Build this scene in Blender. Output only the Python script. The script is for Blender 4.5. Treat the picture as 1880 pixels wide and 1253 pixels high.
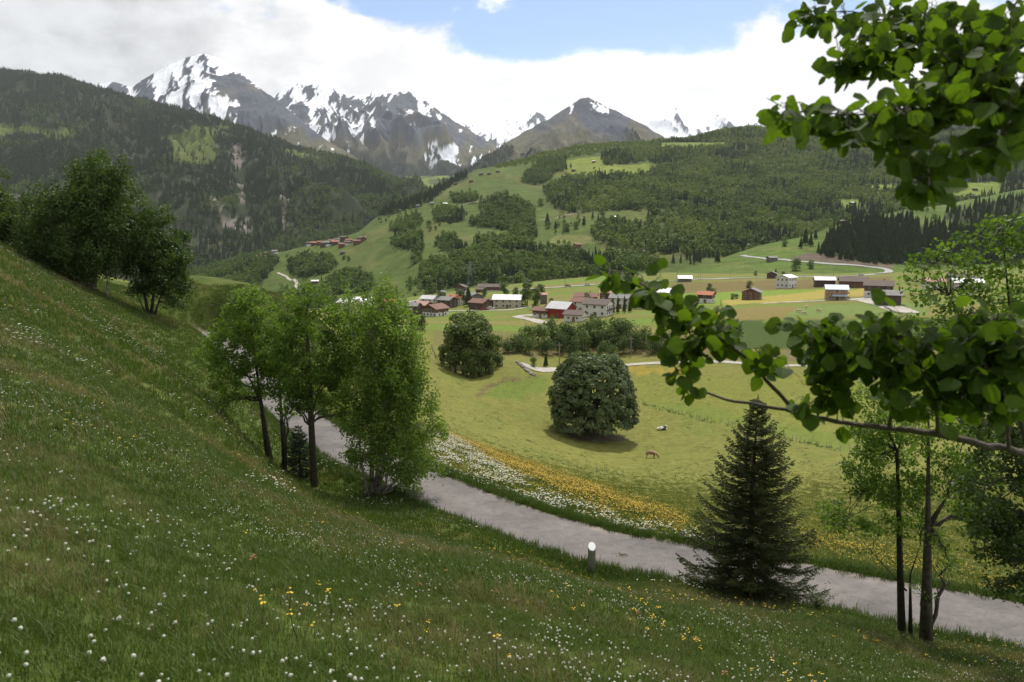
import bpy, math, random
import numpy as np
from mathutils import Vector, Matrix

for _o in list(bpy.data.objects):
    bpy.data.objects.remove(_o)
SC = bpy.context.scene
COL = SC.collection
random.seed(7)
RNG = np.random.default_rng(11)

# ------------------------------------------------------------------ camera
CZ = 50.0                     # eye height above the world's zero level (valley about 10 m)
FPX = 1300.0                  # focal length in photo pixels (1880 wide)
PITCH = math.radians(8.57)
cam_data = bpy.data.cameras.new('camera')
cam_data.sensor_width = 36.0
cam_data.lens = FPX / 1880.0 * 36.0
cam_data.clip_start = 0.1
cam_data.clip_end = 60000.0
cam_data.dof.use_dof = True
cam_data.dof.focus_distance = 40.0
cam_data.dof.aperture_fstop = 4.0
cam = bpy.data.objects.new('camera', cam_data)
cam.location = (0, 0, CZ)
cam.rotation_euler = (math.pi / 2 - PITCH, 0, 0)
COL.objects.link(cam)
SC.camera = cam

# ------------------------------------------------------------------ sun, exposure
SUN_EL = math.radians(57)
SUN_AZ = math.radians(14)     # from straight ahead (+Y) towards the right (+X)
sun_data = bpy.data.lights.new('sun', 'SUN')
sun_data.energy = 3.4
sun_data.angle = math.radians(2.0)
sun_data.color = (1.0, 0.95, 0.86)
sun = bpy.data.objects.new('sun', sun_data)
_sd = Vector((math.sin(SUN_AZ) * math.cos(SUN_EL), math.cos(SUN_AZ) * math.cos(SUN_EL), math.sin(SUN_EL)))
sun.rotation_euler = (-_sd).to_track_quat('-Z', 'Y').to_euler()
sun.location = (0, 0, 400)
COL.objects.link(sun)
SC.view_settings.view_transform = 'Standard'
SC.view_settings.look = 'None'
SC.view_settings.gamma = 1.0
SC.view_settings.exposure = 0.35
SC.render.engine = 'CYCLES'
SC.cycles.use_denoising = True
SC.cycles.max_bounces = 8
SC.cycles.diffuse_bounces = 3
SC.cycles.glossy_bounces = 2
SC.cycles.transmission_bounces = 4
SC.cycles.transparent_max_bounces = 8
SC.cycles.volume_bounces = 0
SC.cycles.sample_clamp_indirect = 6.0

# ------------------------------------------------------------------ node helpers
class NT:
    def __init__(self, tree):
        self.t = tree
        tree.nodes.clear()
    def n(self, kind, **kw):
        nd = self.t.nodes.new(kind)
        for k, v in kw.items():
            if k == 'ins':
                for kk, vv in v.items():
                    self.set(nd, kk, vv)
            else:
                setattr(nd, k, v)
        return nd
    def set(self, nd, key, v):
        s = nd.inputs[key]
        if isinstance(v, bpy.types.NodeSocket):
            self.t.links.new(v, s)
        else:
            s.default_value = v
    def math(self, op, a, b=0.0, c=0.0, clamp=False):
        nd = self.n('ShaderNodeMath', operation=op, use_clamp=clamp)
        self.set(nd, 0, a); self.set(nd, 1, b); self.set(nd, 2, c)
        return nd.outputs[0]
    def smooth(self, x, lo, hi):
        nd = self.n('ShaderNodeMapRange', interpolation_type='SMOOTHSTEP')
        self.set(nd, 0, x); self.set(nd, 1, lo); self.set(nd, 2, hi)
        return nd.outputs[0]
    def mix(self, f, a, b, mode='MIX'):
        nd = self.n('ShaderNodeMix', data_type='RGBA', blend_type=mode)
        self.set(nd, 'Factor', f); self.set(nd, 6, a); self.set(nd, 7, b)
        return nd.outputs[2]
    def noise(self, vec, scale, detail=5.0, rough=0.55, dist=0.0):
        nd = self.n('ShaderNodeTexNoise')
        if vec is not None:
            self.set(nd, 'Vector', vec)
        nd.inputs['Scale'].default_value = scale
        nd.inputs['Detail'].default_value = detail
        nd.inputs['Roughness'].default_value = rough
        nd.inputs['Distortion'].default_value = dist
        return nd.outputs[0]

def rgba(c):
    return (c[0], c[1], c[2], 1.0)

# ------------------------------------------------------------------ world: Nishita sky behind broken cloud
world = bpy.data.worlds.new('World')
SC.world = world
world.use_nodes = True
W = NT(world.node_tree)
tc = W.n('ShaderNodeTexCoord')
D = tc.outputs['Generated']
sep = W.n('ShaderNodeSeparateXYZ', ins={0: D})
dx, dy, dz = sep.outputs
sky = W.n('ShaderNodeTexSky', sky_type='NISHITA', sun_disc=False,
          sun_elevation=SUN_EL, sun_rotation=SUN_AZ, altitude=1400.0,
          air_density=1.0, dust_density=1.2, ozone_density=1.0)
skyc = W.n('ShaderNodeVectorMath', operation='SCALE')
W.set(skyc, 0, sky.outputs[0]); skyc.inputs['Scale'].default_value = 0.12
stretch = W.n('ShaderNodeMapping', ins={'Vector': D, 'Scale': (1.0, 1.0, 1.7), 'Location': (0.31, 0.2, 0.05)})
sv = stretch.outputs[0]
n1 = W.noise(sv, 5.2, 9.0, 0.56, 0.25)
n2 = W.noise(sv, 2.0, 4.0, 0.5)
n3 = W.noise(sv, 9.0, 6.0, 0.6)
dyc = W.math('MAXIMUM', dy, 0.02)
aa = W.math('DIVIDE', dx, dyc)
ee = W.math('DIVIDE', dz, dyc)
aw = W.math('ADD', aa, W.math('MULTIPLY', W.math('SUBTRACT', n2, 0.5), 0.7))
qa = W.math('DIVIDE', W.math('SUBTRACT', aw, 0.12), 0.36)
# the hole's lower edge falls a little to the left
el = W.math('ADD', W.math('SUBTRACT', ee, W.math('MULTIPLY', aa, 0.04)), W.math('MULTIPLY', W.math('SUBTRACT', n1, 0.5), 0.22))
qe = W.math('DIVIDE', W.math('SUBTRACT', el, 0.325), 0.125)
q = W.math('ADD', W.math('POWER', W.math('ABSOLUTE', qa), 2.0), W.math('POWER', W.math('ABSOLUTE', qe), 2.0))
gap = W.math('SUBTRACT', 1.0, W.smooth(q, 0.15, 1.5))
low = W.math('SUBTRACT', 1.0, W.smooth(dz, 0.12, 0.30))
bias = W.math('SUBTRACT', W.math('MULTIPLY', low, 0.16), W.math('MULTIPLY', gap, 0.185))
cov = W.math('ADD', W.math('ADD', W.math('MULTIPLY', n1, 0.95), W.math('MULTIPLY', n3, 0.25)), W.math('SUBTRACT', bias, 0.10))
cloud = W.smooth(cov, 0.36, 0.46)
# grey bellies of the cloud bank
belly = W.smooth(W.math('ADD', W.math('MULTIPLY', n2, 0.55), W.math('MULTIPLY', n3, 0.52)), 0.42, 0.64)
side = W.smooth(aa, -0.62, -0.12)
lit = W.math('ADD', W.math('MULTIPLY', belly, 0.40), W.math('MULTIPLY', side, 0.50))
lit = W.math('ADD', 0.40, W.math('MULTIPLY', lit, 0.74))
cl_col = W.mix(W.math('MULTIPLY', side, 1.0), (0.96, 0.975, 1.0, 1), (1.0, 1.0, 1.0, 1))
clv = W.n('ShaderNodeVectorMath', operation='SCALE')
W.set(clv, 0, cl_col); W.set(clv, 'Scale', lit)
mixc = W.mix(cloud, skyc.outputs[0], clv.outputs[0])
bg = W.n('ShaderNodeBackground')
W.set(bg, 'Color', mixc)
bg.inputs['Strength'].default_value = 1.0
wo = W.n('ShaderNodeOutputWorld')
W.t.links.new(bg.outputs[0], wo.inputs['Surface'])

# ------------------------------------------------------------------ pixels, rays, noise
CP, SP = math.cos(PITCH), math.sin(PITCH)
def pix_ae(px, py):
    """photo pixel -> (X/Y, (Z-CZ)/Y) of the ray"""
    px = np.asarray(px, float); py = np.asarray(py, float)
    v = 626.5 - py
    yw = FPX * CP + v * SP
    zw = -FPX * SP + v * CP
    return (px - 940.0) / yw, zw / yw
def at(px, py, Y):
    a, e = pix_ae(px, py)
    return Vector((float(a) * Y, Y, CZ + float(e) * Y))
def project(X, Y, Z):
    z = Z - CZ
    d = Y * CP - z * SP
    d = np.where(np.abs(d) < 1e-3, 1e-3, d)
    return 940.0 + FPX * X / d, 626.5 - FPX * (Y * SP + z * CP) / d
def inpoly(px, py, poly):
    px = np.asarray(px); py = np.asarray(py)
    r = np.zeros(px.shape, bool)
    n = len(poly)
    j = n - 1
    for i in range(n):
        xi, yi = poly[i]; xj, yj = poly[j]
        if yi != yj:
            c = ((yi > py) != (yj > py)) & (px < (xj - xi) * (py - yi) / (yj - yi) + xi)
            r ^= c
        j = i
    return r
def _hash(ix, iy, seed):
    h = (ix.astype(np.int64) * 374761393 + iy.astype(np.int64) * 668265263 + seed * 1442695041) & 0xFFFFFFFF
    h = ((h ^ (h >> 13)) * 1274126177) & 0xFFFFFFFF
    h = h ^ (h >> 16)
    return (h & 0xFFFFFF) / float(0xFFFFFF)
def vnoise(x, y, seed=0):
    ix = np.floor(x); iy = np.floor(y)
    fx = x - ix; fy = y - iy
    ux = fx * fx * fx * (fx * (fx * 6 - 15) + 10); uy = fy * fy * fy * (fy * (fy * 6 - 15) + 10)
    def g(ox, oy):
        th = _hash(ix + ox, iy + oy, seed) * 2 * np.pi
        return np.cos(th) * (fx - ox) + np.sin(th) * (fy - oy)
    a = g(0, 0) * (1 - ux) + g(1, 0) * ux
    b = g(0, 1) * (1 - ux) + g(1, 1) * ux
    return (a * (1 - uy) + b * uy) * 1.5
def fbm(x, y, seed=0, oct=5, gain=0.5):
    x = np.asarray(x, float); y = np.asarray(y, float)
    s = np.zeros(np.broadcast(x, y).shape); amp = 1.0; f = 1.0
    for k in range(oct):
        s = s + amp * vnoise(x * f + 17.3 * k, y * f - 9.1 * k, seed + k)
        amp *= gain; f *= 2.03
    return s
def ridged(x, y, seed=0, oct=5, gain=0.55):
    x = np.asarray(x, float); y = np.asarray(y, float)
    s = np.zeros(np.broadcast(x, y).shape); amp = 1.0; f = 1.0; w = 1.0
    for k in range(oct):
        r = 1.0 - np.abs(vnoise(x * f + 31.7 * k, y * f + 5.3 * k, seed + k)) * 1.6
        r = np.clip(r, 0, 1) ** 2
        s = s + amp * r * w
        w = np.clip(r * 1.6, 0, 1)
        amp *= gain; f *= 2.07
    return s
def sstep(x, lo, hi):
    t = np.clip((x - lo) / (hi - lo), 0, 1)
    return t * t * (3 - 2 * t)

# ------------------------------------------------------------------ mesh helpers
def mesh_np(name, verts, faces, smooth=False, colors=None):
    """faces: (n,3) or (n,4) int array; colors: per-vertex (n,3)"""
    verts = np.asarray(verts, np.float32); faces = np.asarray(faces, np.int32)
    me = bpy.data.meshes.new(name)
    nf, k = faces.shape
    me.vertices.add(len(verts)); me.vertices.foreach_set('co', verts.ravel())
    me.loops.add(nf * k); me.loops.foreach_set('vertex_index', faces.ravel())
    me.polygons.add(nf)
    me.polygons.foreach_set('loop_start', np.arange(nf, dtype=np.int32) * k)
    try:
        me.polygons.foreach_set('loop_total', np.full(nf, k, np.int32))
    except Exception:
        pass
    me.polygons.foreach_set('use_smooth', np.full(nf, smooth, bool))
    if colors is not None:
        ca = me.color_attributes.new('tint', 'FLOAT_COLOR', 'POINT')
        c4 = np.ones((len(verts), 4), np.float32); c4[:, :3] = colors
        ca.data.foreach_set('color', c4.ravel())
    me.update(calc_edges=True)
    return me
def link(name, me, mat=None, parent=None, kind=None, label=None, cat=None, group=None):
    o = bpy.data.objects.new(name, me)
    COL.objects.link(o)
    if mat is not None and me is not None and len(me.materials) == 0:
        me.materials.append(mat)
    if parent is not None:
        o.parent = parent
    if kind: o['kind'] = kind
    if label: o['label'] = label
    if cat: o['category'] = cat
    if group: o['group'] = group
    return o
def thing(name, label, cat, loc=(0, 0, 0), rotz=0.0, group=None):
    o = link(name, None, None, None, None, label, cat, group)
    o.location = loc; o.rotation_euler = (0, 0, rotz)
    o.empty_display_size = 0.2
    return o
class MB:
    """collects boxes, tubes and polygons; build() links them as one mesh object"""
    def __init__(self):
        self.v = []; self.f = []
    def poly(self, pts):
        b = len(self.v); self.v += [tuple(p) for p in pts]; self.f.append(tuple(range(b, b + len(pts))))
    def quadbox(self, bot, top):
        b = len(self.v); self.v += [tuple(p) for p in bot] + [tuple(p) for p in top]
        n = len(bot)
        self.f.append(tuple(b + i for i in range(n))[::-1]); self.f.append(tuple(b + n + i for i in range(n)))
        for i in range(n):
            j = (i + 1) % n
            self.f.append((b + i, b + j, b + n + j, b + n + i))
    def box(self, x0, x1, y0, y1, z0, z1):
        self.quadbox([(x0, y0, z0), (x1, y0, z0), (x1, y1, z0), (x0, y1, z0)],
                     [(x0, y0, z1), (x1, y0, z1), (x1, y1, z1), (x0, y1, z1)])
    def tube(self, pts, rads, n=6, cap=True):
        pts = [Vector(p) for p in pts]
        b0 = len(self.v)
        up = Vector((0, 0, 1)); ref = None
        for i, p in enumerate(pts):
            d = (pts[min(i + 1, len(pts) - 1)] - pts[max(i - 1, 0)])
            if d.length < 1e-9: d = Vector((0, 0, 1))
            d.normalize()
            if ref is None:
                ref = d.orthogonal().normalized()
            ref = (ref - d * ref.dot(d))
            if ref.length < 1e-6: ref = d.orthogonal()
            ref.normalize()
            bi = d.cross(ref)
            for k in range(n):
                t = 2 * math.pi * k / n
                self.v.append(tuple(p + (ref * math.cos(t) + bi * math.sin(t)) * rads[i]))
        for i in range(len(pts) - 1):
            for k in range(n):
                k2 = (k + 1) % n
                a = b0 + i * n
                self.f.append((a + k, a + k2, a + n + k2, a + n + k))
        if cap:
            self.f.append(tuple(b0 + k for k in range(n))[::-1])
            self.f.append(tuple(b0 + (len(pts) - 1) * n + k for k in range(n)))
    def mesh(self, name, smooth=False):
        me = bpy.data.meshes.new(name)
        me.from_pydata(self.v, [], self.f)
        if smooth:
            me.polygons.foreach_set('use_smooth', [True] * len(me.polygons))
        me.update()
        return me
    def build(self, name, mat, parent=None, smooth=False, **kw):
        return link(name, self.mesh(name, smooth), mat, parent, **kw)

# ------------------------------------------------------------------ materials
def new_mat(name):
    m = bpy.data.materials.new(name); m.use_nodes = True
    return m, NT(m.node_tree)
def finish(N, shader):
    out = N.n('ShaderNodeOutputMaterial'); N.t.links.new(shader, out.inputs['Surface'])
def mat_plain(name, col, rough=0.8, var=0.25, scale=3.0, metal=0.0, bump=0.0, col2=None, coord='Object'):
    m, N = new_mat(name)
    t = N.n('ShaderNodeTexCoord')
    nz = N.noise(t.outputs[coord], scale, 6.0, 0.6)
    f = N.smooth(nz, 0.3, 0.7)
    c2 = col2 if col2 else tuple(c * (1 - var) for c in col)
    c = N.mix(f, rgba(c2), rgba(col))
    b = N.n('ShaderNodeBsdfPrincipled')
    N.set(b, 'Base Color', c); b.inputs['Roughness'].default_value = rough; b.inputs['Metallic'].default_value = metal
    if bump:
        bp = N.n('ShaderNodeBump'); bp.inputs['Strength'].default_value = bump; bp.inputs['Distance'].default_value = 0.05
        N.set(bp, 'Height', nz); N.t.links.new(bp.outputs[0], b.inputs['Normal'])
    finish(N, b.outputs[0])
    return m
def mat_leaf(name, c1, c2, trans=0.35, tcol=None, scale=0.6, rough=0.55, spec=0.3, use_rand=True, place=0.0):
    """leaf: diffuse + translucent; colour varies by place and by object"""
    m, N = new_mat(name)
    t = N.n('ShaderNodeTexCoord')
    g = N.n('ShaderNodeNewGeometry')
    nz = N.noise(t.outputs['Object'], scale, 3.0, 0.6)
    f = N.smooth(nz, 0.32, 0.68)
    ri = N.math('MULTIPLY', g.outputs['Random Per Island'], 0.6)
    oi = N.n('ShaderNodeObjectInfo')
    f2 = N.math('ADD', N.math('MULTIPLY', f, 0.5), N.math('MULTIPLY', N.math('ADD', ri, N.math('MULTIPLY', oi.outputs['Random'], 0.4)), 0.5 if use_rand else 0.3), clamp=True)
    if place:                                 # mottled light and patchy greens of a wood, put into the colour
        pn = N.noise(g.outputs['Position'], place, 3.0, 0.6)
        f2 = N.math('ADD', N.math('MULTIPLY', f2, 0.55), N.math('MULTIPLY', N.smooth(pn, 0.36, 0.64), 0.5), clamp=True)
    c = N.mix(f2, rgba(c1), rgba(c2))
    b = N.n('ShaderNodeBsdfPrincipled')
    N.set(b, 'Base Color', c); b.inputs['Roughness'].default_value = rough
    b.inputs['Specular IOR Level'].default_value = spec
    tr = N.n('ShaderNodeBsdfTranslucent')
    if tcol is None:
        tcol = (1.25, 1.35, 0.5)
    N.set(tr, 'Color', N.mix(1.0, c, rgba(tcol), 'MULTIPLY'))
    mx = N.n('ShaderNodeMixShader'); mx.inputs[0].default_value = trans
    N.t.links.new(b.outputs[0], mx.inputs[1]); N.t.links.new(tr.outputs[0], mx.inputs[2])
    finish(N, mx.outputs[0])
    return m
def mat_tint(name, fine_scales=((0.9, 0.35), (7.0, 0.35)), rough=0.95, bump=0.3, bump_scale=2.0, bump_dist=0.3, spec=0.1):
    """surface colour from the mesh's own 'tint' albedo, broken up by noise"""
    m, N = new_mat(name)
    t = N.n('ShaderNodeTexCoord')
    at_ = N.n('ShaderNodeAttribute', attribute_name='tint')
    c = at_.outputs['Color']
    for sc, amt in fine_scales:
        nz = N.noise(t.outputs['Object'], sc, 5.0, 0.65)
        k = N.math('ADD', 1.0 - amt, N.math('MULTIPLY', N.smooth(nz, 0.25, 0.75), 2 * amt))
        vm = N.n('ShaderNodeVectorMath', operation='SCALE'); N.set(vm, 0, c); N.set(vm, 'Scale', k)
        c = vm.outputs[0]
    b = N.n('ShaderNodeBsdfPrincipled'); N.set(b, 'Base Color', c)
    b.inputs['Roughness'].default_value = rough; b.inputs['Specular IOR Level'].default_value = spec
    if bump:
        nz = N.noise(t.outputs['Object'], bump_scale, 6.0, 0.65)
        bp = N.n('ShaderNodeBump'); bp.inputs['Strength'].default_value = bump; bp.inputs['Distance'].default_value = bump_dist
        N.set(bp, 'Height', nz); N.t.links.new(bp.outputs[0], b.inputs['Normal'])
    finish(N, b.outputs[0])
    return m
# ================================================================== TERRAIN
class TPS:
    """thin-plate surface of e=(z-CZ)/Y over (X/Y, ln Y) through known ground points"""
    def __init__(self, pts, ka=2.0, lam=1e-4):
        P = np.array([(a * ka, math.log(y)) for a, e, y in pts]); v = np.array([e for a, e, y in pts])
        self.P, self.ka = P, ka
        n = len(P)
        d = np.linalg.norm(P[:, None] - P[None], axis=2)
        K = self.k(d) + lam * np.eye(n)
        Q = np.c_[np.ones(n), P]
        A = np.block([[K, Q], [Q.T, np.zeros((3, 3))]])
        s = np.linalg.solve(A, np.r_[v, np.zeros(3)])
        self.w, self.c = s[:n], s[n:]
    @staticmethod
    def k(d):
        return d * d * np.log(d + 1e-9)
    def __call__(self, a, lny):
        a = np.asarray(a, float); lny = np.asarray(lny, float)
        shp = np.broadcast(a, lny).shape
        a = np.broadcast_to(a, shp).ravel() * self.ka; l = np.broadcast_to(lny, shp).ravel()
        out = self.c[0] + self.c[1] * a + self.c[2] * l
        for (pa, pl), w in zip(self.P, self.w):
            d2 = (a - pa) ** 2 + (l - pl) ** 2
            out = out + w * 0.5 * d2 * np.log(d2 + 1e-18)
        return out.reshape(shp)
def ctl(rows):
    r = []
    for px, py, Y in rows:
        a, e = pix_ae(px, py); r.append((float(a), float(e), Y))
    return r

# ---- the lane past the trees: centre line as (photo pixel, distance)
LANE_PIX = [(2350, 1290, 15.0), (2100, 1225, 17.2), (1880, 1160, 19.6), (1700, 1122, 21.2), (1500, 1078, 23.0), (1300, 1040, 24.8), (1085, 1003, 27.0),
            (900, 938, 30.3), (760, 882, 34.5), (640, 828, 40.0), (560, 778, 47.0), (500, 725, 55.0), (462, 686, 63.0), (440, 655, 71.0), (415, 632, 80.0), (370, 612, 92.0)]
LANE = np.array([tuple(at(*p)) for p in LANE_PIX])
def resample(P, step):
    P = np.asarray(P, float)
    # Catmull-Rom then even spacing
    Q = np.vstack([2 * P[0] - P[1], P, 2 * P[-1] - P[-2]])
    out = []
    for i in range(1, len(Q) - 2):
        for t in np.linspace(0, 1, 24, endpoint=False):
            p0, p1, p2, p3 = Q[i - 1], Q[i], Q[i + 1], Q[i + 2]
            out.append(0.5 * ((2 * p1) + (-p0 + p2) * t + (2 * p0 - 5 * p1 + 4 * p2 - p3) * t ** 2 + (-p0 + 3 * p1 - 3 * p2 + p3) * t ** 3))
    out.append(P[-1]); out = np.array(out)
    s = np.r_[0, np.cumsum(np.linalg.norm(np.diff(out[:, :2], axis=0), axis=1))]
    n = max(2, int(s[-1] / step)); si = np.linspace(0, s[-1], n + 1)
    return np.c_[[np.interp(si, s, out[:, k]) for k in range(3)]].T
LANE_S = resample(LANE, 0.5)
LANE_S[:, 2] = np.convolve(np.pad(LANE_S[:, 2], 12, mode='edge'), np.ones(25) / 25, mode='valid')
LANE_HALF = 1.62

ctlA = ctl([
    # near slope
    (0, 1253, 2.9), (470, 1253, 3.7), (940, 1253, 4.9), (1400, 1253, 7.5), (1880, 1253, 13.3), (2150, 1320, 11.5),
    (0, 1000, 4.6), (200, 1000, 5.6), (500, 1100, 6.2), (940, 1100, 9.0), (1300, 1130, 13.0), (1600, 1170, 16.0),
    (0, 800, 8.8), (200, 800, 12.0), (500, 950, 13.5), (700, 1000, 13.5), (940, 1040, 14.5), (350, 850, 16.0),
    (0, 640, 17.0), (100, 620, 23.0), (200, 650, 28.0), (300, 700, 30.0), (400, 760, 33.0),
    (0, 462, 50.0), (100, 505, 54.0), (200, 548, 57.0), (275, 580, 58.5), (340, 596, 62.0), (-300, 330, 45.0), (-300, 700, 12.0), (-300, 1253, 2.2),
    (495, 852, 36.5), (575, 893, 34.0), (680, 916, 32.2), (1085, 1046, 25.0), (1375, 1102, 21.2), (1690, 1182, 17.6),
    # hump behind the lane on the left
    (350, 543, 96.0), (440, 549, 92.0), (530, 572, 90.0), (600, 604, 88.0), (250, 520, 110.0), (-100, 380, 130.0),
    (440, 600, 150.0), (300, 560, 170.0), (0, 470, 200.0), (560, 620, 160.0),
    # below the lane
    (800, 792, 75.0), (720, 800, 52.0), (1000, 872, 66.0), (1150, 925, 48.0), (1260, 962, 39.0), (1500, 900, 82.0), (1500, 1000, 38.0), (1700, 1030, 34.0), (1880, 1060, 33.0), (1800, 900, 80.0), (2300, 1000, 50.0),
    (690, 720, 90.0), (700, 650, 150.0),
    # pasture
    (1195, 838, 126.0), (1085, 797, 142.0), (1600, 830, 126.0), (1800, 800, 142.0), (2200, 780, 145.0), (900, 800, 112.0), (820, 752, 128.0), (900, 730, 158.0), (1000, 760, 154.0),
    (860, 692, 183.0), (800, 668, 186.0), (960, 668, 196.0), (1010, 688, 196.0), (1300, 700, 190.0), (1700, 700, 195.0), (2200, 690, 200.0),
    (1020, 679, 206.0), (1200, 672, 208.0), (1370, 670, 210.0), (1100, 655, 226.0), (1400, 658, 226.0), (1880, 650, 228.0), (900, 640, 232.0), (780, 640, 225.0),
    # terrace edge and village plain
    (780, 606, 262.0), (930, 607, 268.0), (1100, 600, 272.0), (1400, 592, 272.0), (1600, 588, 270.0), (1880, 580, 270.0), (2300, 575, 270.0),
    (750, 585, 325.0), (1030, 588, 300.0), (930, 567, 375.0), (1200, 560, 350.0), (1380, 551, 360.0), (1540, 552, 345.0), (1620, 556, 320.0), (1440, 529, 430.0), (1880, 545, 340.0), (2300, 530, 350.0),
    (750, 554, 440.0), (850, 541, 480.0), (1090, 523, 525.0), (1450, 508, 540.0), (1630, 503, 545.0), (1880, 497, 545.0), (2300, 490, 560.0),
    (600, 570, 400.0), (480, 590, 420.0), (300, 600, 420.0), (-200, 600, 420.0), (560, 578, 300.0),
    (740, 549, 640.0), (900, 526, 640.0), (1100, 508, 660.0), (1300, 500, 680.0), (1600, 497, 640.0), (1880, 490, 640.0),
    (500, 575, 800.0), (0, 590, 900.0), (740, 545, 1000.0), (1100, 510, 1000.0), (1500, 500, 1000.0), (2300, 480, 900.0), (-600, 600, 700.0),
])
for P in LANE[:: 1]:
    ctlA.append((P[0] / P[1], (P[2] - CZ) / P[1], P[1]))
TA = TPS(ctlA, 2.0, 2e-4)

def lane_dist(X, Y):
    """signed-less distance to the lane and lane height there"""
    shp = X.shape; x = X.ravel(); y = Y.ravel()
    d = np.full(x.shape, 99.0); z = np.zeros(x.shape)
    m = (y < 100) & (y > 10) & (x < 30) & (x > -60)
    idx = np.nonzero(m)[0]
    L = LANE_S
    for c in range(0, len(idx), 20000):
        ii = idx[c:c + 20000]
        dd = (x[ii, None] - L[None, :, 0]) ** 2 + (y[ii, None] - L[None, :, 1]) ** 2
        k = dd.argmin(1)
        d[ii] = np.sqrt(dd[np.arange(len(ii)), k]); z[ii] = L[k, 2]
    return d.reshape(shp), z.reshape(shp)
def hA(X, Y):
    X = np.asarray(X, float); Y = np.asarray(Y, float)
    X, Y = np.broadcast_arrays(X, Y)
    Yc = np.maximum(Y, 2.2)
    z = CZ + TA(X / Yc, np.log(Yc)) * Yc
    # behind / beside the camera the slope goes on as a plane
    near = sstep(Y, 2.2, 4.5)
    plane = CZ - 1.62 - 0.30 * X - 0.33 * Y
    z = np.where(Y < 4.5, plane * (1 - near) + z * near, z)
    z = z + 0.10 * fbm(X / 5.0, Y / 5.0, 3, 3) * sstep(Y, 3, 12) + 0.45 * fbm(X / 45.0, Y / 45.0, 5, 3) * sstep(Y, 90, 200)
    d, zl = lane_dist(X, Y)
    w = 1 - sstep(d, LANE_HALF + 0.15, LANE_HALF + 1.9)
    z = z * (1 - w) + (zl - 0.03) * w
    return z

# ---- the green hill across the valley
ridgeB = [(300, 520, 1500), (400, 492, 1450), (510, 464, 1380), (600, 440, 1370), (650, 428, 1400), (690, 404, 1450), (730, 384, 1520), (770, 368, 1600), (850, 326, 1850), (900, 308, 1950), (1000, 284, 2100), (1090, 266, 2250),
          (1200, 262, 2400), (1300, 247, 2500), (1380, 237, 2550), (1460, 243, 2550), (1600, 236, 2550), (1880, 226, 2450), (2300, 200, 2400)]
rowsB = list(ridgeB)
for px, py, Y in ridgeB:
    rowsB.append((px, py + 34, Y * 1.22)); rowsB.append((px, py + 70, Y * 1.6))
rowsB += [(300, 600, 800), (460, 585, 820), (600, 580, 760), (740, 556, 640), (800, 545, 640), (900, 528, 650), (1000, 520, 655), (1100, 511, 665), (1250, 502, 720), (1400, 490, 850), (1600, 470, 1000), (1880, 455, 1050), (2300, 440, 1100),
          (360, 530, 1150), (450, 520, 1080), (500, 520, 1040), (500, 500, 1120), (600, 500, 1010), (560, 470, 1230), (640, 455, 1200), (680, 480, 1020), (740, 500, 860), (760, 470, 930),
          (760, 420, 1200), (850, 400, 1230), (850, 360, 1480), (950, 350, 1500), (950, 420, 1050), (950, 470, 830), (1000, 320, 1780), (1100, 300, 1880), (1100, 350, 1450), (1100, 400, 1150), (1100, 450, 930), (1100, 480, 790),
          (1200, 410, 1130), (1200, 465, 890), (1200, 310, 1850), (1300, 350, 1550), (1300, 420, 1120), (1300, 465, 900), (1300, 300, 1980), (1450, 350, 1560), (1450, 290, 2000), (1450, 420, 1150), (1600, 350, 1500), (1600, 400, 1250), (1600, 290, 1950), (1760, 345, 1480), (1760, 290, 1900), (1760, 400, 1250), (1900, 340, 1450), (1900, 280, 1900)]
TB = TPS(ctl(rowsB), 2.6, 2e-4)
def hB(X, Y):
    z = CZ + TB(X / Y, np.log(Y)) * Y
    z = z + 5.0 * fbm(X / 170.0, Y / 260.0, 21, 4) + 2.5 * (ridged(X / 120.0, Y / 300.0, 25, 3) - 0.7)
    return z
# ---- the nearer spur on the right with the winding road
ridgeC = [(1180, 520, 760), (1260, 497, 800), (1345, 466, 840), (1400, 450, 860), (1480, 432, 880), (1560, 408, 900), (1660, 387, 930), (1760, 370, 950), (1880, 350, 960), (2300, 300, 1000)]
rowsC = list(ridgeC)
for px, py, Y in ridgeC:
    rowsC.append((px, py + 26, Y * 1.2)); rowsC.append((px, py + 60, Y * 1.5))
rowsC += [(1180, 530, 600), (1260, 508, 620), (1345, 503, 610), (1450, 500, 600), (1550, 499, 590), (1640, 497, 590), (1880, 492, 600), (2300, 480, 620),
          (1300, 494, 690), (1400, 478, 710), (1480, 481, 660), (1600, 490, 620), (1500, 462, 730), (1600, 450, 740), (1700, 440, 760), (1880, 430, 770), (1700, 410, 840), (1880, 395, 860), (1600, 475, 660), (1720, 475, 660)]
TC = TPS(ctl(rowsC), 2.6, 2e-4)
def hC(X, Y):
    return CZ + TC(X / Y, np.log(Y)) * Y + 1.5 * fbm(X / 80.0, Y / 110.0, 41, 4)

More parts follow.
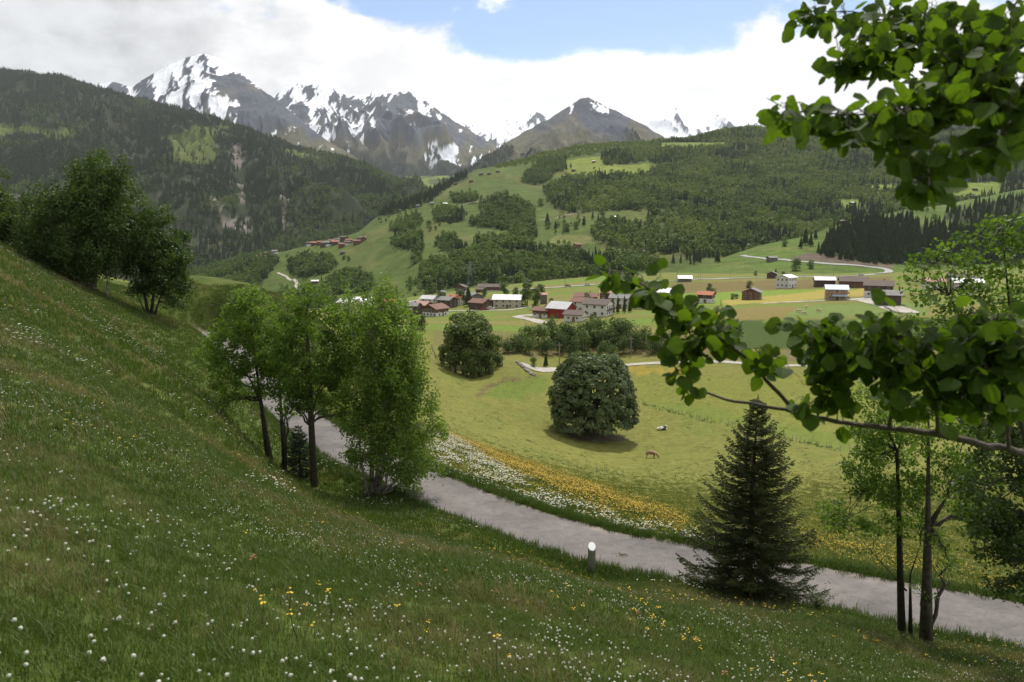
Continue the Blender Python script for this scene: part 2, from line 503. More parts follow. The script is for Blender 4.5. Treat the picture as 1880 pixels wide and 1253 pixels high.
def grid_xy(a0, a1, na, y0, y1, ny):
    A = np.linspace(a0, a1, na); L = np.linspace(math.log(y0), math.log(y1), ny)
    Yg = np.exp(L)[:, None] * np.ones(na)[None]
    return A[None] * Yg, Yg
def grid_faces(ny, na):
    i = np.arange((ny - 1) * (na - 1)); r = i // (na - 1); c = i % (na - 1)
    b = r * na + c
    return np.c_[b, b + 1, b + na + 1, b + na]
def first_hit(px, py, hs, y0=3.0, y1=3500.0, n=1400):
    """where the ray of each photo pixel first meets the given height functions"""
    px = np.atleast_1d(np.asarray(px, float)); py = np.atleast_1d(np.asarray(py, float))
    a, e = pix_ae(px, py)
    Ys = np.exp(np.linspace(math.log(y0), math.log(y1), n))
    out = np.zeros((len(px), 3))
    X = a[:, None] * Ys[None]; Yg = np.ones(len(px))[:, None] * Ys[None]
    H = np.full(X.shape, -1e9)
    for h, ya, yb in hs:
        m = (Ys >= ya) & (Ys <= yb)
        H[:, m] = np.maximum(H[:, m], h(X[:, m], Yg[:, m]))
    R = CZ + e[:, None] * Ys[None]
    below = R <= H
    for i in range(len(px)):
        k = np.argmax(below[i]) if below[i].any() else n - 1
        if k > 0 and below[i].any():
            d0 = R[i, k - 1] - H[i, k - 1]; d1 = H[i, k] - R[i, k]
            t = d0 / max(d0 + d1, 1e-9) if d0 < 1e8 else 1.0
            Y = Ys[k - 1] * (1 - t) + Ys[k] * t
        else:
            Y = Ys[k]
        out[i] = (a[i] * Y, Y, CZ + e[i] * Y)
    return out
HS_A = [(hA, 2.5, 1100)]
HS_ALL = [(hA, 2.5, 1100), (hC, 590, 1300), (hB, 620, 3200)]
HS_HILL = [(hC, 590, 1300), (hB, 620, 3200)]
def on_ground(px, py, hs=None):
    return [Vector(p) for p in first_hit(px, py, hs or HS_ALL)]

# ---- albedo of the ground by place
def blend(col, mask, c):
    return col * (1 - mask[..., None]) + np.asarray(c)[None, None] * mask[..., None] if col.ndim == 3 else col * (1 - mask[:, None]) + np.asarray(c)[None] * mask[:, None]
def soft_poly(px, py, poly, wob=4.0, seed=0, X=None, Y=None):
    """inside test with a wobbly outline, worked out only near the outline's box"""
    out = np.zeros(px.shape)
    xs_ = [p[0] for p in poly]; ys_ = [p[1] for p in poly]
    m = (px > min(xs_) - 4 * wob) & (px < max(xs_) + 4 * wob) & (py > min(ys_) - 3 * wob) & (py < max(ys_) + 3 * wob)
    if m.any():
        qx, qy = px[m], py[m]
        fx_, fy_ = qx / 40.0, qy / 14.0
        out[m] = inpoly(qx + wob * 2.0 * fbm(fx_, fy_, seed, 3), qy + wob * fbm(fx_, fy_, seed + 9, 3), poly)
    return out

G_NEAR = (0.060, 0.085, 0.016)
G_MID = (0.100, 0.125, 0.024)
G_PAST = (0.150, 0.150, 0.036)
def color_A(X, Y, Z):
    px, py = project(X, Y, Z)
    n1 = fbm(X / 9.0, Y / 9.0, 61, 4); n2 = fbm(X / 60.0, Y / 60.0, 65, 4); n3 = fbm(X / 2.2, Y / 2.2, 67, 3)
    col = np.ones(X.shape + (3,)) * np.array(G_NEAR)
    col = blend(col, sstep(n1 + 0.5 * n3, 0.05, 0.8) * 0.55, (0.105, 0.115, 0.030))
    d, _ = lane_dist(X, Y)
    # side of the lane: pasture side lies beyond it
    below = sstep(Y + 0.55 * X, 36.0, 60.0) * (X > -22) * sstep(X, -24, -16)
    pas = np.maximum(below, sstep(Y, 105, 118))
    col = blend(col, pas, G_PAST)
    col = blend(col, pas * sstep(n2, 0.0, 0.6) * 0.5, (0.130, 0.140, 0.032))
    col = blend(col, pas * sstep(n1 + n3 * .6, 0.25, 0.8) * 0.4, (0.095, 0.130, 0.026))
    far = sstep(Y, 240, 265)
    fx = fbm(X / 120.0, Y / 22.0, 71, 4)
    col = blend(col, far, (0.125, 0.150, 0.030))
    col = blend(col, far * sstep(fx, -0.1, 0.45) * 0.75, (0.185, 0.155, 0.050))
    col = blend(col, far * sstep(-fx, 0.15, 0.5) * 0.7, (0.115, 0.185, 0.028))
    P = lambda poly, s=0, w=3.0: soft_poly(px, py, poly, w, s, X, Y)
    # brown river terrace and scrub
    col = blend(col, P([(900, 655), (1300, 655), (1470, 690), (1300, 640), (1250, 610), (900, 632)], 3) * 0.7, (0.120, 0.090, 0.045))
    col = blend(col, P([(790, 605), (930, 608), (945, 650), (905, 660), (800, 640)], 4) * 0.6, (0.130, 0.105, 0.045))
    col = blend(col, P([(1330, 590), (1600, 590), (1880, 575), (1880, 640), (1330, 642)], 5) * 0.9, (0.042, 0.072, 0.016))  # steep bank of lush grass, its shade put into a darker green
    col = blend(col, P([(1400, 645), (1560, 640), (1560, 668), (1400, 664)], 6) * 0.7, (0.135, 0.105, 0.060))
    # bright cut meadow, straw-coloured meadow
    col = blend(col, P([(1225, 541), (1480, 530), (1640, 533), (1500, 550), (1300, 562), (1215, 556)], 7, 2.0) * 0.9, (0.150, 0.215, 0.030))
    col = blend(col, P([(1330, 552), (1520, 533), (1640, 531), (1640, 540), (1430, 556), (1330, 560)], 8, 1.5) * 0.85, (0.300, 0.235, 0.060))
    col = blend(col, P([(1230, 520), (1640, 508), (1640, 529), (1500, 530), (1230, 540)], 9, 1.5) * 0.8, (0.135, 0.100, 0.040))
    col = blend(col, P([(1310, 566), (1500, 560), (1490, 580), (1330, 592)], 10, 2.0) * 0.8, (0.185, 0.140, 0.050))
    col = blend(col, P([(1440, 582), (1470, 562), (1700, 556), (1700, 580)], 11, 1.0) * 0.9, (0.125, 0.175, 0.045))
    # buttercup stripe near the path, wet green in the pasture
    col = blend(col, P([(1155, 675), (1230, 672), (1260, 690), (1160, 690)], 12, 8.0) * 0.55 * sstep(n1 + n3, -0.5, 0.4), (0.300, 0.205, 0.024))
    col = blend(col, P([(1165, 690), (1560, 690), (1720, 700), (1720, 820), (1540, 815), (1300, 770), (1180, 740)], 13) * 0.55, (0.140, 0.155, 0.026))
    col = blend(col, P([(1180, 738), (1280, 745), (1420, 775), (1560, 805), (1560, 832), (1420, 800), (1290, 772), (1185, 746)], 14, 4.0) * 0.7, (0.112, 0.150, 0.026))
    col = blend(col, P([(905, 712), (940, 697), (1005, 692), (1010, 720), (940, 735), (900, 730)], 15, 8.0) * 0.75, (0.098, 0.140, 0.022))
    # flower bank below the lane (soil between the flowers stays green)
    col = blend(col, P([(800, 785), (1000, 868), (1180, 930), (1260, 960), (1260, 1000), (1100, 972), (930, 905), (790, 870)], 16) * 0.6, (0.150, 0.140, 0.030))
    # bare earth: cattle track, mound under the maple, path edges
    col = blend(col, P([(872, 728), (890, 710), (925, 697), (990, 690), (990, 694), (925, 702), (898, 715), (884, 728)], 17, 1.5) * 0.8, (0.110, 0.080, 0.040))
    col = blend(col, P([(1045, 800), (1085, 794), (1130, 800), (1100, 812), (1060, 810)], 18, 2.0) * 0.8, (0.100, 0.060, 0.036))
    col = blend(col, P([(455, 868), (520, 872), (590, 890), (580, 905), (500, 888)], 19) * 0.5, (0.075, 0.055, 0.030))
    # verge of the lane: gravel then rank grass
    v = (1 - sstep(d, LANE_HALF, LANE_HALF + 0.45)) * sstep(n3, -0.9, 0.4)
    col = blend(col, v, (0.190, 0.160, 0.115))
    return np.clip(col * (1 + 0.20 * n3[..., None] * sstep(Y, 300, 40)[..., None]), 0.01, 0.6)

# ---- build the ground
M_GROUND = mat_tint('meadow_soil', ((0.9, 0.22), (7.0, 0.28)), bump=0.5, bump_scale=9.0, bump_dist=0.06)
M_HILL = mat_tint('hill_grass', ((0.010, 0.18), (0.06, 0.22), (0.25, 0.2)), bump=0.4, bump_scale=0.15, bump_dist=3.0)
NA, NY = 440, 350
Xg, Yg = grid_xy(-1.45, 1.45, NA, 2.4, 1100.0, NY)
Zg = hA(Xg, Yg)
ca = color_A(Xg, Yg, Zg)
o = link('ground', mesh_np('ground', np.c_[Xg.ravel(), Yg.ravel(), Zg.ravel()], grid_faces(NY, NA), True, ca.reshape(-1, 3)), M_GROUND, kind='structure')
# the slope goes on behind and beside the photographer
xs, ys = np.meshgrid(np.linspace(-40, 40, 81), np.linspace(-40, 2.45, 44))
zs = hA(xs, ys) - 0.004
link('meadow_slope', mesh_np('meadow_slope', np.c_[xs.ravel(), ys.ravel(), zs.ravel()], grid_faces(44, 81), True,
     np.ones((xs.size, 3)) * np.array(G_NEAR)), M_GROUND, kind='structure')

# ---- patches of wood on the hill (photo outlines, used only to decide where trees grow)
WOODS = {
 'g1': [(795, 388), (820, 383), (851, 385), (854, 405), (830, 412), (800, 408)],
 'g2': [(828, 362), (850, 358), (877, 360), (876, 373), (832, 373)],
 'g3': [(880, 378), (905, 365), (930, 360), (965, 378), (980, 385), (980, 410), (985, 420), (985, 440), (950, 438), (930, 425), (905, 420), (860, 415), (862, 405), (885, 405)],
 'g4': [(713, 425), (735, 405), (765, 395), (774, 408), (770, 418), (730, 427)],
 'g5': [(717, 450), (725, 433), (755, 428), (775, 432), (778, 462), (765, 467), (740, 459)],
 'g6': [(800, 452), (805, 440), (830, 440), (860, 460), (860, 477), (830, 475)],
 'belt': [(768, 512), (772, 490), (800, 480), (850, 477), (870, 456), (870, 436), (905, 441), (950, 441), (985, 455), (985, 466), (1030, 456), (1065, 466), (1070, 476), (1130, 472), (1180, 477), (1205, 486), (1212, 494), (1150, 502), (1100, 507), (1000, 517), (940, 525), (880, 523), (830, 528), (790, 544), (775, 532)],
 'shrub1': [(960, 337), (965, 318), (985, 305), (1000, 292), (1040, 290), (1038, 312), (1015, 320), (1010, 334), (985, 340)],
 'low_left': [(340, 520), (360, 502), (420, 482), (470, 472), (498, 470), (512, 482), (498, 500), (480, 522), (470, 546), (440, 562), (400, 566), (340, 560)],
 'low2': [(530, 483), (560, 472), (610, 474), (620, 490), (600, 502), (560, 512), (530, 503)],
 'low3': [(492, 550), (540, 533), (600, 542), (680, 537), (690, 512), (640, 508), (610, 520), (590, 530), (640, 570), (480, 575)],
 'low4': [(605, 512), (640, 500), (668, 507), (670, 530), (610, 535)],
 'cone_l': [(690, 398), (740, 372), (770, 352), (800, 346), (815, 332), (855, 320), (856, 328), (812, 352), (792, 370), (760, 383), (715, 396)],
 'meadow_tree': [(1105, 285), (1135, 280), (1165, 283), (1160, 300), (1130, 298), (1108, 306)],
}
FOREST = [(998, 352), (1010, 338), (1050, 325), (1100, 321), (1190, 322), (1216, 306), (1190, 296), (1160, 300), (1110, 305), (1105, 288), (1130, 283), (1150, 285), (1175, 272), (1210, 258), (1300, 240), (1380, 230), (1460, 236), (1600, 228), (1900, 218),
          (2300, 190), (2300, 470), (1880, 470), (1500, 470), (1270, 474), (1230, 467), (1160, 462), (1110, 452), (1085, 432), (1090, 416), (1120, 405), (1190, 412), (1196, 392), (1190, 386), (1110, 388), (1050, 392), (1022, 385), (1006, 370)]
SHRUB = [(905, 310), (940, 290), (1000, 272), (1060, 260), (1110, 258), (1170, 258), (1220, 255), (1180, 275), (1150, 287), (1100, 282), (1080, 286), (1040, 291), (1000, 292), (985, 300), (960, 303)]
CLEAR = [[(1535, 365), (1575, 368), (1575, 381), (1545, 382)], [(1690, 372), (1700, 345), (1760, 337), (1835, 335), (1840, 355), (1760, 366), (1720, 372)], [(1580, 340), (1700, 338), (1700, 346), (1620, 350)], [(1215, 262), (1330, 262), (1330, 268), (1215, 272)]]
SPRUCE_R = [(1500, 470), (1520, 440), (1540, 425), (1580, 410), (1660, 405), (1680, 412), (1720, 420), (1880, 420), (1880, 486), (1720, 488), (1640, 487), (1560, 480)]
SPRUCE_R2 = [(1745, 390), (1800, 378), (1860, 360), (1880, 360), (1880, 410), (1800, 412), (1735, 405)]

def color_B(X, Y, Z):
    px, py = project(X, Y, Z)
    n1 = fbm(X / 90.0, Y / 160.0, 81, 4); n2 = fbm(X / 30.0, Y / 60.0, 85, 4)
    col = np.ones(X.shape + (3,)) * np.array((0.070, 0.098, 0.020))
    col = blend(col, sstep(n1, 0.05, 0.6) * 0.6, (0.108, 0.106, 0.032))
    col = blend(col, sstep(n2, 0.2, 0.7) * 0.5, (0.065, 0.110, 0.020))
    P = lambda poly, s=0, w=3.0: soft_poly(px, py, poly, w, s, X, Y)
    wood = (0.030, 0.042, 0.014)
    fm = P(FOREST, 1, 4.0)
    for c in CLEAR:
        fm = fm * (1 - inpoly(px, py, c))
    col = blend(col, fm * 0.85, (0.050, 0.062, 0.020))
    for k, poly in WOODS.items():
        col = blend(col, P(poly, hash(k) % 7 if False else len(k), 3.0) * 0.85, wood)
    for c in CLEAR:
        col = blend(col, P(c, 2, 2.0), (0.130, 0.170, 0.030))
    col = blend(col, P([(1040, 295), (1105, 288), (1110, 305), (1190, 300), (1205, 318), (1050, 322), (1030, 315)], 3, 3.0) * 0.8, (0.165, 0.200, 0.032))
    col = blend(col, P([(1030, 430), (1080, 432), (1090, 445), (1060, 452), (1000, 448)], 4, 3.0) * 0.6, (0.165, 0.170, 0.055))
    col = blend(col, P([(832, 491), (838, 488), (842, 500), (834, 502)], 5, 2.0), (0.25, 0.15, 0.09))
    return np.clip(col, 0.01, 0.6)
def color_C(X, Y, Z):
    px, py = project(X, Y, Z)
    n1 = fbm(X / 60.0, Y / 90.0, 91, 4)
    col = np.ones(X.shape + (3,)) * np.array((0.075, 0.115, 0.020))
    col = blend(col, sstep(n1, 0.0, 0.6) * 0.5, (0.120, 0.130, 0.034))
    P = lambda poly, s=0, w=3.0: soft_poly(px, py, poly, w, s, X, Y)
    col = blend(col, P(SPRUCE_R, 1), (0.030, 0.038, 0.014))
    col = blend(col, P(SPRUCE_R2, 2), (0.030, 0.038, 0.014))
    col = blend(col, P([(1450, 473), (1480, 464), (1510, 466), (1560, 478), (1640, 487), (1640, 493), (1560, 486), (1470, 477)], 3, 1.5), (0.105, 0.080, 0.060))
    return np.clip(col, 0.01, 0.6)

for nm, h, col, (a0, a1, y0, y1, na, ny) in (('hill', hB, color_B, (-0.52, 1.05, 600, 4000, 440, 280)), ('hill_spur', hC, color_C, (0.16, 1.10, 570, 1500, 230, 130))):
    Xg, Yg = grid_xy(a0, a1, na, y0, y1, ny)
    Zg = h(Xg, Yg)
    link(nm, mesh_np(nm, np.c_[Xg.ravel(), Yg.ravel(), Zg.ravel()], grid_faces(ny, na), True, col(Xg, Yg, Zg).reshape(-1, 3)), M_HILL, kind='structure')

# ================================================================== MOUNTAINS
def range_pts(sky_pts):
    """(px, py, Y) -> arrays over a"""
    A, E, Yr = [], [], []
    for px, py, Y in sky_pts:
        a, e = pix_ae(px, py); A.append(float(a)); E.append(float(e)); Yr.append(Y)
    return np.array(A), np.array(E), np.array(Yr)
class Range:
    """a mountain range: its crest is known; the near face falls to a foot line, the far face falls behind"""
    def __init__(self, crest, foot, rib=(900.0, 160.0), fine=(220.0, 30.0), seed=0, power=1.15, crest_jit=12.0, spurs=()):
        self.c = range_pts(crest); self.f = range_pts(foot)
        self.rib, self.fine, self.seed, self.power, self.cj, self.spurs = rib, fine, seed, power, crest_jit, spurs
    def params(self, a):
        er = np.interp(a, self.c[0], self.c[1]); yr = np.interp(a, self.c[0], self.c[2])
        ef = np.interp(a, self.f[0], self.f[1]); yf = np.interp(a, self.f[0], self.f[2])
        return er * yr, yr, ef * yf, yf
    def h(self, X, Y):
        a = X / Y
        zr, yr, zf, yf = self.params(a)
        t = (Y - yf) / (yr - yf)
        tc_ = np.clip(t, 0, 1)
        z = zf + (zr - zf) * (tc_ ** self.power)
        back = np.maximum(t - 1, 0)
        z = z - (zr - zf) * back * 0.9
        z = np.where(t < 0, zf + (zr - zf) * t * 0.3, z)
        w = np.clip(np.minimum(t * 3.0, (1 - t) * 2.2 + 0.0), 0, 1)
        s = self.seed
        wx = X + 0.35 * self.rib[0] * fbm(X / self.rib[0], Y / self.rib[0], s + 50, 2)
        big = ridged(wx / self.rib[0], Y / (self.rib[0] * 3.2), s, 4) - 0.75
        z = z + w * self.rib[1] * big
        fn = ridged((X + 60 * fbm(X / 300.0, Y / 300.0, s + 60, 2)) / self.fine[0], Y / (self.fine[0] * 2.4), s + 10, 4) - 0.7
        z = z + np.clip(w * 1.2 + 0.06, 0, 1) * self.fine[1] * fn
        z = z + self.cj * fbm(X / 90.0, Y / 200.0, s + 30, 4)
        for (p0, p1, amp, wid) in self.spurs:
            d = seg_dist(X, Y, p0, p1)
            z = z + amp * np.exp(-(d / wid) ** 2) * np.clip(t * 4, 0, 1)
        return CZ + z
    def grid(self, a0, a1, na, nt, t0=-0.03, t1=1.15):
        A = np.linspace(a0, a1, na)
        zr, yr, zf, yf = self.params(A)
        T = np.linspace(t0, t1, nt)
        Y = yf[None] + (yr - yf)[None] * T[:, None]
        X = A[None] * Y
        return X, Y, self.h(X, Y)
def seg_dist(X, Y, p0, p1):
    vx, vy = p1[0] - p0[0], p1[1] - p0[1]
    t = np.clip(((X - p0[0]) * vx + (Y - p0[1]) * vy) / (vx * vx + vy * vy), 0, 1)
    return np.hypot(X - p0[0] - t * vx, Y - p0[1] - t * vy)

R_LEFT = Range([(-700, 60, 4600), (-300, 110, 4500), (0, 131, 4400), (60, 136, 4350), (110, 141, 4300), (180, 163, 4200), (250, 184, 4100), (330, 200, 4000), (400, 220, 3900), (470, 244, 3800), (520, 264, 3700), (548, 276, 3650), (570, 279, 3550), (620, 290, 3400), (680, 310, 3200), (740, 336, 3050), (775, 352, 2950), (830, 400, 2800)],
               [(-700, 540, 1500), (0, 530, 1500), (350, 520, 1550), (450, 500, 1750), (600, 470, 1950), (700, 440, 2150), (770, 400, 2300), (830, 420, 2400)],
               rib=(700.0, 130.0), fine=(170.0, 26.0), seed=100, power=0.95, crest_jit=9.0)
R_P1 = Range([(-200, 190, 6600), (100, 175, 6600), (170, 158, 6500), (208, 150, 6500), (240, 160, 6450), (270, 141, 6450), (310, 119, 6450), (345, 104, 6500), (375, 98, 6500), (402, 106, 6500), (430, 126, 6450), (470, 156, 6350), (500, 178, 6200), (530, 201, 6050), (570, 236, 5850), (600, 257, 5650), (640, 280, 5400), (700, 325, 5100), (760, 360, 5000)],
             [(-200, 330, 4700), (400, 330, 4700), (600, 340, 4600), (760, 380, 4550)], rib=(620.0, 150.0), fine=(200.0, 24.0), seed=200, power=1.1, crest_jit=7.0)
R_P2 = Range([(380, 260, 8000), (450, 215, 8000), (500, 177, 8000), (522, 163, 8000), (545, 152, 8000), (590, 148, 8000), (620, 158, 8000), (642, 174, 8000), (665, 176, 8100), (690, 166, 8200), (735, 163, 8200), (765, 171, 8100), (795, 196, 8000), (830, 220, 7900), (870, 244, 7800), (905, 266, 7600), (960, 320, 7300)],
             [(380, 340, 5800), (600, 340, 5800), (760, 345, 5800), (840, 338, 5800), (960, 340, 5800)], rib=(800.0, 230.0), fine=(260.0, 30.0), seed=300, power=1.15, crest_jit=9.0)
R_P4 = Range([(790, 360, 4600), (840, 332, 4700), (870, 303, 4800), (900, 282, 4900), (950, 250, 5000), (1000, 222, 5100), (1040, 199, 5150), (1065, 183, 5200), (1080, 179, 5200), (1095, 186, 5200), (1115, 196, 5150), (1150, 213, 5100), (1190, 234, 5000), (1215, 250, 4950), (1250, 275, 4900), (1400, 330, 4800)],
             [(790, 380, 3600), (1000, 360, 3600), (1400, 380, 3600)], rib=(560.0, 90.0), fine=(150.0, 20.0), seed=400, power=1.05, crest_jit=8.0)
R_P5 = Range([(740, 235, 11000), (810, 222, 11000), (850, 212, 11000), (900, 214, 11000), (950, 210, 11000), (985, 206, 11000), (1005, 214, 11000), (1060, 230, 11000), (1120, 226, 11000), (1175, 216, 11000), (1200, 212, 11000), (1216, 209, 11000), (1230, 203, 11000), (1244, 195, 11000), (1258, 203, 11000), (1274, 208, 11000), (1300, 206, 11000), (1335, 207, 11000), (1370, 216, 11000), (1420, 219, 11000), (1480, 226, 11000), (1700, 236, 11000)],
             [(740, 330, 8300), (1000, 330, 8300), (1700, 330, 8300)], rib=(900.0, 240.0), fine=(300.0, 40.0), seed=500, power=1.2, crest_jit=12.0)
R_P7 = Range([(1480, 250, 4300), (1600, 232, 4300), (1700, 215, 4300), (1780, 195, 4300), (1850, 172, 4300), (1900, 150, 4300), (2300, 60, 4300)],
             [(1480, 330, 2900), (1900, 330, 2900), (2300, 330, 2900)], rib=(500.0, 90.0), fine=(150.0, 20.0), seed=600, power=1.0, crest_jit=8.0)

ROCK = np.array((0.070, 0.080, 0.100)); ROCK2 = np.array((0.125, 0.115, 0.100)); ALP = np.array((0.120, 0.110, 0.060)); FOR = np.array((0.022, 0.030, 0.016)); SNOW = np.array((0.84, 0.86, 0.90))
def lap(Z, r=3):
    k = np.zeros_like(Z)
    Zp = np.pad(Z, ((0, 0), (r, r)), mode='edge')
    return (Zp[:, :-2 * r] + Zp[:, 2 * r:]) * 0.5 - Z
def color_peak(X, Y, Z, snow_lo, snow_hi, tree_hi, seed, alp_hi, rng, snow_gain=1.0, spots=()):
    n1 = fbm(X / 260.0, Y / 500.0, seed + 70, 5); n2 = fbm(X / 110.0, Z / 170.0, seed + 75, 5); n3 = fbm(X / 900.0, Y / 900.0, seed + 79, 3)
    c = np.ones(X.shape + (3,)) * ROCK
    c = blend(c, sstep(n1 + n2 * .5, 0.0, 0.7) * 0.7, ROCK2)
    alp = sstep(alp_hi + 140 * n1 - Z, -60, 160)
    c = blend(c, alp * 0.85, ALP)
    tr = sstep(tree_hi + 130 * n1 + 70 * n2 - Z, -25, 60)
    c = blend(c, tr * 0.92, FOR)
    cv = lap(Z, 3); cv = cv / (np.abs(cv).std() + 1e-6)
    cv2 = lap(Z, 9); cv2 = cv2 / (np.abs(cv2).std() + 1e-6)
    hz = (Z - snow_lo) / (snow_hi - snow_lo)
    # snow lies in hollows and gullies and on the high gentle ground, in streaks down the fall line
    st = fbm((X + 0.35 * Z) / 70.0, Z / 420.0, seed + 85, 4); st2 = fbm((X - 0.3 * Z) / 32.0, Z / 200.0, seed + 87, 3)
    s = snow_gain * (1.25 * np.clip(hz, -0.25, 1.2) - 0.45) + 0.13 * np.clip(cv, -2, 2) + 0.17 * np.clip(cv2, -2, 2) + 0.40 * st + 0.30 * st2 + 0.45 * n2 + 0.65 * n3 + 0.50 * n1 - 0.24
    px, py = project(X, Y, Z)
    for sx, sy, rx_, ry_, amt in spots:        # lasting snowfields and bare faces
        s = s + amt * np.exp(-((px - sx) / rx_) ** 2 - ((py - sy) / ry_) ** 2)
    sm = sstep(s, 0.05, 0.16) * sstep(hz, -0.22, 0.05)
    c = blend(c, sm, SNOW)
    return np.clip(c, 0.01, 0.9)
M_PEAK = mat_tint('mountain_rock', ((0.004, 0.12), (0.02, 0.15)), bump=0.5, bump_scale=0.02, bump_dist=14.0)
PEAKS = [
 ('snowy_mountain', R_P1, (-0.62, -0.08, 460, 170), dict(snow_lo=CZ + 560, snow_hi=CZ + 1350, tree_hi=CZ + 480, alp_hi=CZ + 850, seed=200, spots=((330, 160, 60, 30, 0.35), (460, 165, 60, 50, -0.8), (440, 230, 60, 40, -0.5), (372, 106, 34, 14, -0.55), (335, 125, 40, 25, -0.3), (250, 165, 40, 14, -0.2)))),
 ('snowy_mountain', R_P2, (-0.42, 0.03, 480, 190), dict(snow_lo=CZ + 700, snow_hi=CZ + 1500, tree_hi=CZ + 760, alp_hi=CZ + 950, seed=300, spots=((590, 190, 45, 22, 0.35), (830, 230, 60, 40, -0.5), (720, 195, 30, 25, -0.3), (660, 230, 25, 40, 0.2), (560, 165, 20, 12, -0.4)))),
 ('snowy_mountain', R_P4, (-0.11, 0.34, 320, 150), dict(snow_lo=CZ + 640, snow_hi=CZ + 980, tree_hi=CZ + 520, alp_hi=CZ + 740, seed=400, spots=((1110, 203, 30, 10, 0.75), (1140, 214, 16, 7, 0.5), (1080, 182, 10, 6, -0.8), (1020, 215, 40, 20, -0.3)))),
 ('snowy_mountain', R_P5, (-0.15, 0.55, 460, 110), dict(snow_lo=CZ + 500, snow_hi=CZ + 1500, tree_hi=CZ + 300, alp_hi=CZ + 400, seed=500, snow_gain=1.3, spots=((1245, 206, 16, 16, -0.8), (990, 214, 16, 10, -1.0), (900, 235, 50, 25, 0.2)))),
 ('forested_mountain', R_P7, (0.42, 1.00, 200, 100), dict(snow_lo=CZ + 1700, snow_hi=CZ + 2500, tree_hi=CZ + 620, alp_hi=CZ + 900, seed=600)),
]
for nm, rg, (a0, a1, na, nt), kw in PEAKS:
    X, Y, Z = rg.grid(a0, a1, na, nt)
    c = color_peak(X, Y, Z, rng=rg, **kw)
    link(nm, mesh_np(nm, np.c_[X.ravel(), Y.ravel(), Z.ravel()], grid_faces(nt, na), True, c.reshape(-1, 3)), M_PEAK, kind='structure')

def color_left(X, Y, Z):
    px, py = project(X, Y, Z)
    n1 = fbm(X / 300.0, Y / 500.0, 171, 5); n2 = fbm(X / 80.0, Z / 90.0, 175, 5)
    c = np.ones(X.shape + (3,)) * np.array((0.030, 0.038, 0.018))
    c = blend(c, sstep(n2, 0.25, 0.8) * 0.5, (0.075, 0.070, 0.050))
    P = lambda poly, s=0, w=5.0: soft_poly(px, py, poly, w, s, X, Y)
    for k, poly in enumerate(LEFT_GREEN):
        c = blend(c, P(poly, k) * 0.85, (0.100, 0.125, 0.030))
    for k, poly in enumerate(LEFT_ROCK):
        c = blend(c, P(poly, 20 + k, 7.0) * sstep(n2, -0.5, 0.3), (0.190, 0.165, 0.145))
    return np.clip(c, 0.01, 0.5)
LEFT_GREEN = [[(-200, 222), (0, 228), (60, 236), (140, 240), (138, 252), (60, 248), (0, 252), (-200, 250)],
              [(303, 252), (340, 240), (372, 232), (405, 236), (398, 262), (400, 290), (378, 310), (345, 300), (318, 296)],
              [(400, 232), (428, 228), (425, 250), (402, 248)],
              [(515, 272), (560, 280), (600, 290), (560, 292), (520, 284)]]
LEFT_ROCK = [[(425, 270), (445, 265), (450, 330), (452, 380), (460, 430), (448, 428), (438, 370), (432, 320)],
             [(405, 380), (425, 390), (440, 430), (420, 425), (405, 400)], [(515, 330), (525, 330), (528, 440), (518, 445)], [(385, 360), (405, 372), (400, 380), (382, 368)]]
Xl, Yl, Zl = R_LEFT.grid(-1.1, -0.04, 440, 230)
link('forested_mountain', mesh_np('forested_mountain', np.c_[Xl.ravel(), Yl.ravel(), Zl.ravel()], grid_faces(230, 440), True, color_left(Xl, Yl, Zl).reshape(-1, 3)), M_PEAK, kind='structure')
# high valley meadow behind the left mountain
VAL = Range([(640, 330, 4300), (740, 324, 4300), (840, 322, 4300), (960, 320, 4300)], [(640, 372, 2900), (760, 368, 2900), (960, 368, 2900)], rib=(300, 6), fine=(100, 3), seed=700, crest_jit=2.0)
X, Y, Z = VAL.grid(-0.26, 0.06, 120, 60)
n1 = fbm(X / 150.0, Y / 300.0, 701, 4)
c = np.ones(X.shape + (3,)) * np.array((0.130, 0.165, 0.035)); c = blend(c, sstep(n1, 0.0, 0.3) * 0.8, (0.040, 0.055, 0.022))
link('valley_meadow', mesh_np('valley_meadow', np.c_[X.ravel(), Y.ravel(), Z.ravel()], grid_faces(60, 120), True, c.reshape(-1, 3)), M_HILL, kind='structure')
# ================================================================== LANE
def strip(P, half, nx, dz=0.0, hfun=None, wob=0.0, seed=0, crown=0.0):
    """ribbon mesh along P; returns verts, faces, across coordinate"""
    P = np.asarray(P); T = np.gradient(P[:, :2], axis=0); T /= np.linalg.norm(T, axis=1)[:, None] + 1e-9
    N = np.c_[-T[:, 1], T[:, 0]]
    u = np.linspace(-1, 1, nx)
    s = np.arange(len(P)) * 0.37
    wl = 1 + wob * fbm(s, s * 0 + 3.3, seed, 3); wr = 1 + wob * fbm(s, s * 0 + 8.3, seed + 3, 3)
    V = np.zeros((len(P), nx, 3))
    for k, uu in enumerate(u):
        w = wl if uu < 0 else wr
        V[:, k, :2] = P[:, :2] + N * (half * uu * w)[:, None]
        V[:, k, 2] = P[:, 2] + dz + crown * (1 - uu * uu)
    if hfun is not None:
        V[:, :, 2] = hfun(V[:, :, 0], V[:, :, 1]) + dz
    U = np.broadcast_to(u[None], (len(P), nx))
    return V, grid_faces(len(P), nx), U
V, F, U = strip(LANE_S, LANE_HALF, 15, dz=0.0, wob=0.07, seed=5, crown=0.03)
n1 = fbm(V[..., 0] / 1.6, V[..., 1] / 1.6, 900, 4); n2 = fbm(V[..., 0] / 5.0, V[..., 1] / 5.0, 905, 3)
c = np.ones(V.shape) * np.array((0.160, 0.145, 0.137))
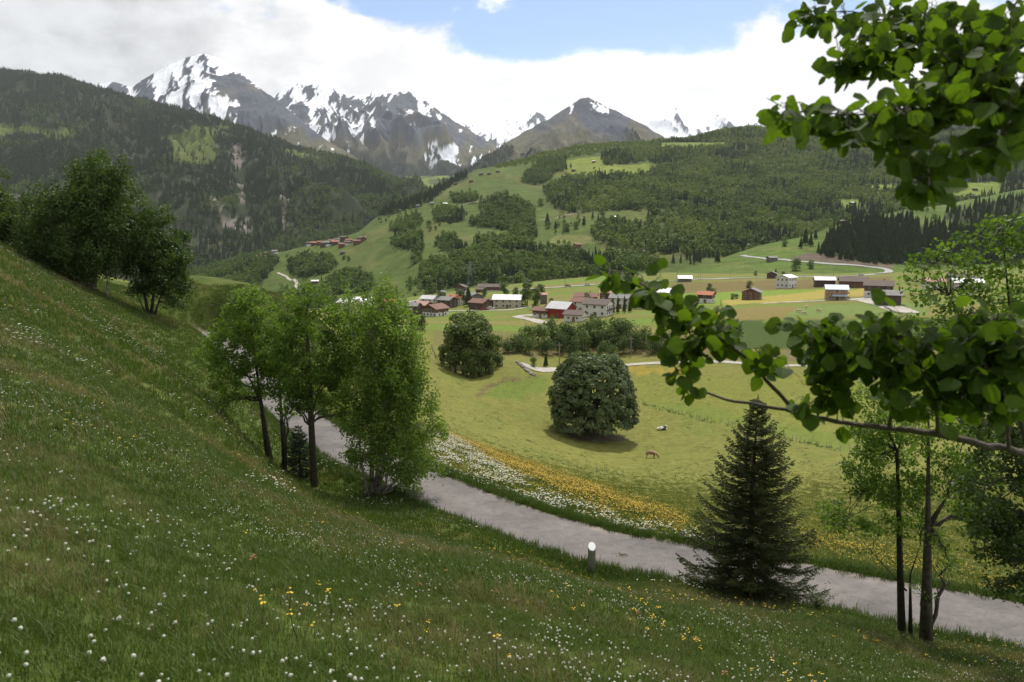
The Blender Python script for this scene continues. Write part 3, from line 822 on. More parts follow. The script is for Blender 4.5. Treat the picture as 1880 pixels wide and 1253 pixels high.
c = blend(c, np.exp(-((np.abs(U) - 0.45) / 0.2) ** 2) * 0.45, (0.140, 0.128, 0.124))      # worn wheel tracks
c = blend(c, sstep(np.abs(U) + 0.25 * n1, 0.80, 1.05) * 0.8, (0.240, 0.205, 0.165))         # dusty edge
c = blend(c, sstep(n2 + 0.4 * n1, 0.1, 0.5) * 0.75, (0.115, 0.105, 0.102))                  # repairs
c = c * (1 + 0.12 * n1[..., None])
M_LANE = mat_tint('worn_asphalt', ((0.7, 0.14), (3.0, 0.14), (40.0, 0.2)), rough=0.9, bump=0.35, bump_scale=60.0, bump_dist=0.01, spec=0.2)
M_LANE_NEAR = M_LANE.copy(); M_LANE_NEAR.name = 'cracked_asphalt'
_t = M_LANE_NEAR.node_tree
_N = NT.__new__(NT); _N.t = _t
_bs = [n for n in _t.nodes if n.type == 'BSDF_PRINCIPLED'][0]; _src = _bs.inputs['Base Color'].links[0].from_socket
_tc = _N.n('ShaderNodeTexCoord')
_wv = _N.n('ShaderNodeVectorMath', operation='ADD'); _N.set(_wv, 0, _tc.outputs['Object'])
_nz = _N.n('ShaderNodeTexNoise'); _N.set(_nz, 'Vector', _tc.outputs['Object']); _nz.inputs['Scale'].default_value = 1.3; _nz.inputs['Detail'].default_value = 4.0
_N.set(_wv, 1, _nz.outputs['Color'])
_vo = _N.n('ShaderNodeTexVoronoi', feature='DISTANCE_TO_EDGE'); _N.set(_vo, 'Vector', _wv.outputs[0]); _vo.inputs['Scale'].default_value = 0.42
_cr = _N.math('SUBTRACT', 1.0, _N.smooth(_vo.outputs['Distance'], 0.002, 0.010))
_msk = _N.smooth(_N.noise(_tc.outputs['Object'], 0.35, 3.0, 0.6), 0.45, 0.6)
_sp = _N.smooth(_N.noise(_tc.outputs['Object'], 9.0, 3.0, 0.7), 0.60, 0.72)
_c = _N.mix(_N.math('MULTIPLY', _cr, _N.math('MULTIPLY', _msk, 0.28)), _src, (0.05, 0.045, 0.04, 1))
_c = _N.mix(_N.math('MULTIPLY', _sp, 0.15), _c, (0.30, 0.27, 0.23, 1))
_t.links.new(_c, _bs.inputs['Base Color'])
link('lane', mesh_np('lane', V.reshape(-1, 3), F, True, c.reshape(-1, 3)), M_LANE_NEAR, kind='structure')

# distant roads and paths lie on the ground they cross
def far_road(name, pix, half, col, hs, hfun, dz, step=4.0, wob=0.15):
    P = first_hit([p[0] for p in pix], [p[1] for p in pix], hs)
    P = resample(P, step)
    V, F, U = strip(P, half, 5, dz=dz, hfun=hfun, wob=wob, seed=3)
    n = fbm(V[..., 0] / 12.0, V[..., 1] / 12.0, 33, 3)
    c = np.ones(V.shape) * np.array(col) * (1 + 0.15 * n[..., None])
    return link(name, mesh_np(name, V.reshape(-1, 3), F, True, c.reshape(-1, 3)), M_LANE, kind='structure')
GREY = (0.30, 0.29, 0.285); DUST = (0.36, 0.33, 0.29)
far_road('valley_road', [(700, 566), (750, 555), (800, 546), (850, 540), (960, 532), (1090, 523), (1200, 517), (1330, 512), (1450, 508.5), (1560, 507.5), (1610, 504)], 2.9, GREY, HS_A, hA, 0.25)
far_road('mountain_road', [(1615, 503), (1632, 499), (1622, 494), (1590, 490), (1540, 486), (1480, 481.5), (1420, 476.5), (1380, 472.5), (1362, 469.5)], 3.0, GREY, [(hC, 570, 1300), (hA, 300, 620)], lambda x, y: np.maximum(hC(x, y), hA(x, y)), 0.35, 3.0)
far_road('field_path', [(965, 668), (975, 677), (1000, 680), (1030, 679), (1120, 673), (1250, 666), (1370, 668), (1450, 672), (1600, 676)], 1.5, DUST, HS_A, hA, 0.12, 3.0)
far_road('farm_track', [(1545, 551), (1500, 553), (1430, 556), (1400, 558)], 1.6, DUST, HS_A, hA, 0.15, 3.0)
far_road('village_street', [(1000, 594), (970, 586), (950, 582), (975, 579), (1000, 582)], 2.6, DUST, HS_A, hA, 0.15, 2.0)
far_road('village_street', [(780, 572), (860, 571), (930, 570), (960, 566), (975, 563)], 1.8, DUST, HS_A, hA, 0.15, 3.0)
far_road('village_street', [(1665, 575), (1640, 566), (1620, 558), (1590, 552), (1560, 551), (1600, 548)], 5.0, DUST, HS_A, hA, 0.15, 3.0)
far_road('hill_path', [(510, 501), (525, 508), (540, 514), (545, 520), (543, 526), (550, 533)], 2.0, DUST, HS_ALL, hB, 0.4, 4.0)
far_road('hill_path', [(845, 377), (870, 372), (890, 369), (915, 365), (930, 362)], 2.2, (0.26, 0.24, 0.16), HS_ALL, hB, 0.4, 6.0)
far_road('hill_path', [(990, 404), (1020, 402), (1040, 395), (1060, 393)], 2.2, (0.26, 0.22, 0.15), HS_ALL, hB, 0.4, 6.0)

# ================================================================== VEGETATION
M_BARK = mat_plain('grey_brown_bark', (0.105, 0.085, 0.065), 0.95, 0.55, 9.0, bump=0.6)
M_BARK_D = mat_plain('dark_bark', (0.050, 0.040, 0.030), 0.95, 0.5, 9.0, bump=0.6)
M_BARK_B = mat_plain('birch_bark', (0.42, 0.39, 0.34), 0.9, 0.5, 4.0, bump=0.3, col2=(0.06, 0.05, 0.04))
M_BARK_T = mat_plain('twig_bark', (0.115, 0.092, 0.075), 0.8, 0.5, 40.0, bump=0.5)
M_LEAF_ALDER = mat_leaf('alder_leaf', (0.0526, 0.1005, 0.0192), (0.1673, 0.2510, 0.0383), 0.48)
M_LEAF_BIRCH = mat_leaf('birch_leaf', (0.0678, 0.1186, 0.0212), (0.1906, 0.2753, 0.0466), 0.48)
M_LEAF_DARK = mat_leaf('dark_leaf', (0.0280, 0.0525, 0.0123), (0.0788, 0.1225, 0.0245), 0.38)
M_LEAF_MAPLE = mat_leaf('maple_leaf', (0.050, 0.082, 0.022), (0.140, 0.175, 0.066), 0.30, tcol=(1.1, 1.3, 0.5), rough=0.5, spec=0.35)
M_LEAF_BUSH = mat_leaf('bush_leaf', (0.0442, 0.0782, 0.0204), (0.1224, 0.1700, 0.0408), 0.36)
M_LEAF_OLIVE = mat_leaf('poplar_leaf', (0.0576, 0.0896, 0.0224), (0.1360, 0.1760, 0.0480), 0.38)
M_NEEDLE = mat_leaf('spruce_needle', (0.0245, 0.0385, 0.0105), (0.0805, 0.0910, 0.0210), 0.20, spec=0.25)
M_NEEDLE_D = mat_leaf('dark_needle', (0.0126, 0.0252, 0.0112), (0.0308, 0.0476, 0.0196), 0.15, spec=0.2)
M_FOREST = mat_leaf('forest_leaf', (0.036, 0.070, 0.014), (0.125, 0.180, 0.036), 0.35, place=0.012)
M_FOREST_L = mat_leaf('light_forest_leaf', (0.075, 0.120, 0.022), (0.175, 0.220, 0.048), 0.35, place=0.012)
M_CONIFER = mat_leaf('conifer_needle', (0.0270, 0.0450, 0.0225), (0.0720, 0.0945, 0.0405), 0.15, spec=0.1)

def rand_unit(n, rng):
    v = rng.normal(size=(n, 3)); return v / (np.linalg.norm(v, axis=1)[:, None] + 1e-9)
def leaf_cards(C, size, rng, up=0.5, aspect=0.62, droop=0.0, outward=None, ow=0.0):
    """diamond leaves: one quad each, folded at random angles about the points C"""
    n = len(C)
    nrm = rand_unit(n, rng) + np.array((0, 0, up))
    if outward is not None:
        nrm = nrm + outward * ow
    nrm /= np.linalg.norm(nrm, axis=1)[:, None] + 1e-9
    t = rand_unit(n, rng); t[:, 2] -= droop
    u = t - nrm * (t * nrm).sum(1)[:, None]; u /= np.linalg.norm(u, axis=1)[:, None] + 1e-9
    v = np.cross(nrm, u)
    s = (size * rng.uniform(0.65, 1.25, n))[:, None] if np.isscalar(size) else (size * rng.uniform(0.65, 1.25, n))[:, None]
    a = C - u * s * 0.5; b = C + v * s * aspect * 0.5 - u * s * 0.06; c = C + u * s * 0.5 ; d = C - v * s * aspect * 0.5 - u * s * 0.06
    c = c - nrm * s * 0.10
    V = np.stack([a, b, c, d], 1).reshape(-1, 3)
    F = np.arange(n * 4).reshape(n, 4)
    return V, F
def curve(p0, p1, sag, n, rng, wob=0.05):
    p0 = np.asarray(p0, float); p1 = np.asarray(p1, float)
    t = np.linspace(0, 1, n)[:, None]
    L = np.linalg.norm(p1 - p0)
    P = p0 + (p1 - p0) * t
    P[:, 2] += sag * L * np.sin(np.pi * t[:, 0])
    P[1:-1] += rng.normal(size=(n - 2, 3)) * wob * L / n
    return P
def crown_from_blobs(base, stems, blobs, Y, leaf, per_m3, rng, clump=0.16, droop=0.0, trunk_r=0.12, tips_m3=5.0, ywob=0.35):
    """stems: list of lists of world points. blobs: (px,py,rx,ry[,dY]). returns trunk MB, limb MB, leaf verts/faces (world, base-relative)"""
    tr, lb = MB(), MB()
    B = np.array(base)
    spts = []; srad = []
    for k, S in enumerate(stems):
        S = np.asarray([tuple(p) for p in S], float)
        Q = resample(S, max(0.25, np.linalg.norm(S[-1] - S[0]) / 14))
        r0 = trunk_r[k] if isinstance(trunk_r, (list, tuple)) else trunk_r
        tt = np.linspace(0, 1, len(Q))
        rr = r0 * (1 - 0.90 * tt ** 0.75); rr[0] *= 1.35
        tr.tube(Q - B, list(rr), 8)
        spts.append(Q); srad.append(rr)
    SP_ = np.vstack(spts); SR_ = np.concatenate(srad)
    VV, CC = [], []
    for bl in [b_ for b_ in blobs for _ in (0, 1)]:
        px, py, rx, ry = bl[:4]
        lay = -1 if len(CC) % 2 else 1               # a near and a far clump give the crown its depth
        dY = (lay * rng.uniform(0.35, 1.0)) * max(rx, 26) * Y / FPX * 0.95
        px = px + rng.uniform(-0.25, 0.25) * rx; py = py + rng.uniform(-0.2, 0.2) * ry
        c = np.array(at(px, py, Y + dY)); k = (Y + dY) / FPX
        R = np.array((rx * k, 0.8 * rx * k, ry * k))
        # limb leaves the stem below the clump
        d = np.linalg.norm(SP_ - c, axis=1) + 1.5 * np.maximum(SP_[:, 2] - (c[2] - 0.4 * R[2]), 0) + 0.15 * np.maximum(c[2] - SP_[:, 2], 0)
        j = int(d.argmin()); p0 = SP_[j]; r0 = min(SR_[j] * 0.6, 0.05 + 0.01 * np.linalg.norm(c - p0))
        r0 = max(r0, 0.012)
        L = curve(p0, c, 0.08, 7, rng, 0.25)
        lb.tube(L - B, list(np.linspace(r0, r0 * 0.3, 7)), 5, cap=False)
        vol = 4.19 * R.prod()
        nt = max(7, int(vol * tips_m3 * 0.7))
        dirs = rand_unit(nt, rng); rad = rng.uniform(0.25, 1.0, nt) ** 0.55
        tips = c + dirs * R * rad[:, None] * (1 + 0.22 * rng.normal(size=nt))[:, None]
        for q in range(nt):
            s = L[int(rng.integers(2, 7))]
            tw = curve(s, tips[q], 0.05 - 0.1 * droop, 4, rng, 0.2)
            lb.tube(tw - B, [r0 * 0.28, r0 * 0.2, r0 * 0.13, 0.002], 3, cap=False)
            VV.append(tw[2]); VV.append(tips[q])
        nl = int(vol * per_m3 * (2.5 if Y < 40 else 3.3))
        pick = rng.integers(0, nt, nl)
        P = tips[pick] + rng.normal(size=(nl, 3)) * clump * np.array((1, 1, 0.8 + droop))
        P[:, 2] -= droop * np.abs(rng.normal(size=nl)) * clump * 2
        CC.append(P)
    C = np.vstack(CC) - B
    V, F = leaf_cards(C, leaf * 1.25, rng, 0.45, droop=droop, aspect=0.75)
    return tr, lb, V, F
def make_tree(name, label, base, stems_pix, blobs, Y, leaf, per_m3, mat_l, mat_b, seed, group=None, **kw):
    rng = np.random.default_rng(seed)
    stems = [[at(px, py, (q[0] if q else Y)) for px, py, *q in S] for S in stems_pix]
    for S in stems:                                    # roots reach into the ground
        g = float(hA(np.array([S[0].x]), np.array([S[0].y]))[0])
        if S is stems[0] or S[0].z - g < 0.5:
            S[0].z = min(S[0].z, g + 0.02) - 0.06
    base = stems[0][0].copy()
    tr, lb, V, F = crown_from_blobs(base, stems, blobs, Y, leaf, per_m3, rng, **kw)
    t = thing(name, label, 'tree', base, 0, group)
    tr.build('trunk', mat_b, t, True)
    lb.build('limbs', mat_b, t, True)
    link('crown', mesh_np('crown', V, F), mat_l, t, kind='stuff')
    return t

# ---- trees by the lane
make_tree('alder_tree', 'tall ragged tree with a leaning bare lower trunk, uphill of the small spruce', None,
          [[(496, 853), (490, 800), (480, 740), (470, 680), (462, 620), (456, 560), (452, 528)], [(478, 735), (455, 690), (425, 660), (400, 645)]],
          [(455, 553, 36, 30), (428, 575, 26, 24), (480, 570, 28, 26), (448, 610, 44, 34), (400, 622, 30, 22), (385, 650, 22, 18), (415, 660, 32, 24), (405, 705, 32, 20), (432, 735, 28, 20), (460, 665, 34, 28), (492, 625, 30, 34), (500, 680, 30, 36), (395, 745, 20, 12), (470, 720, 26, 24), (440, 690, 26, 20)],
          36.5, 0.115, 115, M_LEAF_ALDER, M_BARK_D, 1, 'trees along the lane', trunk_r=[0.16, 0.06], clump=0.17)
make_tree('alder_tree', 'slender dark-stemmed young tree between two bigger trees, with a small spruce at its foot', None,
          [[(523, 862), (519, 800), (515, 740), (512, 690), (512, 640)]],
          [(512, 640, 26, 28), (520, 675, 30, 28), (508, 715, 26, 24), (530, 720, 22, 20), (500, 600, 22, 24), (528, 755, 22, 14)],
          35.8, 0.11, 105, M_LEAF_ALDER, M_BARK_D, 2, 'trees along the lane', trunk_r=0.10, clump=0.17)
tree_marked = make_tree('alder_tree', 'broad green tree with an orange mark low on its straight trunk, beside the lane', None,
          [[(577, 895), (573, 840), (568, 780), (564, 720), (562, 650), (560, 590), (572, 535)], [(567, 780), (590, 700), (605, 640), (612, 600)]],
          [(574, 545, 24, 22), (543, 552, 22, 20), (550, 585, 36, 28), (602, 578, 30, 24), (560, 625, 46, 36), (522, 640, 28, 30), (612, 625, 36, 36), (575, 680, 48, 38), (535, 700, 30, 30), (618, 685, 34, 34), (565, 725, 40, 26), (608, 735, 30, 24), (540, 740, 22, 18), (632, 590, 20, 22), (628, 760, 18, 14)],
          34.0, 0.115, 120, M_LEAF_ALDER, M_BARK, 3, 'trees along the lane', trunk_r=[0.15, 0.07], clump=0.16)
_m0, _m1 = at(576, 884, 34.0), at(575, 871, 34.0)
_mk = MB(); _mk.tube([_m0 - tree_marked.location, (_m0 + _m1) / 2 - tree_marked.location, _m1 - tree_marked.location], [0.152, 0.150, 0.148], 10, cap=False)
_mk.build('paint_mark', mat_plain('faded_orange_paint', (0.30, 0.11, 0.04), 0.9, 0.5, 12.0, col2=(0.12, 0.08, 0.05)), tree_marked, True)
make_tree('birch_tree', 'pale-stemmed birch clump with several trunks and hanging bright green twigs at the lane edge', None,
          [[(677, 918), (668, 880), (662, 840), (655, 780), (650, 700), (645, 620), (640, 530)], [(682, 918), (676, 870), (676, 800), (678, 700), (690, 600), (703, 515)], [(688, 918), (688, 860), (692, 800), (705, 720), (725, 640)], [(694, 916), (697, 860), (705, 800), (735, 740), (765, 700)]],
          [(706, 522, 24, 20), (640, 538, 16, 22), (690, 560, 36, 28), (656, 580, 34, 28), (726, 568, 34, 30), (690, 612, 56, 36), (742, 622, 40, 38), (650, 645, 36, 36), (690, 672, 56, 42), (748, 680, 42, 42), (650, 712, 34, 34), (700, 735, 58, 42), (770, 738, 36, 30), (660, 772, 40, 34), (730, 790, 54, 38), (786, 790, 24, 34), (680, 825, 46, 26), (745, 845, 46, 34), (785, 850, 26, 32), (655, 840, 28, 22), (760, 880, 24, 22), (720, 700, 50, 50)],
          32.5, 0.105, 122, M_LEAF_BIRCH, M_BARK_B, 4, 'trees along the lane', trunk_r=[0.085, 0.10, 0.085, 0.08], clump=0.17, droop=0.5)
# ---- trees at the top of the flower meadow
make_tree('birch_tree', 'tall dark birch group with white stems at the top of the flower meadow', None,
          [[(163, 532), (163, 480), (168, 420), (180, 350), (188, 290)], [(172, 533), (176, 470), (196, 400), (205, 340)], [(158, 530), (150, 470), (130, 420), (110, 380)], [(197, 538), (196, 500), (190, 450)]],
          [(190, 300, 34, 26), (150, 312, 24, 22), (212, 330, 28, 30), (180, 345, 46, 34), (140, 375, 44, 34), (218, 375, 24, 34), (90, 385, 38, 32), (185, 400, 52, 40), (115, 430, 56, 38), (68, 425, 34, 32), (210, 440, 32, 36), (160, 455, 60, 36), (90, 470, 44, 26), (140, 495, 40, 20), (225, 480, 26, 28), (60, 465, 26, 22)],
          57.0, 0.17, 34, M_LEAF_DARK, M_BARK_B, 5, 'trees at the top of the meadow', trunk_r=[0.16, 0.14, 0.13, 0.1], clump=0.26, tips_m3=2.0, droop=0.3)
make_tree('willow_tree', 'rounded dark tree with a fan of short stems at the meadow top', None,
          [[(272, 576), (262, 545), (255, 505), (260, 450), (262, 375)], [(277, 578), (280, 540), (290, 480), (292, 420)], [(282, 576), (295, 545), (315, 500), (325, 450)], [(268, 574), (252, 540), (245, 500)]],
          [(262, 374, 9, 18), (264, 405, 18, 20), (292, 408, 26, 24), (268, 440, 32, 30), (312, 432, 24, 28), (292, 475, 42, 34), (326, 478, 20, 30), (258, 490, 28, 28), (316, 515, 28, 28), (275, 525, 34, 24), (326, 548, 20, 20), (246, 460, 20, 26), (334, 515, 14, 24)],
          58.5, 0.17, 36, M_LEAF_DARK, M_BARK_D, 6, 'trees at the top of the meadow', trunk_r=[0.11, 0.12, 0.1, 0.09], clump=0.26, tips_m3=2.0)
make_tree('birch_tree', 'dark spreading tree cut by the picture edge at the top of the meadow', None,
          [[(8, 468), (5, 430), (0, 390), (-20, 340)]],
          [(10, 400, 34, 30), (36, 430, 28, 26), (-25, 375, 44, 40), (10, 445, 36, 18), (-40, 430, 50, 34), (55, 455, 20, 14), (4, 316, 12, 10)],
          62.0, 0.18, 30, M_LEAF_DARK, M_BARK_D, 7, 'trees at the top of the meadow', trunk_r=0.15, clump=0.26, tips_m3=2.0)
# ---- trees on the right, by the lane
make_tree('alder_tree', 'double-stemmed thin tree with bare low twigs between spruce and thicker trunk', None,
          [[(1656, 1165, 18.4), (1662, 1110, 18.4), (1668, 1050, 18.4), (1662, 990, 18.4), (1664, 940, 18.4), (1655, 880, 18.4), (1640, 800, 18.4), (1610, 740, 18.4)], [(1672, 1170, 18.3), (1668, 1110, 18.3), (1672, 1050, 18.3), (1690, 1000, 18.2)], [(1664, 1085, 18.4), (1620, 1035, 18.4), (1580, 990, 18.4), (1550, 960, 18.4)]],
          [(1600, 770, 32, 26), (1580, 800, 26, 24), (1620, 815, 40, 32), (1585, 850, 34, 28), (1640, 855, 40, 34), (1590, 905, 44, 26), (1530, 935, 26, 22), (1560, 960, 32, 18), (1640, 920, 44, 30), (1690, 890, 34, 30), (1610, 965, 40, 18), (1680, 960, 34, 24), (1520, 965, 18, 12), (1590, 725, 24, 20), (1660, 780, 34, 30)],
          18.4, 0.075, 380, M_LEAF_ALDER, M_BARK_D, 8, 'trees along the lane', trunk_r=[0.085, 0.05, 0.02], clump=0.11, tips_m3=12)
make_tree('alder_tree', 'tree with a thick grey-brown trunk and upright forks beside the lane', None,
          [[(1700, 1184, 17.8), (1703, 1120, 17.8), (1708, 1050, 17.8), (1706, 980, 17.8), (1704, 920, 17.8), (1708, 860, 17.8), (1698, 800, 17.8), (1705, 720, 17.8)], [(1706, 965, 17.8), (1735, 920, 17.8), (1750, 860, 17.8), (1775, 790, 17.8)]],
          [(1720, 740, 40, 30), (1760, 790, 44, 32), (1690, 800, 30, 28), (1740, 850, 40, 34), (1790, 860, 40, 34), (1765, 920, 34, 28), (1720, 990, 26, 22), (1790, 950, 40, 30), (1740, 1035, 22, 18), (1700, 1090, 18, 12), (1820, 800, 40, 34)],
          17.8, 0.075, 360, M_LEAF_ALDER, M_BARK, 9, 'trees along the lane', trunk_r=[0.135, 0.06], clump=0.11, tips_m3=12)
make_tree('alder_tree', 'dense dark tree low on the right, its leaves hanging over the lane', None,
          [[(1990, 1290, 14.5), (1980, 1150, 14.5), (1960, 1000, 14.5), (1930, 850, 14.5), (1900, 700, 14.5)]],
          [(1850, 700, 50, 40), (1880, 780, 56, 44), (1830, 850, 46, 38), (1880, 900, 60, 46), (1820, 930, 40, 34), (1860, 1000, 52, 40), (1800, 1010, 28, 24), (1880, 1070, 44, 34), (1830, 1080, 34, 20), (1920, 1000, 60, 60), (1900, 1110, 30, 18), (1790, 900, 40, 40), (1840, 780, 44, 40), (1800, 960, 44, 36), (1860, 950, 50, 44), (1780, 760, 36, 30), (1890, 840, 50, 50)],
          14.5, 0.08, 300, M_LEAF_DARK, M_BARK_D, 10, 'trees along the lane', trunk_r=0.14, clump=0.11, tips_m3=12)
make_tree('aspen_tree', 'leafy aspen crown rising behind the near branch, in front of the spruce wood', None,
          [[(1960, 1260, 12.0), (1935, 1100, 12.0), (1900, 900, 12.0), (1860, 700, 12.0), (1830, 560, 12.0), (1840, 430, 12.0)], [(1858, 760, 12.0), (1800, 650, 12.0), (1750, 560, 12.0), (1720, 480, 12.0)]],
          [(1718, 462, 28, 24), (1700, 495, 32, 24), (1668, 515, 22, 18), (1750, 490, 34, 28), (1790, 450, 32, 28), (1840, 415, 44, 32), (1870, 460, 40, 36), (1820, 500, 40, 34), (1700, 545, 34, 24), (1760, 550, 44, 32), (1830, 570, 48, 36), (1880, 540, 40, 40), (1740, 600, 44, 30), (1810, 640, 50, 34), (1870, 640, 40, 40), (1690, 600, 28, 24), (1780, 690, 44, 30), (1850, 710, 44, 36)],
          12.0, 0.066, 420, M_LEAF_ALDER, M_BARK_D, 11, 'trees along the lane', trunk_r=[0.10, 0.05], clump=0.08, tips_m3=26)

# ---- spruces
def spruce_mesh(H, R, rng, whorls=24, per=7, twigs=11, needle=0.045, bare=0.06, tw_len=0.34):
    """trunk, boughs and needle strips of one spruce standing at the origin"""
    tr, bo = MB(), MB()
    tr.tube([(0, 0, -0.1), (0, 0, H * 0.3), (0.02, 0, H * 0.65), (0, 0, H)], [0.022 * H * 0.9, 0.017 * H, 0.009 * H, 0.003], 8)
    A, B2, WD = [], [], []
    for w in range(whorls):
        t = bare + (1 - bare) * (w / whorls) ** 0.92
        z = H * t
        prof = (1 - t) ** 0.82
        Lb = R * prof * 1.05 + 0.05
        k = per if t < 0.8 else max(4, per - 2)
        for b in range(k):
            az = 2 * math.pi * (b + 0.5 * (w % 2)) / k + rng.uniform(-0.35, 0.35)
            L = Lb * rng.uniform(0.68, 1.18)
            zz = z + rng.uniform(-0.03, 0.03) * H * 0.5
            rise = 0.45 * (t ** 1.2) - 0.22 * (1 - t)
            n = 7
            s = np.linspace(0, 1, n)
            rad = s * L; dz_ = L * (rise * s - 0.22 * np.sin(np.pi * s * 0.75) * (1 - t) + 0.20 * s ** 3)
            P = np.c_[np.cos(az) * rad, np.sin(az) * rad, zz + dz_]
            bo.tube(P, list(np.linspace(0.010 + 0.008 * L, 0.003, n)), 4, cap=False)
            nt = max(4, int(twigs * L / R * 1.5) + 3)
            for q in range(nt):
                u = 0.18 + 0.82 * q / (nt - 1)
                p = np.array([np.interp(u, s, P[:, i]) for i in range(3)])
                for sd in (-1, 1):
                    ta = az + sd * rng.uniform(0.55, 0.95) * (1 - 0.35 * u)
                    tl = tw_len * (0.4 + 0.6 * L / R) * (1.12 - 0.6 * u) * rng.uniform(0.7, 1.25)
                    d = np.array((math.cos(ta), math.sin(ta), rng.uniform(-0.42, 0.12)))
                    A.append(p); B2.append(p + d * tl); WD.append(needle)
                    # short side twigs
                    m = p + d * tl * 0.55
                    for e in (-1, 1):
                        tb = ta + e * 0.7
                        A.append(m); B2.append(m + np.array((math.cos(tb), math.sin(tb), rng.uniform(-0.4, 0.15))) * tl * 0.5); WD.append(needle * 0.9)
            A.append(P[-2]); B2.append(P[-1] + (P[-1] - P[-2]) * 0.6); WD.append(needle)
    A.append((0, 0, H * 0.96)); B2.append((0, 0, H * 1.02)); WD.append(needle)
    A = np.array(A, float); B2 = np.array(B2, float); WD = np.array(WD)
    # needles: several narrow slanted blades along every twig
    nb = 8
    u = np.tile(np.linspace(0.05, 0.95, nb), len(A)); I = np.repeat(np.arange(len(A)), nb)
    d = (B2 - A)[I]; L = np.linalg.norm(d, axis=1)[:, None] + 1e-9; dn = d / L
    p = A[I] + d * u[:, None]
    r = rand_unit(len(I), rng); side = np.cross(dn, r); side /= np.linalg.norm(side, axis=1)[:, None] + 1e-9
    w = WD[I][:, None]
    sp = L / nb * 1.05
    n1_ = p - dn * sp * 0.5; V1 = p + side * w + dn * sp * 0.9; V2 = p + dn * sp * 0.7; V3 = p - side * w + dn * sp * 0.9
    V = np.stack([n1_, V1, V2, V3], 1).reshape(-1, 3)
    return tr, bo, V, np.arange(len(V)).reshape(-1, 4)
def make_spruce(name, label, base, H, R, seed, mat, group=None, **kw):
    rng = np.random.default_rng(seed)
    tr, bo, V, F = spruce_mesh(H, R, rng, **kw)
    t = thing(name, label, 'tree', base, rng.uniform(0, 6), group)
    tr.build('trunk', M_BARK, t, True); bo.build('boughs', M_BARK_D, t, True)
    link('needles', mesh_np('needles', V, F), mat, t, kind='stuff')
    return t
g = on_ground([1372], [1103], HS_A)[0]
make_spruce('spruce_tree', 'big dark spruce with upturned boughs standing at the edge of the lane', g, 6.95, 2.25, 31, M_NEEDLE, whorls=36, per=9, twigs=13, needle=0.030, tw_len=0.36, bare=0.065)
g = on_ground([552], [878], HS_A)[0]
make_spruce('spruce_tree', 'small dark spruce growing among the tree trunks beside the lane', g, 2.9, 0.95, 32, M_NEEDLE_D, whorls=14, per=6, twigs=7, needle=0.03, tw_len=0.3)
# shrub at the lane edge
rng = np.random.default_rng(50)
g = on_ground([1500], [1118], HS_A)[0]
sh = thing('shrub', 'small pale-leaved shrub at the lane edge beside the big spruce', 'shrub', g)
st = MB(); CC = []
for k in range(26):
    az = rng.uniform(0, 6.28); L = rng.uniform(0.35, 0.85); lean = rng.uniform(0.1, 0.75)
    p1 = np.array((math.cos(az) * L * lean, math.sin(az) * L * lean, L * 0.85))
    P = curve((0, 0, -0.03), p1, 0.05, 5, rng, 0.2); st.tube(P, [0.007, 0.006, 0.005, 0.004, 0.002], 4, cap=False)
    CC.append(np.repeat(P[2:], 8, 0) + rng.normal(size=(24, 3)) * 0.05)
st.build('stems', M_BARK_D, sh)
V, F = leaf_cards(np.vstack(CC), 0.055, rng, 0.4)
link('leaves', mesh_np('leaves', V, F), mat_leaf('willow_leaf', (0.09, 0.115, 0.06), (0.16, 0.19, 0.10), 0.3), sh, kind='stuff')

# ---- the great maple in the pasture
rng = np.random.default_rng(60)
mb = on_ground([1087], [800], HS_A)[0]
MY = mb.y
mp = thing('maple_tree', 'huge dome-shaped maple standing alone in the pasture on a bare earth mound', 'tree', mb)
k = MY / FPX
tops = [(636, 20), (650, 42), (670, 60), (700, 73), (735, 80), (765, 82), (790, 74)]
def half_w(z):          # crown half width at height z above the base
    zz = [(800 - y) * k for y, _ in tops][::-1]; ww = [w * k for _, w in tops][::-1]
    return np.interp(z, zz, ww)
tr = MB(); lb = MB()
for q in range(11):
    az = rng.uniform(0, 6.28); r = rng.uniform(0.2, 1.6)
    p0 = np.array((math.cos(az) * r, math.sin(az) * r, -0.3)); h = rng.uniform(9, 13)
    p1 = np.array((math.cos(az) * (r + rng.uniform(1.5, 5)), math.sin(az) * (r + rng.uniform(1.5, 5)), h))
    P = curve(p0, p1, 0.06, 8, rng, 0.15); tr.tube(P, list(np.linspace(rng.uniform(0.16, 0.34), 0.05, 8)), 8)
C, O = [], []
nb = 820
for q in range(nb):
    z = 2.4 + (16.4 - 2.4) * rng.uniform(0, 1) ** 0.95
    az = rng.uniform(0, 2 * math.pi)
    w = float(half_w(z)); sh_ = rng.uniform(0.82, 1.0) if q % 4 else rng.uniform(0.25, 0.8)
    lump = 1 + 0.04 * math.sin(az * 3 + z * 0.5) + 0.035 * math.sin(az * 7 - z)
    c = np.array((math.cos(az) * w * sh_ * lump, math.sin(az) * w * sh_ * lump, z))
    rb = rng.uniform(0.8, 1.25)
    n = 66
    d = rand_unit(n, rng); d[:, 2] = np.abs(d[:, 2]) * 0.9 - 0.25
    C.append(c + d * rb * rng.uniform(0.6, 1.0, n)[:, None]); O.append(d + np.array((math.cos(az), math.sin(az), 0.4)) * 0.4)
    if q % 6 == 0:
        P = curve((c[0] * 0.15, c[1] * 0.15, max(z * 0.5, 1.0)), c, 0.05, 5, rng, 0.2); lb.tube(P, [0.09, 0.07, 0.05, 0.035, 0.02], 5, cap=False)
V, F = leaf_cards(np.vstack(C), 0.50, rng, 0.5, aspect=0.85, outward=np.vstack(O), ow=1.3)
tr.build('trunks', M_BARK, mp, True); lb.build('limbs', M_BARK_D, mp, True)
link('crown', mesh_np('crown', V, F), M_LEAF_MAPLE, mp, kind='stuff')
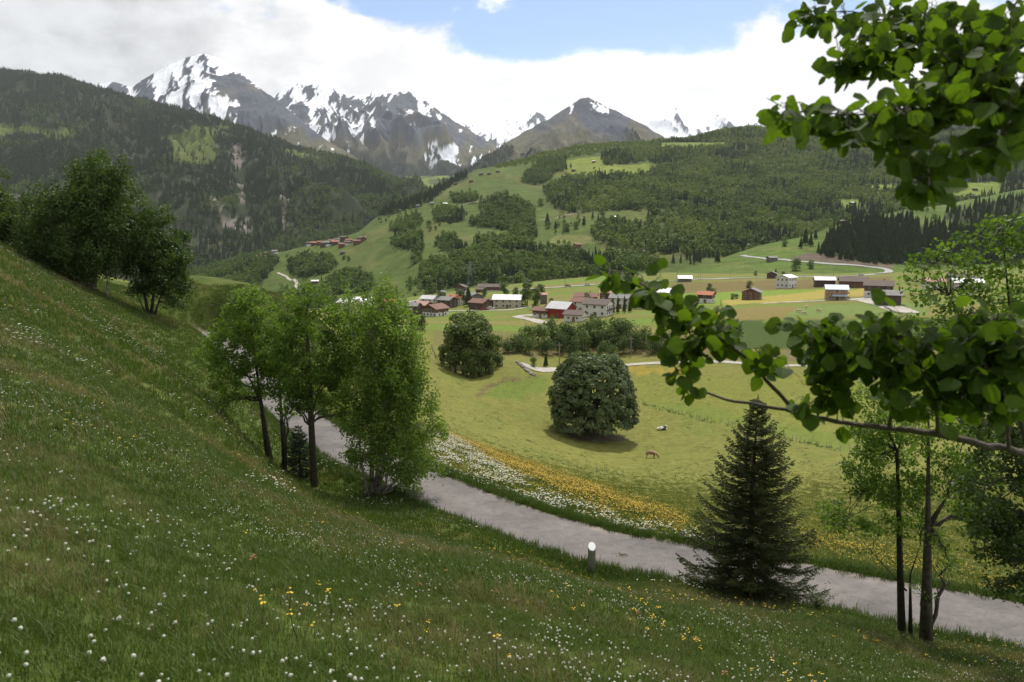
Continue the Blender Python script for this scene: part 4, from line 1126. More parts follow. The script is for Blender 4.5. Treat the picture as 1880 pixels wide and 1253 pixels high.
# earth mound at its foot
mo = MB()
ring = []
n = 40; rows = 6
vs, fs = [], []
for i in range(rows + 1):
    rr = 6.2 * i / rows
    for j in range(n):
        t = 2 * math.pi * j / n
        r2 = rr * (1 + 0.12 * math.sin(3 * t + 1) + 0.06 * math.sin(7 * t))
        x, y = mb.x + math.cos(t) * r2 * 1.15, mb.y + math.sin(t) * r2 * 0.85
        vs.append((x, y, 1.15 * math.exp(-(rr / 3.2) ** 2) - 0.25 * (i == rows)))
vs = np.array(vs); vs[:, 2] += hA(vs[:, 0], vs[:, 1]) + 0.02
for i in range(rows):
    for j in range(n):
        fs.append((i * n + j, i * n + (j + 1) % n, (i + 1) * n + (j + 1) % n, (i + 1) * n + j))
link('earth_mound', mesh_np('earth_mound', vs, np.array(fs), True), mat_plain('bare_earth', (0.095, 0.062, 0.040), 0.95, 0.4, 1.2, bump=0.5, col2=(0.055, 0.060, 0.024)), kind='structure')
# ================================================================== SCATTERED STUFF (woods, grass, flowers)
PROTO = {}
def proto_collection(key, meshes):
    c = bpy.data.collections.new('proto_' + key)
    for i, me in enumerate(meshes):
        o = bpy.data.objects.new('proto_%s_%02d' % (key, i), me)
        c.objects.link(o)
    PROTO[key] = c
    return c
def scatter(name, P, rot, scl, idx, coll, label, cat, parent=None):
    """one 'stuff' object: points that carry instances of the prototype meshes"""
    P = np.asarray(P, np.float32); n = len(P)
    me = bpy.data.meshes.new(name)
    me.vertices.add(n); me.vertices.foreach_set('co', P.ravel())
    a = me.attributes.new('rot', 'FLOAT_VECTOR', 'POINT'); a.data.foreach_set('vector', np.asarray(rot, np.float32).ravel())
    scl = np.asarray(scl, np.float32)
    if scl.ndim == 1: scl = np.repeat(scl[:, None], 3, 1)
    a = me.attributes.new('scl', 'FLOAT_VECTOR', 'POINT'); a.data.foreach_set('vector', scl.ravel())
    a = me.attributes.new('idx', 'INT', 'POINT'); a.data.foreach_set('value', np.asarray(idx, np.int32))
    me.update()
    key = 'gn_' + coll.name
    ng = bpy.data.node_groups.get(key)
    if ng is None:
        ng = bpy.data.node_groups.new(key, 'GeometryNodeTree')
        ng.interface.new_socket('Geometry', in_out='INPUT', socket_type='NodeSocketGeometry')
        ng.interface.new_socket('Geometry', in_out='OUTPUT', socket_type='NodeSocketGeometry')
        gi = ng.nodes.new('NodeGroupInput'); go = ng.nodes.new('NodeGroupOutput')
        ci = ng.nodes.new('GeometryNodeCollectionInfo'); ci.inputs['Collection'].default_value = coll
        ci.inputs['Separate Children'].default_value = True; ci.inputs['Reset Children'].default_value = True
        ip = ng.nodes.new('GeometryNodeInstanceOnPoints'); ip.inputs['Pick Instance'].default_value = True
        def attr(nm, ty):
            nd = ng.nodes.new('GeometryNodeInputNamedAttribute'); nd.data_type = ty; nd.inputs['Name'].default_value = nm
            return nd.outputs[0]
        ng.links.new(gi.outputs[0], ip.inputs['Points']); ng.links.new(ci.outputs[0], ip.inputs['Instance'])
        e2r = ng.nodes.new('FunctionNodeEulerToRotation'); ng.links.new(attr('rot', 'FLOAT_VECTOR'), e2r.inputs[0])
        ng.links.new(e2r.outputs[0], ip.inputs['Rotation'])
        ng.links.new(attr('scl', 'FLOAT_VECTOR'), ip.inputs['Scale']); ng.links.new(attr('idx', 'INT'), ip.inputs['Instance Index'])
        ng.links.new(ip.outputs[0], go.inputs[0])
    o = link(name, me, None, parent, 'stuff', label, cat)
    md = o.modifiers.new('scatter', 'NODES'); md.node_group = ng
    return o
def rz(n, rng, tilt=0.0):
    r = np.zeros((n, 3)); r[:, 2] = rng.uniform(0, 6.283, n)
    if tilt: r[:, :2] = rng.normal(size=(n, 2)) * tilt
    return r

# ---- prototype trees for far woods (unit: metres, standing at the origin)
def conifer_proto(seed, H=18.0, R=3.2, tiers=7, sides=9, mat=None):
    rng = np.random.default_rng(seed); m = MB()
    m.tube([(0, 0, -1.5), (0, 0, H * 0.5)], [0.28, 0.1], 4)
    for t in range(tiers):
        f = t / tiers
        z0 = H * (0.08 + 0.90 * f); z1 = min(H, z0 + H * 0.30 * (1 - 0.45 * f)); r = R * (1 - f) ** 0.85 * rng.uniform(0.9, 1.1) + 0.15
        b = len(m.v); ph = rng.uniform(0, 6.28)
        m.v.append((0, 0, z1))
        for s in range(sides * 2):
            a = ph + math.pi * s / sides
            rr = r * (rng.uniform(0.85, 1.2) if s % 2 == 0 else rng.uniform(0.45, 0.62))
            zz = z0 - (0.05 * H * (1 - f) * rng.uniform(0.4, 1.2) if s % 2 == 0 else -0.03 * H)
            m.v.append((math.cos(a) * rr, math.sin(a) * rr, zz))
        for s in range(sides * 2):
            m.f.append((b, b + 1 + s, b + 1 + (s + 1) % (sides * 2)))
    me = m.mesh('conifer'); me.materials.append(mat); return me
def broad_proto(seed, H=11.0, R=4.0, n=150, card=1.5, mat=None, z0=-0.05, lumps=9, bark=None):
    rng = np.random.default_rng(seed)
    C, O = [], []
    for k in range(lumps):
        az = rng.uniform(0, 6.28); zf = rng.uniform(0.15, 0.9); rr = R * 0.62 * math.sqrt(max(0.05, 1 - (2 * zf - 1.0) ** 2 * 0.9)) * rng.uniform(0.5, 1.0)
        c = np.array((math.cos(az) * rr, math.sin(az) * rr, H * (z0 + (0.98 - z0) * zf)))
        if k == 0: c = np.array((0, 0, H * 0.84))
        d = rand_unit(n // lumps, rng); rb = R * rng.uniform(0.36, 0.58)
        P = c + d * rb * np.array((1, 1, 0.95)) * rng.uniform(0.72, 1.0, len(d))[:, None]
        C.append(P); O.append(d)
    C = np.vstack(C); C[:, 2] = np.clip(C[:, 2], 0.02 * H, None) + rng.uniform(0, 0.03, len(C)) * H
    V, F = leaf_cards(C, card, rng, 0.35, aspect=0.9, outward=np.vstack(O), ow=1.4)
    if bark is None:
        me = mesh_np('broadleaf', V, F); me.materials.append(mat); return me
    return V, F
proto_collection('conifer', [conifer_proto(300 + i, H=h, R=r, mat=M_CONIFER) for i, (h, r) in enumerate([(18, 3.0), (21, 3.3), (14, 2.8), (16, 2.4)])])
proto_collection('broad', [broad_proto(320 + i, H=h, R=r, mat=M_FOREST) for i, (h, r) in enumerate([(11, 4.2), (9, 4.0), (13, 4.6), (10, 3.4)])])
proto_collection('broadlight', [broad_proto(330 + i, H=h, R=r, mat=M_FOREST_L, n=110, card=1.5) for i, (h, r) in enumerate([(8, 3.6), (7, 3.4), (9, 3.6)])])
PR = np.random.default_rng(77)
def sample_world(poly_list, a0, a1, y0, y1, dens, hfun, rng, excl=(), ymaxf=None, wob=3.0):
    area = (a1 - a0) * (y1 ** 2 - y0 ** 2) / 2
    n = int(area * dens)
    Y = np.sqrt(rng.uniform(y0 ** 2, y1 ** 2, n)); a = rng.uniform(a0, a1, n)
    X = a * Y
    Z = hfun(X, Y)
    px, py = project(X, Y, Z)
    m = np.zeros(n, bool)
    qx = px + wob * rng.normal(size=n) * 0.6; qy = py + wob * 0.4 * rng.normal(size=n) * 0.6
    for p in poly_list: m |= inpoly(qx, qy, p)
    for p in excl: m &= ~inpoly(px, py, p)
    m &= (px > -120) & (px < 2000)
    if ymaxf is not None: m &= Y < ymaxf(a) * 1.06
    return X[m], Y[m], Z[m], px[m], py[m]
rb_a, rb_e, rb_y = range_pts(ridgeB)
YMB = lambda a: np.interp(a, rb_a, rb_y)
def plant(name, coll, nvar, X, Y, Z, smin, smax, label, cat, rng, tall=1.0):
    n = len(X)
    s = rng.uniform(smin, smax, n)
    sc3 = np.c_[s, s, s * tall * rng.uniform(0.85, 1.15, n)]
    return scatter(name, np.c_[X, Y, Z - 0.4], rz(n, rng, 0.04), sc3, rng.integers(0, nvar, n), PROTO[coll], label, cat)
# wooded slope on the right half of the hill
X, Y, Z, px, py = sample_world([FOREST], -0.0, 0.80, 850, 2650, 0.0150, hB, PR, CLEAR, YMB)
nz = fbm(X / 130.0, Y / 200.0, 801, 4) + 0.25 * PR.normal(size=len(X))
con = nz + 0.25 * sstep(py, 330, 430) * 0 + 0.35 * sstep(px, 1400, 1750) > 0.42
lig = (~con) & (nz < 0.05 + 0.3 * sstep(330 - py, 0, 80))
plant('broadleaf_wood', 'broad', 4, X[~con & ~lig], Y[~con & ~lig], Z[~con & ~lig], 0.8, 1.55, 'broad green deciduous wood covering the hillside across the valley', 'wood', PR)
plant('light_wood', 'broadlight', 3, X[lig], Y[lig], Z[lig], 0.8, 1.3, 'pale green young trees mixed through the wood on the hillside', 'wood', PR)
plant('conifer_wood', 'conifer', 4, X[con], Y[con], Z[con], 0.55, 1.0, 'dark conifers mixed through the hillside wood', 'wood', PR)
X, Y, Z, px, py = sample_world([SHRUB], -0.06, 0.25, 1500, 2500, 0.013, hB, PR, (), YMB)
plant('light_wood', 'broadlight', 3, X, Y, Z, 0.6, 1.1, 'pale scrub of young trees along the crest of the green hill', 'wood', PR)
X, Y, Z, px, py = sample_world([WOODS['cone_l'], WOODS['meadow_tree']], -0.25, 0.22, 1200, 2200, 0.010, hB, PR, (), YMB)
plant('conifer_wood', 'conifer', 4, X, Y, Z, 0.7, 1.15, 'dark spruces along the left edge and top of the green hill', 'wood', PR)
groves = {'g1': 'oval grove high on the open hillside', 'g2': 'thin row of trees at the hill path', 'g3': 'largest dark grove in the middle of the open hillside', 'g4': 'small slanting grove near the left edge of the hill',
          'g5': 'dark grove just right of the hill village', 'g6': 'narrow grove above the valley wood', 'belt': 'long dark wood along the foot of the green hill', 'shrub1': 'loose scrub below the upper hill meadow',
          'low_left': 'dark wood below the row of houses on the left', 'low2': 'round wood below the hill village', 'low3': 'dark trees behind the tall birch at the valley edge', 'low4': 'small wood beside the white-roofed hut'}
for kx, lab in groves.items():
    poly = WOODS[kx]
    a_, _ = pix_ae([p[0] for p in poly], [p[1] for p in poly])
    X, Y, Z, px, py = sample_world([poly], min(a_) - 0.02, max(a_) + 0.02, 630, 2300, 0.022, hB, PR, (), YMB, 2.0)
    con = (fbm(X / 60.0, Y / 80.0, 805, 3) > 0.42)
    plant('tree_grove', 'broad', 4, X[~con], Y[~con], Z[~con], 0.75, 1.2, lab, 'wood', PR)
    if con.sum() > 4:
        plant('conifer_grove', 'conifer', 4, X[con], Y[con], Z[con], 0.5, 0.8, 'dark conifers standing in the ' + lab, 'wood', PR)
# scattered trees on the meadow strip under the forest
X, Y, Z, px, py = sample_world([[(1000, 395), (1085, 400), (1080, 430), (1010, 432)], [(700, 398), (760, 385), (740, 405), (690, 415)], [(655, 540), (760, 520), (790, 545), (740, 555), (660, 560)]], -0.25, 0.15, 630, 1600, 0.0022, hB, PR, (), YMB)
plant('scattered_trees', 'broad', 4, X, Y, Z, 0.5, 0.95, 'loosely scattered trees on the open hillside meadows', 'wood', PR)
# spruce woods on the near spur
X, Y, Z, px, py = sample_world([SPRUCE_R], 0.4, 0.8, 600, 1000, 0.026, hC, PR)
plant('spruce_wood', 'conifer', 4, X, Y, Z, 0.55, 0.95, 'dense dark spruce wood above the winding road', 'wood', PR)
X, Y, Z, px, py = sample_world([SPRUCE_R2], 0.55, 0.8, 700, 1000, 0.020, hC, PR)
plant('spruce_wood', 'conifer', 4, X, Y, Z, 0.4, 0.75, 'strip of dark spruces along the top of the near spur', 'wood', PR)
X, Y, Z, px, py = sample_world([[(1230, 500), (1270, 488), (1345, 462), (1400, 445), (1480, 425), (1540, 410), (1520, 400), (1400, 430), (1300, 462), (1220, 490)]], 0.2, 0.5, 780, 1050, 0.012, hB, PR)
plant('spruce_wood', 'conifer', 4, X, Y, Z, 0.5, 0.9, 'dark trees in the dip behind the near spur', 'wood', PR)
# the big dark mountain on the left
hL = R_LEFT.h
X, Y, Z, px, py = sample_world([[(-200, 60), (300, 150), (560, 265), (790, 335), (800, 420), (700, 450), (500, 520), (-200, 540)]], -0.86, -0.09, 1550, 4500, 0.0085, hL, PR)
zr_, yr_, zf_, yf_ = R_LEFT.params(X / Y)
t_ = (Y - yf_) / (yr_ - yf_)
nz = fbm(X / 260.0, Y / 420.0, 811, 4)
open_ = np.zeros(len(X), bool)
for p in LEFT_GREEN + LEFT_ROCK: open_ |= inpoly(px + 3 * PR.normal(size=len(X)), py + 2 * PR.normal(size=len(X)), p)
keep = (t_ < 1.04) & (~open_ | (PR.uniform(size=len(X)) < 0.12)) & (fbm(X / 120.0, Y / 160.0, 815, 3) < 0.62)
decid = keep & ((nz * 0.9 + 0.9 * sstep(px, 420, 720) * 1.0 + 0.5 * sstep(0.5 - t_, 0, 0.4) - 0.42 + 0.15 * PR.normal(size=len(X))) > 0.12)
con = keep & ~decid
plant('mountain_forest', 'conifer', 4, X[con], Y[con], Z[con], 0.9, 1.5, 'dark conifer forest covering the shaded mountain on the left', 'forest', PR)
plant('mountain_forest', 'broad', 4, X[decid], Y[decid], Z[decid], 1.0, 1.6, 'green deciduous forest on the lower slopes of the left mountain', 'forest', PR)
# conifers on the lower flanks of the peaks and in the high valley
for rg, (a0, a1), zmax, lab in ((R_P4, (-0.10, 0.24), 560, 'conifers on the flank of the brown pointed peak'), (R_P2, (-0.30, 0.0), 620, 'dark forest on the spur below the clouded peaks'), (VAL, (-0.24, 0.0), 400, 'trees around the high valley meadow'), (R_P7, (0.45, 0.75), 640, 'dark forest on the far right mountain')):
    y0 = rg.f[2].min(); y1 = rg.c[2].max()
    X, Y, Z, px, py = sample_world([[(500, 150), (1900, 150), (1900, 420), (500, 420)]], a0, a1, y0, y1 * 0.97, 0.0050 if rg is not VAL else 0.003, rg.h, PR)
    nz = fbm(X / 200.0, Y / 400.0, 821, 4)
    m = (Z - CZ < zmax + 150 * nz) & (nz > (-0.35 if rg is not VAL else 0.1))
    plant('mountain_forest', 'conifer', 4, X[m], Y[m], Z[m], 0.9, 1.4, lab, 'forest', PR)

# ---- grass of the near slope
def grass_proto(seed, blades, h, w, spread, mat, lean=0.5):
    rng = np.random.default_rng(seed); V, F = [], []
    for k in range(blades):
        az = rng.uniform(0, 6.28); r = spread * math.sqrt(rng.uniform()); b = np.array((math.cos(az) * r, math.sin(az) * r, -0.02))
        hh = h * rng.uniform(0.45, 1.2); la = rng.uniform(0, 6.28); ll = lean * rng.uniform(0.1, 1.1) * hh
        d = np.array((math.cos(la), math.sin(la), 0)); sd = np.array((-d[1], d[0], 0)) * w * rng.uniform(0.6, 1.2)
        m = b + d * ll * 0.35 + np.array((0, 0, hh * 0.6)); t = b + d * ll + np.array((0, 0, hh * 0.95))
        i = len(V); V += [b - sd * .5, b + sd * .5, m + sd * .42, m - sd * .42, t + sd * .06, t - sd * .06]
        F += [(i, i + 1, i + 2, i + 3), (i + 3, i + 2, i + 4, i + 5)]
    me = mesh_np('grass_tuft', np.array(V), np.array(F)); me.materials.append(mat); return me
M_GRASS = mat_leaf('grass_blade', (0.038, 0.070, 0.010), (0.095, 0.135, 0.022), 0.30, scale=0.12)
M_GRASS_Y = mat_leaf('dry_grass_blade', (0.11, 0.105, 0.035), (0.21, 0.18, 0.085), 0.25, scale=0.12)
M_GRASS_R = mat_leaf('rank_grass_blade', (0.036, 0.066, 0.010), (0.085, 0.130, 0.020), 0.3, scale=0.12)
proto_collection('grassnear', [grass_proto(400 + i, 18, 0.115, 0.0055, 0.085, M_GRASS, 0.8) for i in range(3)] + [grass_proto(410, 12, 0.15, 0.0045, 0.09, M_GRASS_Y, 0.8)])
proto_collection('grassmid', [grass_proto(420 + i, 20, 0.13, 0.012, 0.14, M_GRASS, 0.8) for i in range(3)] + [grass_proto(430, 12, 0.20, 0.010, 0.14, M_GRASS_Y, 0.7)])
proto_collection('grassfar', [grass_proto(440 + i, 20, 0.20, 0.034, 0.30, M_GRASS, 0.6) for i in range(3)] + [grass_proto(450, 14, 0.22, 0.026, 0.28, M_GRASS_Y, 0.7)])
M_GRASS_P = mat_leaf('pasture_grass_blade', (0.105, 0.125, 0.024), (0.185, 0.195, 0.045), 0.25, scale=0.12)
proto_collection('grasspast', [grass_proto(470 + i, 20, 0.17, 0.036, 0.32, M_GRASS_P, 0.7) for i in range(3)] + [grass_proto(480, 14, 0.20, 0.026, 0.28, M_GRASS_R, 0.7)])
proto_collection('grassrank', [grass_proto(460 + i, 26, 0.36, 0.020, 0.22, M_GRASS_R, 0.6) for i in range(3)])
GR = np.random.default_rng(99)
def meadow_pts(y0, y1, dens, amax=1.0, amin=-1.3):
    area = (amax - amin) * (y1 ** 2 - y0 ** 2) / 2; n = int(area * dens)
    Y = np.sqrt(GR.uniform(y0 ** 2, y1 ** 2, n)); X = GR.uniform(amin, amax, n) * Y
    d, _ = lane_dist(X, Y)
    Z = hA(X, Y)
    px, py = project(X, Y, Z)
    m = (d > LANE_HALF + 0.12) & (px > -620) & (px < 2150) & (py < 1420)
    return X[m], Y[m], Z[m], px[m], py[m], d[m]
for key, y0, y1, dens, lab in (('grassnear', 2.6, 9.0, 210.0, 'short meadow grass with dry stalks on the slope at the photographer'), ('grassmid', 8.6, 24.0, 62.0, 'meadow grass on the slope above the lane'), ('grassfar', 23.0, 100.0, 13.0, 'meadow grass on the upper slope beyond the trees'), ('grasspast', 24.0, 125.0, 9.0, 'yellow-green grass of the slope below the lane')):
    X, Y, Z, px, py, d = meadow_pts(y0, y1, dens)
    if key in ('grassfar', 'grasspast'):
        m = ((Y + 0.55 * X < 37) | (X < -16)) == (key == 'grassfar')
        if key == 'grasspast': m &= GR.uniform(size=len(X)) > sstep(Y, 40, 120)
        X, Y, Z, px, py, d = X[m], Y[m], Z[m], px[m], py[m], d[m]
    dry = fbm(X / 3.5, Y / 3.5, 831, 4) + 0.3 * GR.normal(size=len(X))
    idx = np.where(dry > 0.40, 3, GR.integers(0, 3, len(X)))
    s = GR.uniform(0.65, 1.2, len(X)) * (1 + 0.25 * fbm(X / 1.6, Y / 1.6, 835, 3))
    scatter('meadow_grass', np.c_[X, Y, Z], rz(len(X), GR, 0.12), s, idx, PROTO[key], lab, 'grass')
# rank grass on both verges
i_ = GR.integers(0, len(LANE_S), 9000); sd_ = np.where(GR.uniform(size=9000) < 0.6, 1, -1)
T = np.gradient(LANE_S[:, :2], axis=0); T /= np.linalg.norm(T, axis=1)[:, None]; Nn = np.c_[-T[:, 1], T[:, 0]]
off = LANE_HALF - 0.06 + np.abs(GR.normal(size=9000)) * np.where(sd_ * np.sign(Nn[i_, 1]) > 0, 0.75, 0.45) + 0.12 * fbm(i_ * 0.2, i_ * 0.0, 44, 3)
XY = LANE_S[i_, :2] + Nn[i_] * (off * sd_)[:, None] + GR.normal(size=(9000, 2)) * 0.2
d, _ = lane_dist(XY[:, 0], XY[:, 1]); m = d > LANE_HALF - 0.22
XY = XY[m]; Z = hA(XY[:, 0], XY[:, 1])
scatter('verge_grass', np.c_[XY, Z], rz(len(XY), GR, 0.12), GR.uniform(0.5, 1.05, len(XY)), GR.integers(0, 3, len(XY)), PROTO['grassrank'], 'rank green grass along both verges of the lane', 'grass')
# darker tufts left by the cattle in the pasture
n = 5200
Y = np.sqrt(GR.uniform(70.0 ** 2, 200.0 ** 2, n)); X = GR.uniform(-0.16, 0.8, n) * Y; Z = hA(X, Y); px, py = project(X, Y, Z)
m = (fbm(X / 7.0, Y / 7.0, 841, 3) > 0.30) & (px > 780) & (px < 1800) & (py < 860) & (py > 690)
scatter('pasture_tufts', np.c_[X, Y, Z - 0.1][m], rz(int(m.sum()), GR, 0.1), np.c_[GR.uniform(1.2, 2.6, m.sum()), GR.uniform(1.2, 2.2, m.sum()), GR.uniform(0.5, 0.9, m.sum())], GR.integers(0, 3, int(m.sum())), PROTO['grassrank'], 'dark grass tufts scattered over the grazed pasture', 'grass')

# ---- flowers
M_WHITE = mat_plain('white_petals', (0.52, 0.53, 0.43), 0.8, 0.2, 60.0)
M_YELLOW = mat_plain('yellow_petals', (0.62, 0.40, 0.015), 0.7, 0.25, 60.0)
M_STEM = mat_plain('flower_stem', (0.05, 0.08, 0.015), 0.8, 0.2, 10.0)
M_RED = mat_plain('sorrel_red', (0.22, 0.07, 0.03), 0.8, 0.3, 30.0)
def head_clover(seed, h, r, mat, flat=0.85):
    rng = np.random.default_rng(seed); m = MB()
    m.tube([(0, 0, -0.02), (0.01, 0, h * 0.6), (0, 0.01, h)], [0.0022, 0.002, 0.0018], 3, cap=False)
    ns = len(m.f)
    for i in range(4):
        t0, t1 = math.pi * i / 4, math.pi * (i + 1) / 4
        for j in range(7):
            a0, a1 = 2 * math.pi * j / 7, 2 * math.pi * (j + 1) / 7
            k = 1 + 0.18 * math.sin(3 * j + 5 * i)
            p = lambda t, a: (math.sin(t) * math.cos(a) * r * k, math.sin(t) * math.sin(a) * r * k, h + math.cos(t) * r * flat)
            m.poly([p(t0, a0), p(t1, a0), p(t1, a1), p(t0, a1)])
    me = m.mesh('clover'); me.materials.append(M_STEM); me.materials.append(mat)
    for i, pl in enumerate(me.polygons): pl.material_index = 0 if i < ns else 1
    return me
def head_umbel(seed, h, r, mat, lobes=9):
    rng = np.random.default_rng(seed); m = MB()
    m.tube([(0, 0, -0.02), (0.01, 0, h * 0.6), (0, 0.01, h * 0.92)], [0.003, 0.0025, 0.002], 3, cap=False)
    ns = len(m.f)
    for j in range(lobes):
        a = 2.4 * j; rr = r * math.sqrt(j / lobes); c = (math.cos(a) * rr, math.sin(a) * rr, h + rng.uniform(-0.012, 0.01) - 0.15 * rr)
        q = r * 0.36
        pts = [(c[0] + math.cos(t) * q * rng.uniform(0.7, 1.2), c[1] + math.sin(t) * q * rng.uniform(0.7, 1.2), c[2] + rng.uniform(-0.3, 0.3) * q) for t in np.linspace(0, 6.283, 6)[:-1]]
        m.poly(pts)
    me = m.mesh('umbel'); me.materials.append(M_STEM); me.materials.append(mat)
    for i, pl in enumerate(me.polygons): pl.material_index = 0 if i < ns else 1
    return me
proto_collection('clover', [head_clover(500 + i, h, 0.0135, M_WHITE) for i, h in enumerate((0.10, 0.14, 0.12))])
proto_collection('umbel', [head_umbel(510 + i, h, 0.042, M_WHITE) for i, h in enumerate((0.26, 0.34, 0.30))])
proto_collection('butter', [head_umbel(520 + i, h, 0.022, M_YELLOW, 4) for i, h in enumerate((0.20, 0.28, 0.24))])
proto_collection('sorrel', [head_umbel(530, 0.24, 0.03, M_RED, 5)])
def flowers(name, key, nvar, X, Y, Z, s0, s1, label):
    n = len(X)
    scatter(name, np.c_[X, Y, Z], rz(n, GR, 0.15), GR.uniform(s0, s1, n), GR.integers(0, nvar, n), PROTO[key], label, 'flowers')
X, Y, Z, px, py, d = meadow_pts(2.6, 11.0, 46.0)
nz = fbm(X / 1.4, Y / 1.4, 851, 4) + 0.5 * fbm(X / 5.0, Y / 5.0, 853, 2)
m = (nz + 0.22 * GR.normal(size=len(X)) + 0.16 * sstep(9.0 - Y, 0, 5) > 0.16)
flowers('white_flowers', 'clover', 3, X[m], Y[m], Z[m], 0.55, 0.95, 'white clover heads dotted through the near grass')
X, Y, Z, px, py, d = meadow_pts(2.5, 6.5, 46.0)
m = fbm(X / 0.8, Y / 0.8, 852, 3) + 0.2 * GR.normal(size=len(X)) > 0.12
flowers('white_flowers', 'clover', 3, X[m], Y[m], Z[m], 0.5, 0.95, 'white clover heads in the grass at the photographer\'s feet')
X, Y, Z, px, py, d = meadow_pts(10.5, 30.0, 17.0)
nz = fbm(X / 2.6, Y / 2.6, 855, 4) + 0.5 * fbm(X / 9.0, Y / 9.0, 857, 2)
m = (nz + 0.2 * GR.normal(size=len(X)) > 0.14) & (Y + 0.55 * X < 30)
flowers('white_flowers', 'clover', 3, X[m], Y[m], Z[m], 0.65, 1.1, 'white clover patches on the slope above the lane')
X, Y, Z, px, py, d = meadow_pts(12.0, 60.0, 9.0, amax=0.3)
nz = fbm(X / 4.5, Y / 4.5, 861, 4) + 0.4 * fbm(X / 16.0, Y / 16.0, 863, 2)
m = (nz > 0.12) & ((X < -8 - 0.12 * (Y - 30)) | ((d > 1.7) & (d < 4.2) & (Y < 40) & (nz > 0.1))) & (Y + 0.55 * X < 36)
flowers('white_flowers', 'umbel', 3, X[m], Y[m], Z[m], 0.45, 0.95, 'white umbels across the steep meadow and along the lane')
X, Y, Z, px, py, d = meadow_pts(4.0, 60.0, 3.6, amax=0.8)
nz = fbm(X / 3.0, Y / 3.0, 865, 4)
m = (nz > 0.22) & (Y + 0.55 * X < 33)
flowers('yellow_flowers', 'butter', 3, X[m], Y[m], Z[m], 0.8, 1.5, 'small yellow buttercups in the grass above the lane')
X, Y, Z, px, py, d = meadow_pts(4.0, 12.0, 1.0)
m = fbm(X / 1.5, Y / 1.5, 867, 3) > 0.4
flowers('red_sorrel', 'sorrel', 1, X[m], Y[m], Z[m], 0.7, 1.4, 'reddish sorrel spikes in the near grass')
# the flower bank below the lane
WHITE_BAND = [(792, 800), (830, 800), (900, 850), (1000, 905), (1120, 948), (1260, 985), (1400, 1010), (1400, 1022), (1260, 1003), (1120, 978), (1000, 935), (900, 892), (800, 862)]
YELLOW_BAND = [(800, 785), (850, 800), (1000, 862), (1150, 918), (1260, 955), (1262, 985), (1120, 950), (1000, 905), (900, 850), (830, 802)]
YELLOW_R = [(1470, 1010), (1600, 1045), (1740, 1085), (1880, 1120), (1880, 1085), (1740, 1055), (1600, 1015), (1480, 985)]
YELLOW_THIN = [(850, 760), (1000, 850), (1260, 940), (1500, 960), (1880, 1040), (1880, 1110), (1500, 1030), (1250, 1000), (1000, 940), (800, 850)]
X, Y, Z, px, py, d = meadow_pts(24.0, 95.0, 26.0, amax=0.86, amin=-0.2)
jx, jy = px + 7 * GR.normal(size=len(X)), py + 4 * GR.normal(size=len(X))
nz = fbm(X / 2.5, Y / 2.5, 871, 3)
far = (Y + 0.55 * X > 31) & (d > 2.9)
m = far & inpoly(jx, jy, WHITE_BAND) & (nz > -0.25)
flowers('white_flowers', 'umbel', 3, X[m], Y[m], Z[m], 0.7, 1.25, 'dense white umbel flowers on the bank below the lane')
m = far & (inpoly(jx, jy, YELLOW_BAND) | (inpoly(jx, jy, YELLOW_R) & (GR.uniform(size=len(X)) < 0.5)) | (inpoly(jx, jy, YELLOW_THIN) & (GR.uniform(size=len(X)) < 0.13)) | (inpoly(jx, jy, WHITE_BAND) & (GR.uniform(size=len(X)) < 0.25))) & (nz > -0.35)
flowers('yellow_flowers', 'butter', 3, X[m], Y[m], Z[m], 1.3, 2.2, 'yellow buttercup bank between the white flowers and the pasture')
# ================================================================== NEAR ASPEN BOUGHS
rng = np.random.default_rng(123)
M_ASPEN = mat_leaf('aspen_leaf', (0.034, 0.068, 0.010), (0.098, 0.158, 0.020), 0.58, tcol=(1.45, 1.5, 0.45), scale=3.0, rough=0.6, spec=0.18)
def aspen_leaf(seed):
    r = np.random.default_rng(seed); V, F = [], []
    L = 1.0; n = 9
    curl = r.uniform(-0.25, 0.35); fold = r.uniform(0.02, 0.16); bend = r.uniform(-0.2, 0.2)
    pet = 0.62
    for i in range(n):
        t = i / (n - 1)
        w = 0.50 * math.sin(math.pi * (0.04 + 0.96 * t ** 0.80)) ** 0.72 if 0 < i < n - 1 else (0.06 if i == 0 else 0.0)
        w *= r.uniform(0.93, 1.06)
        y = pet + L * t
        for s in (-1, -0.5, 0, 0.5, 1):
            sc = 1 + (0.05 * math.sin(i * 4.1) if abs(s) == 1 else 0)
            V.append((s * w * sc + bend * t * t * 0.4, y, -curl * t * t * 0.5 + fold * abs(s) * w * 2 - 0.25 * (s * w) ** 2))
    for i in range(n - 1):
        for k in range(4):
            b = i * 5 + k; F.append((b, b + 1, b + 6, b + 5))
    # leaf stalk
    b = len(V)
    for (y, q) in ((0, 0.018), (pet * 0.5, 0.014), (pet + 0.05, 0.012)):
        for k in range(3):
            a = 2.09 * k; V.append((math.cos(a) * q, y, math.sin(a) * q))
    for i in range(2):
        for k in range(3):
            F.append((b + i * 3 + k, b + i * 3 + (k + 1) % 3, b + i * 3 + 3 + (k + 1) % 3, b + i * 3 + 3 + k))
    me = mesh_np('leaf', np.array(V), np.array(F), True); me.materials.append(M_ASPEN)
    return me, np.array(V), np.array(F)
LEAVES = [aspen_leaf(900 + i) for i in range(6)]
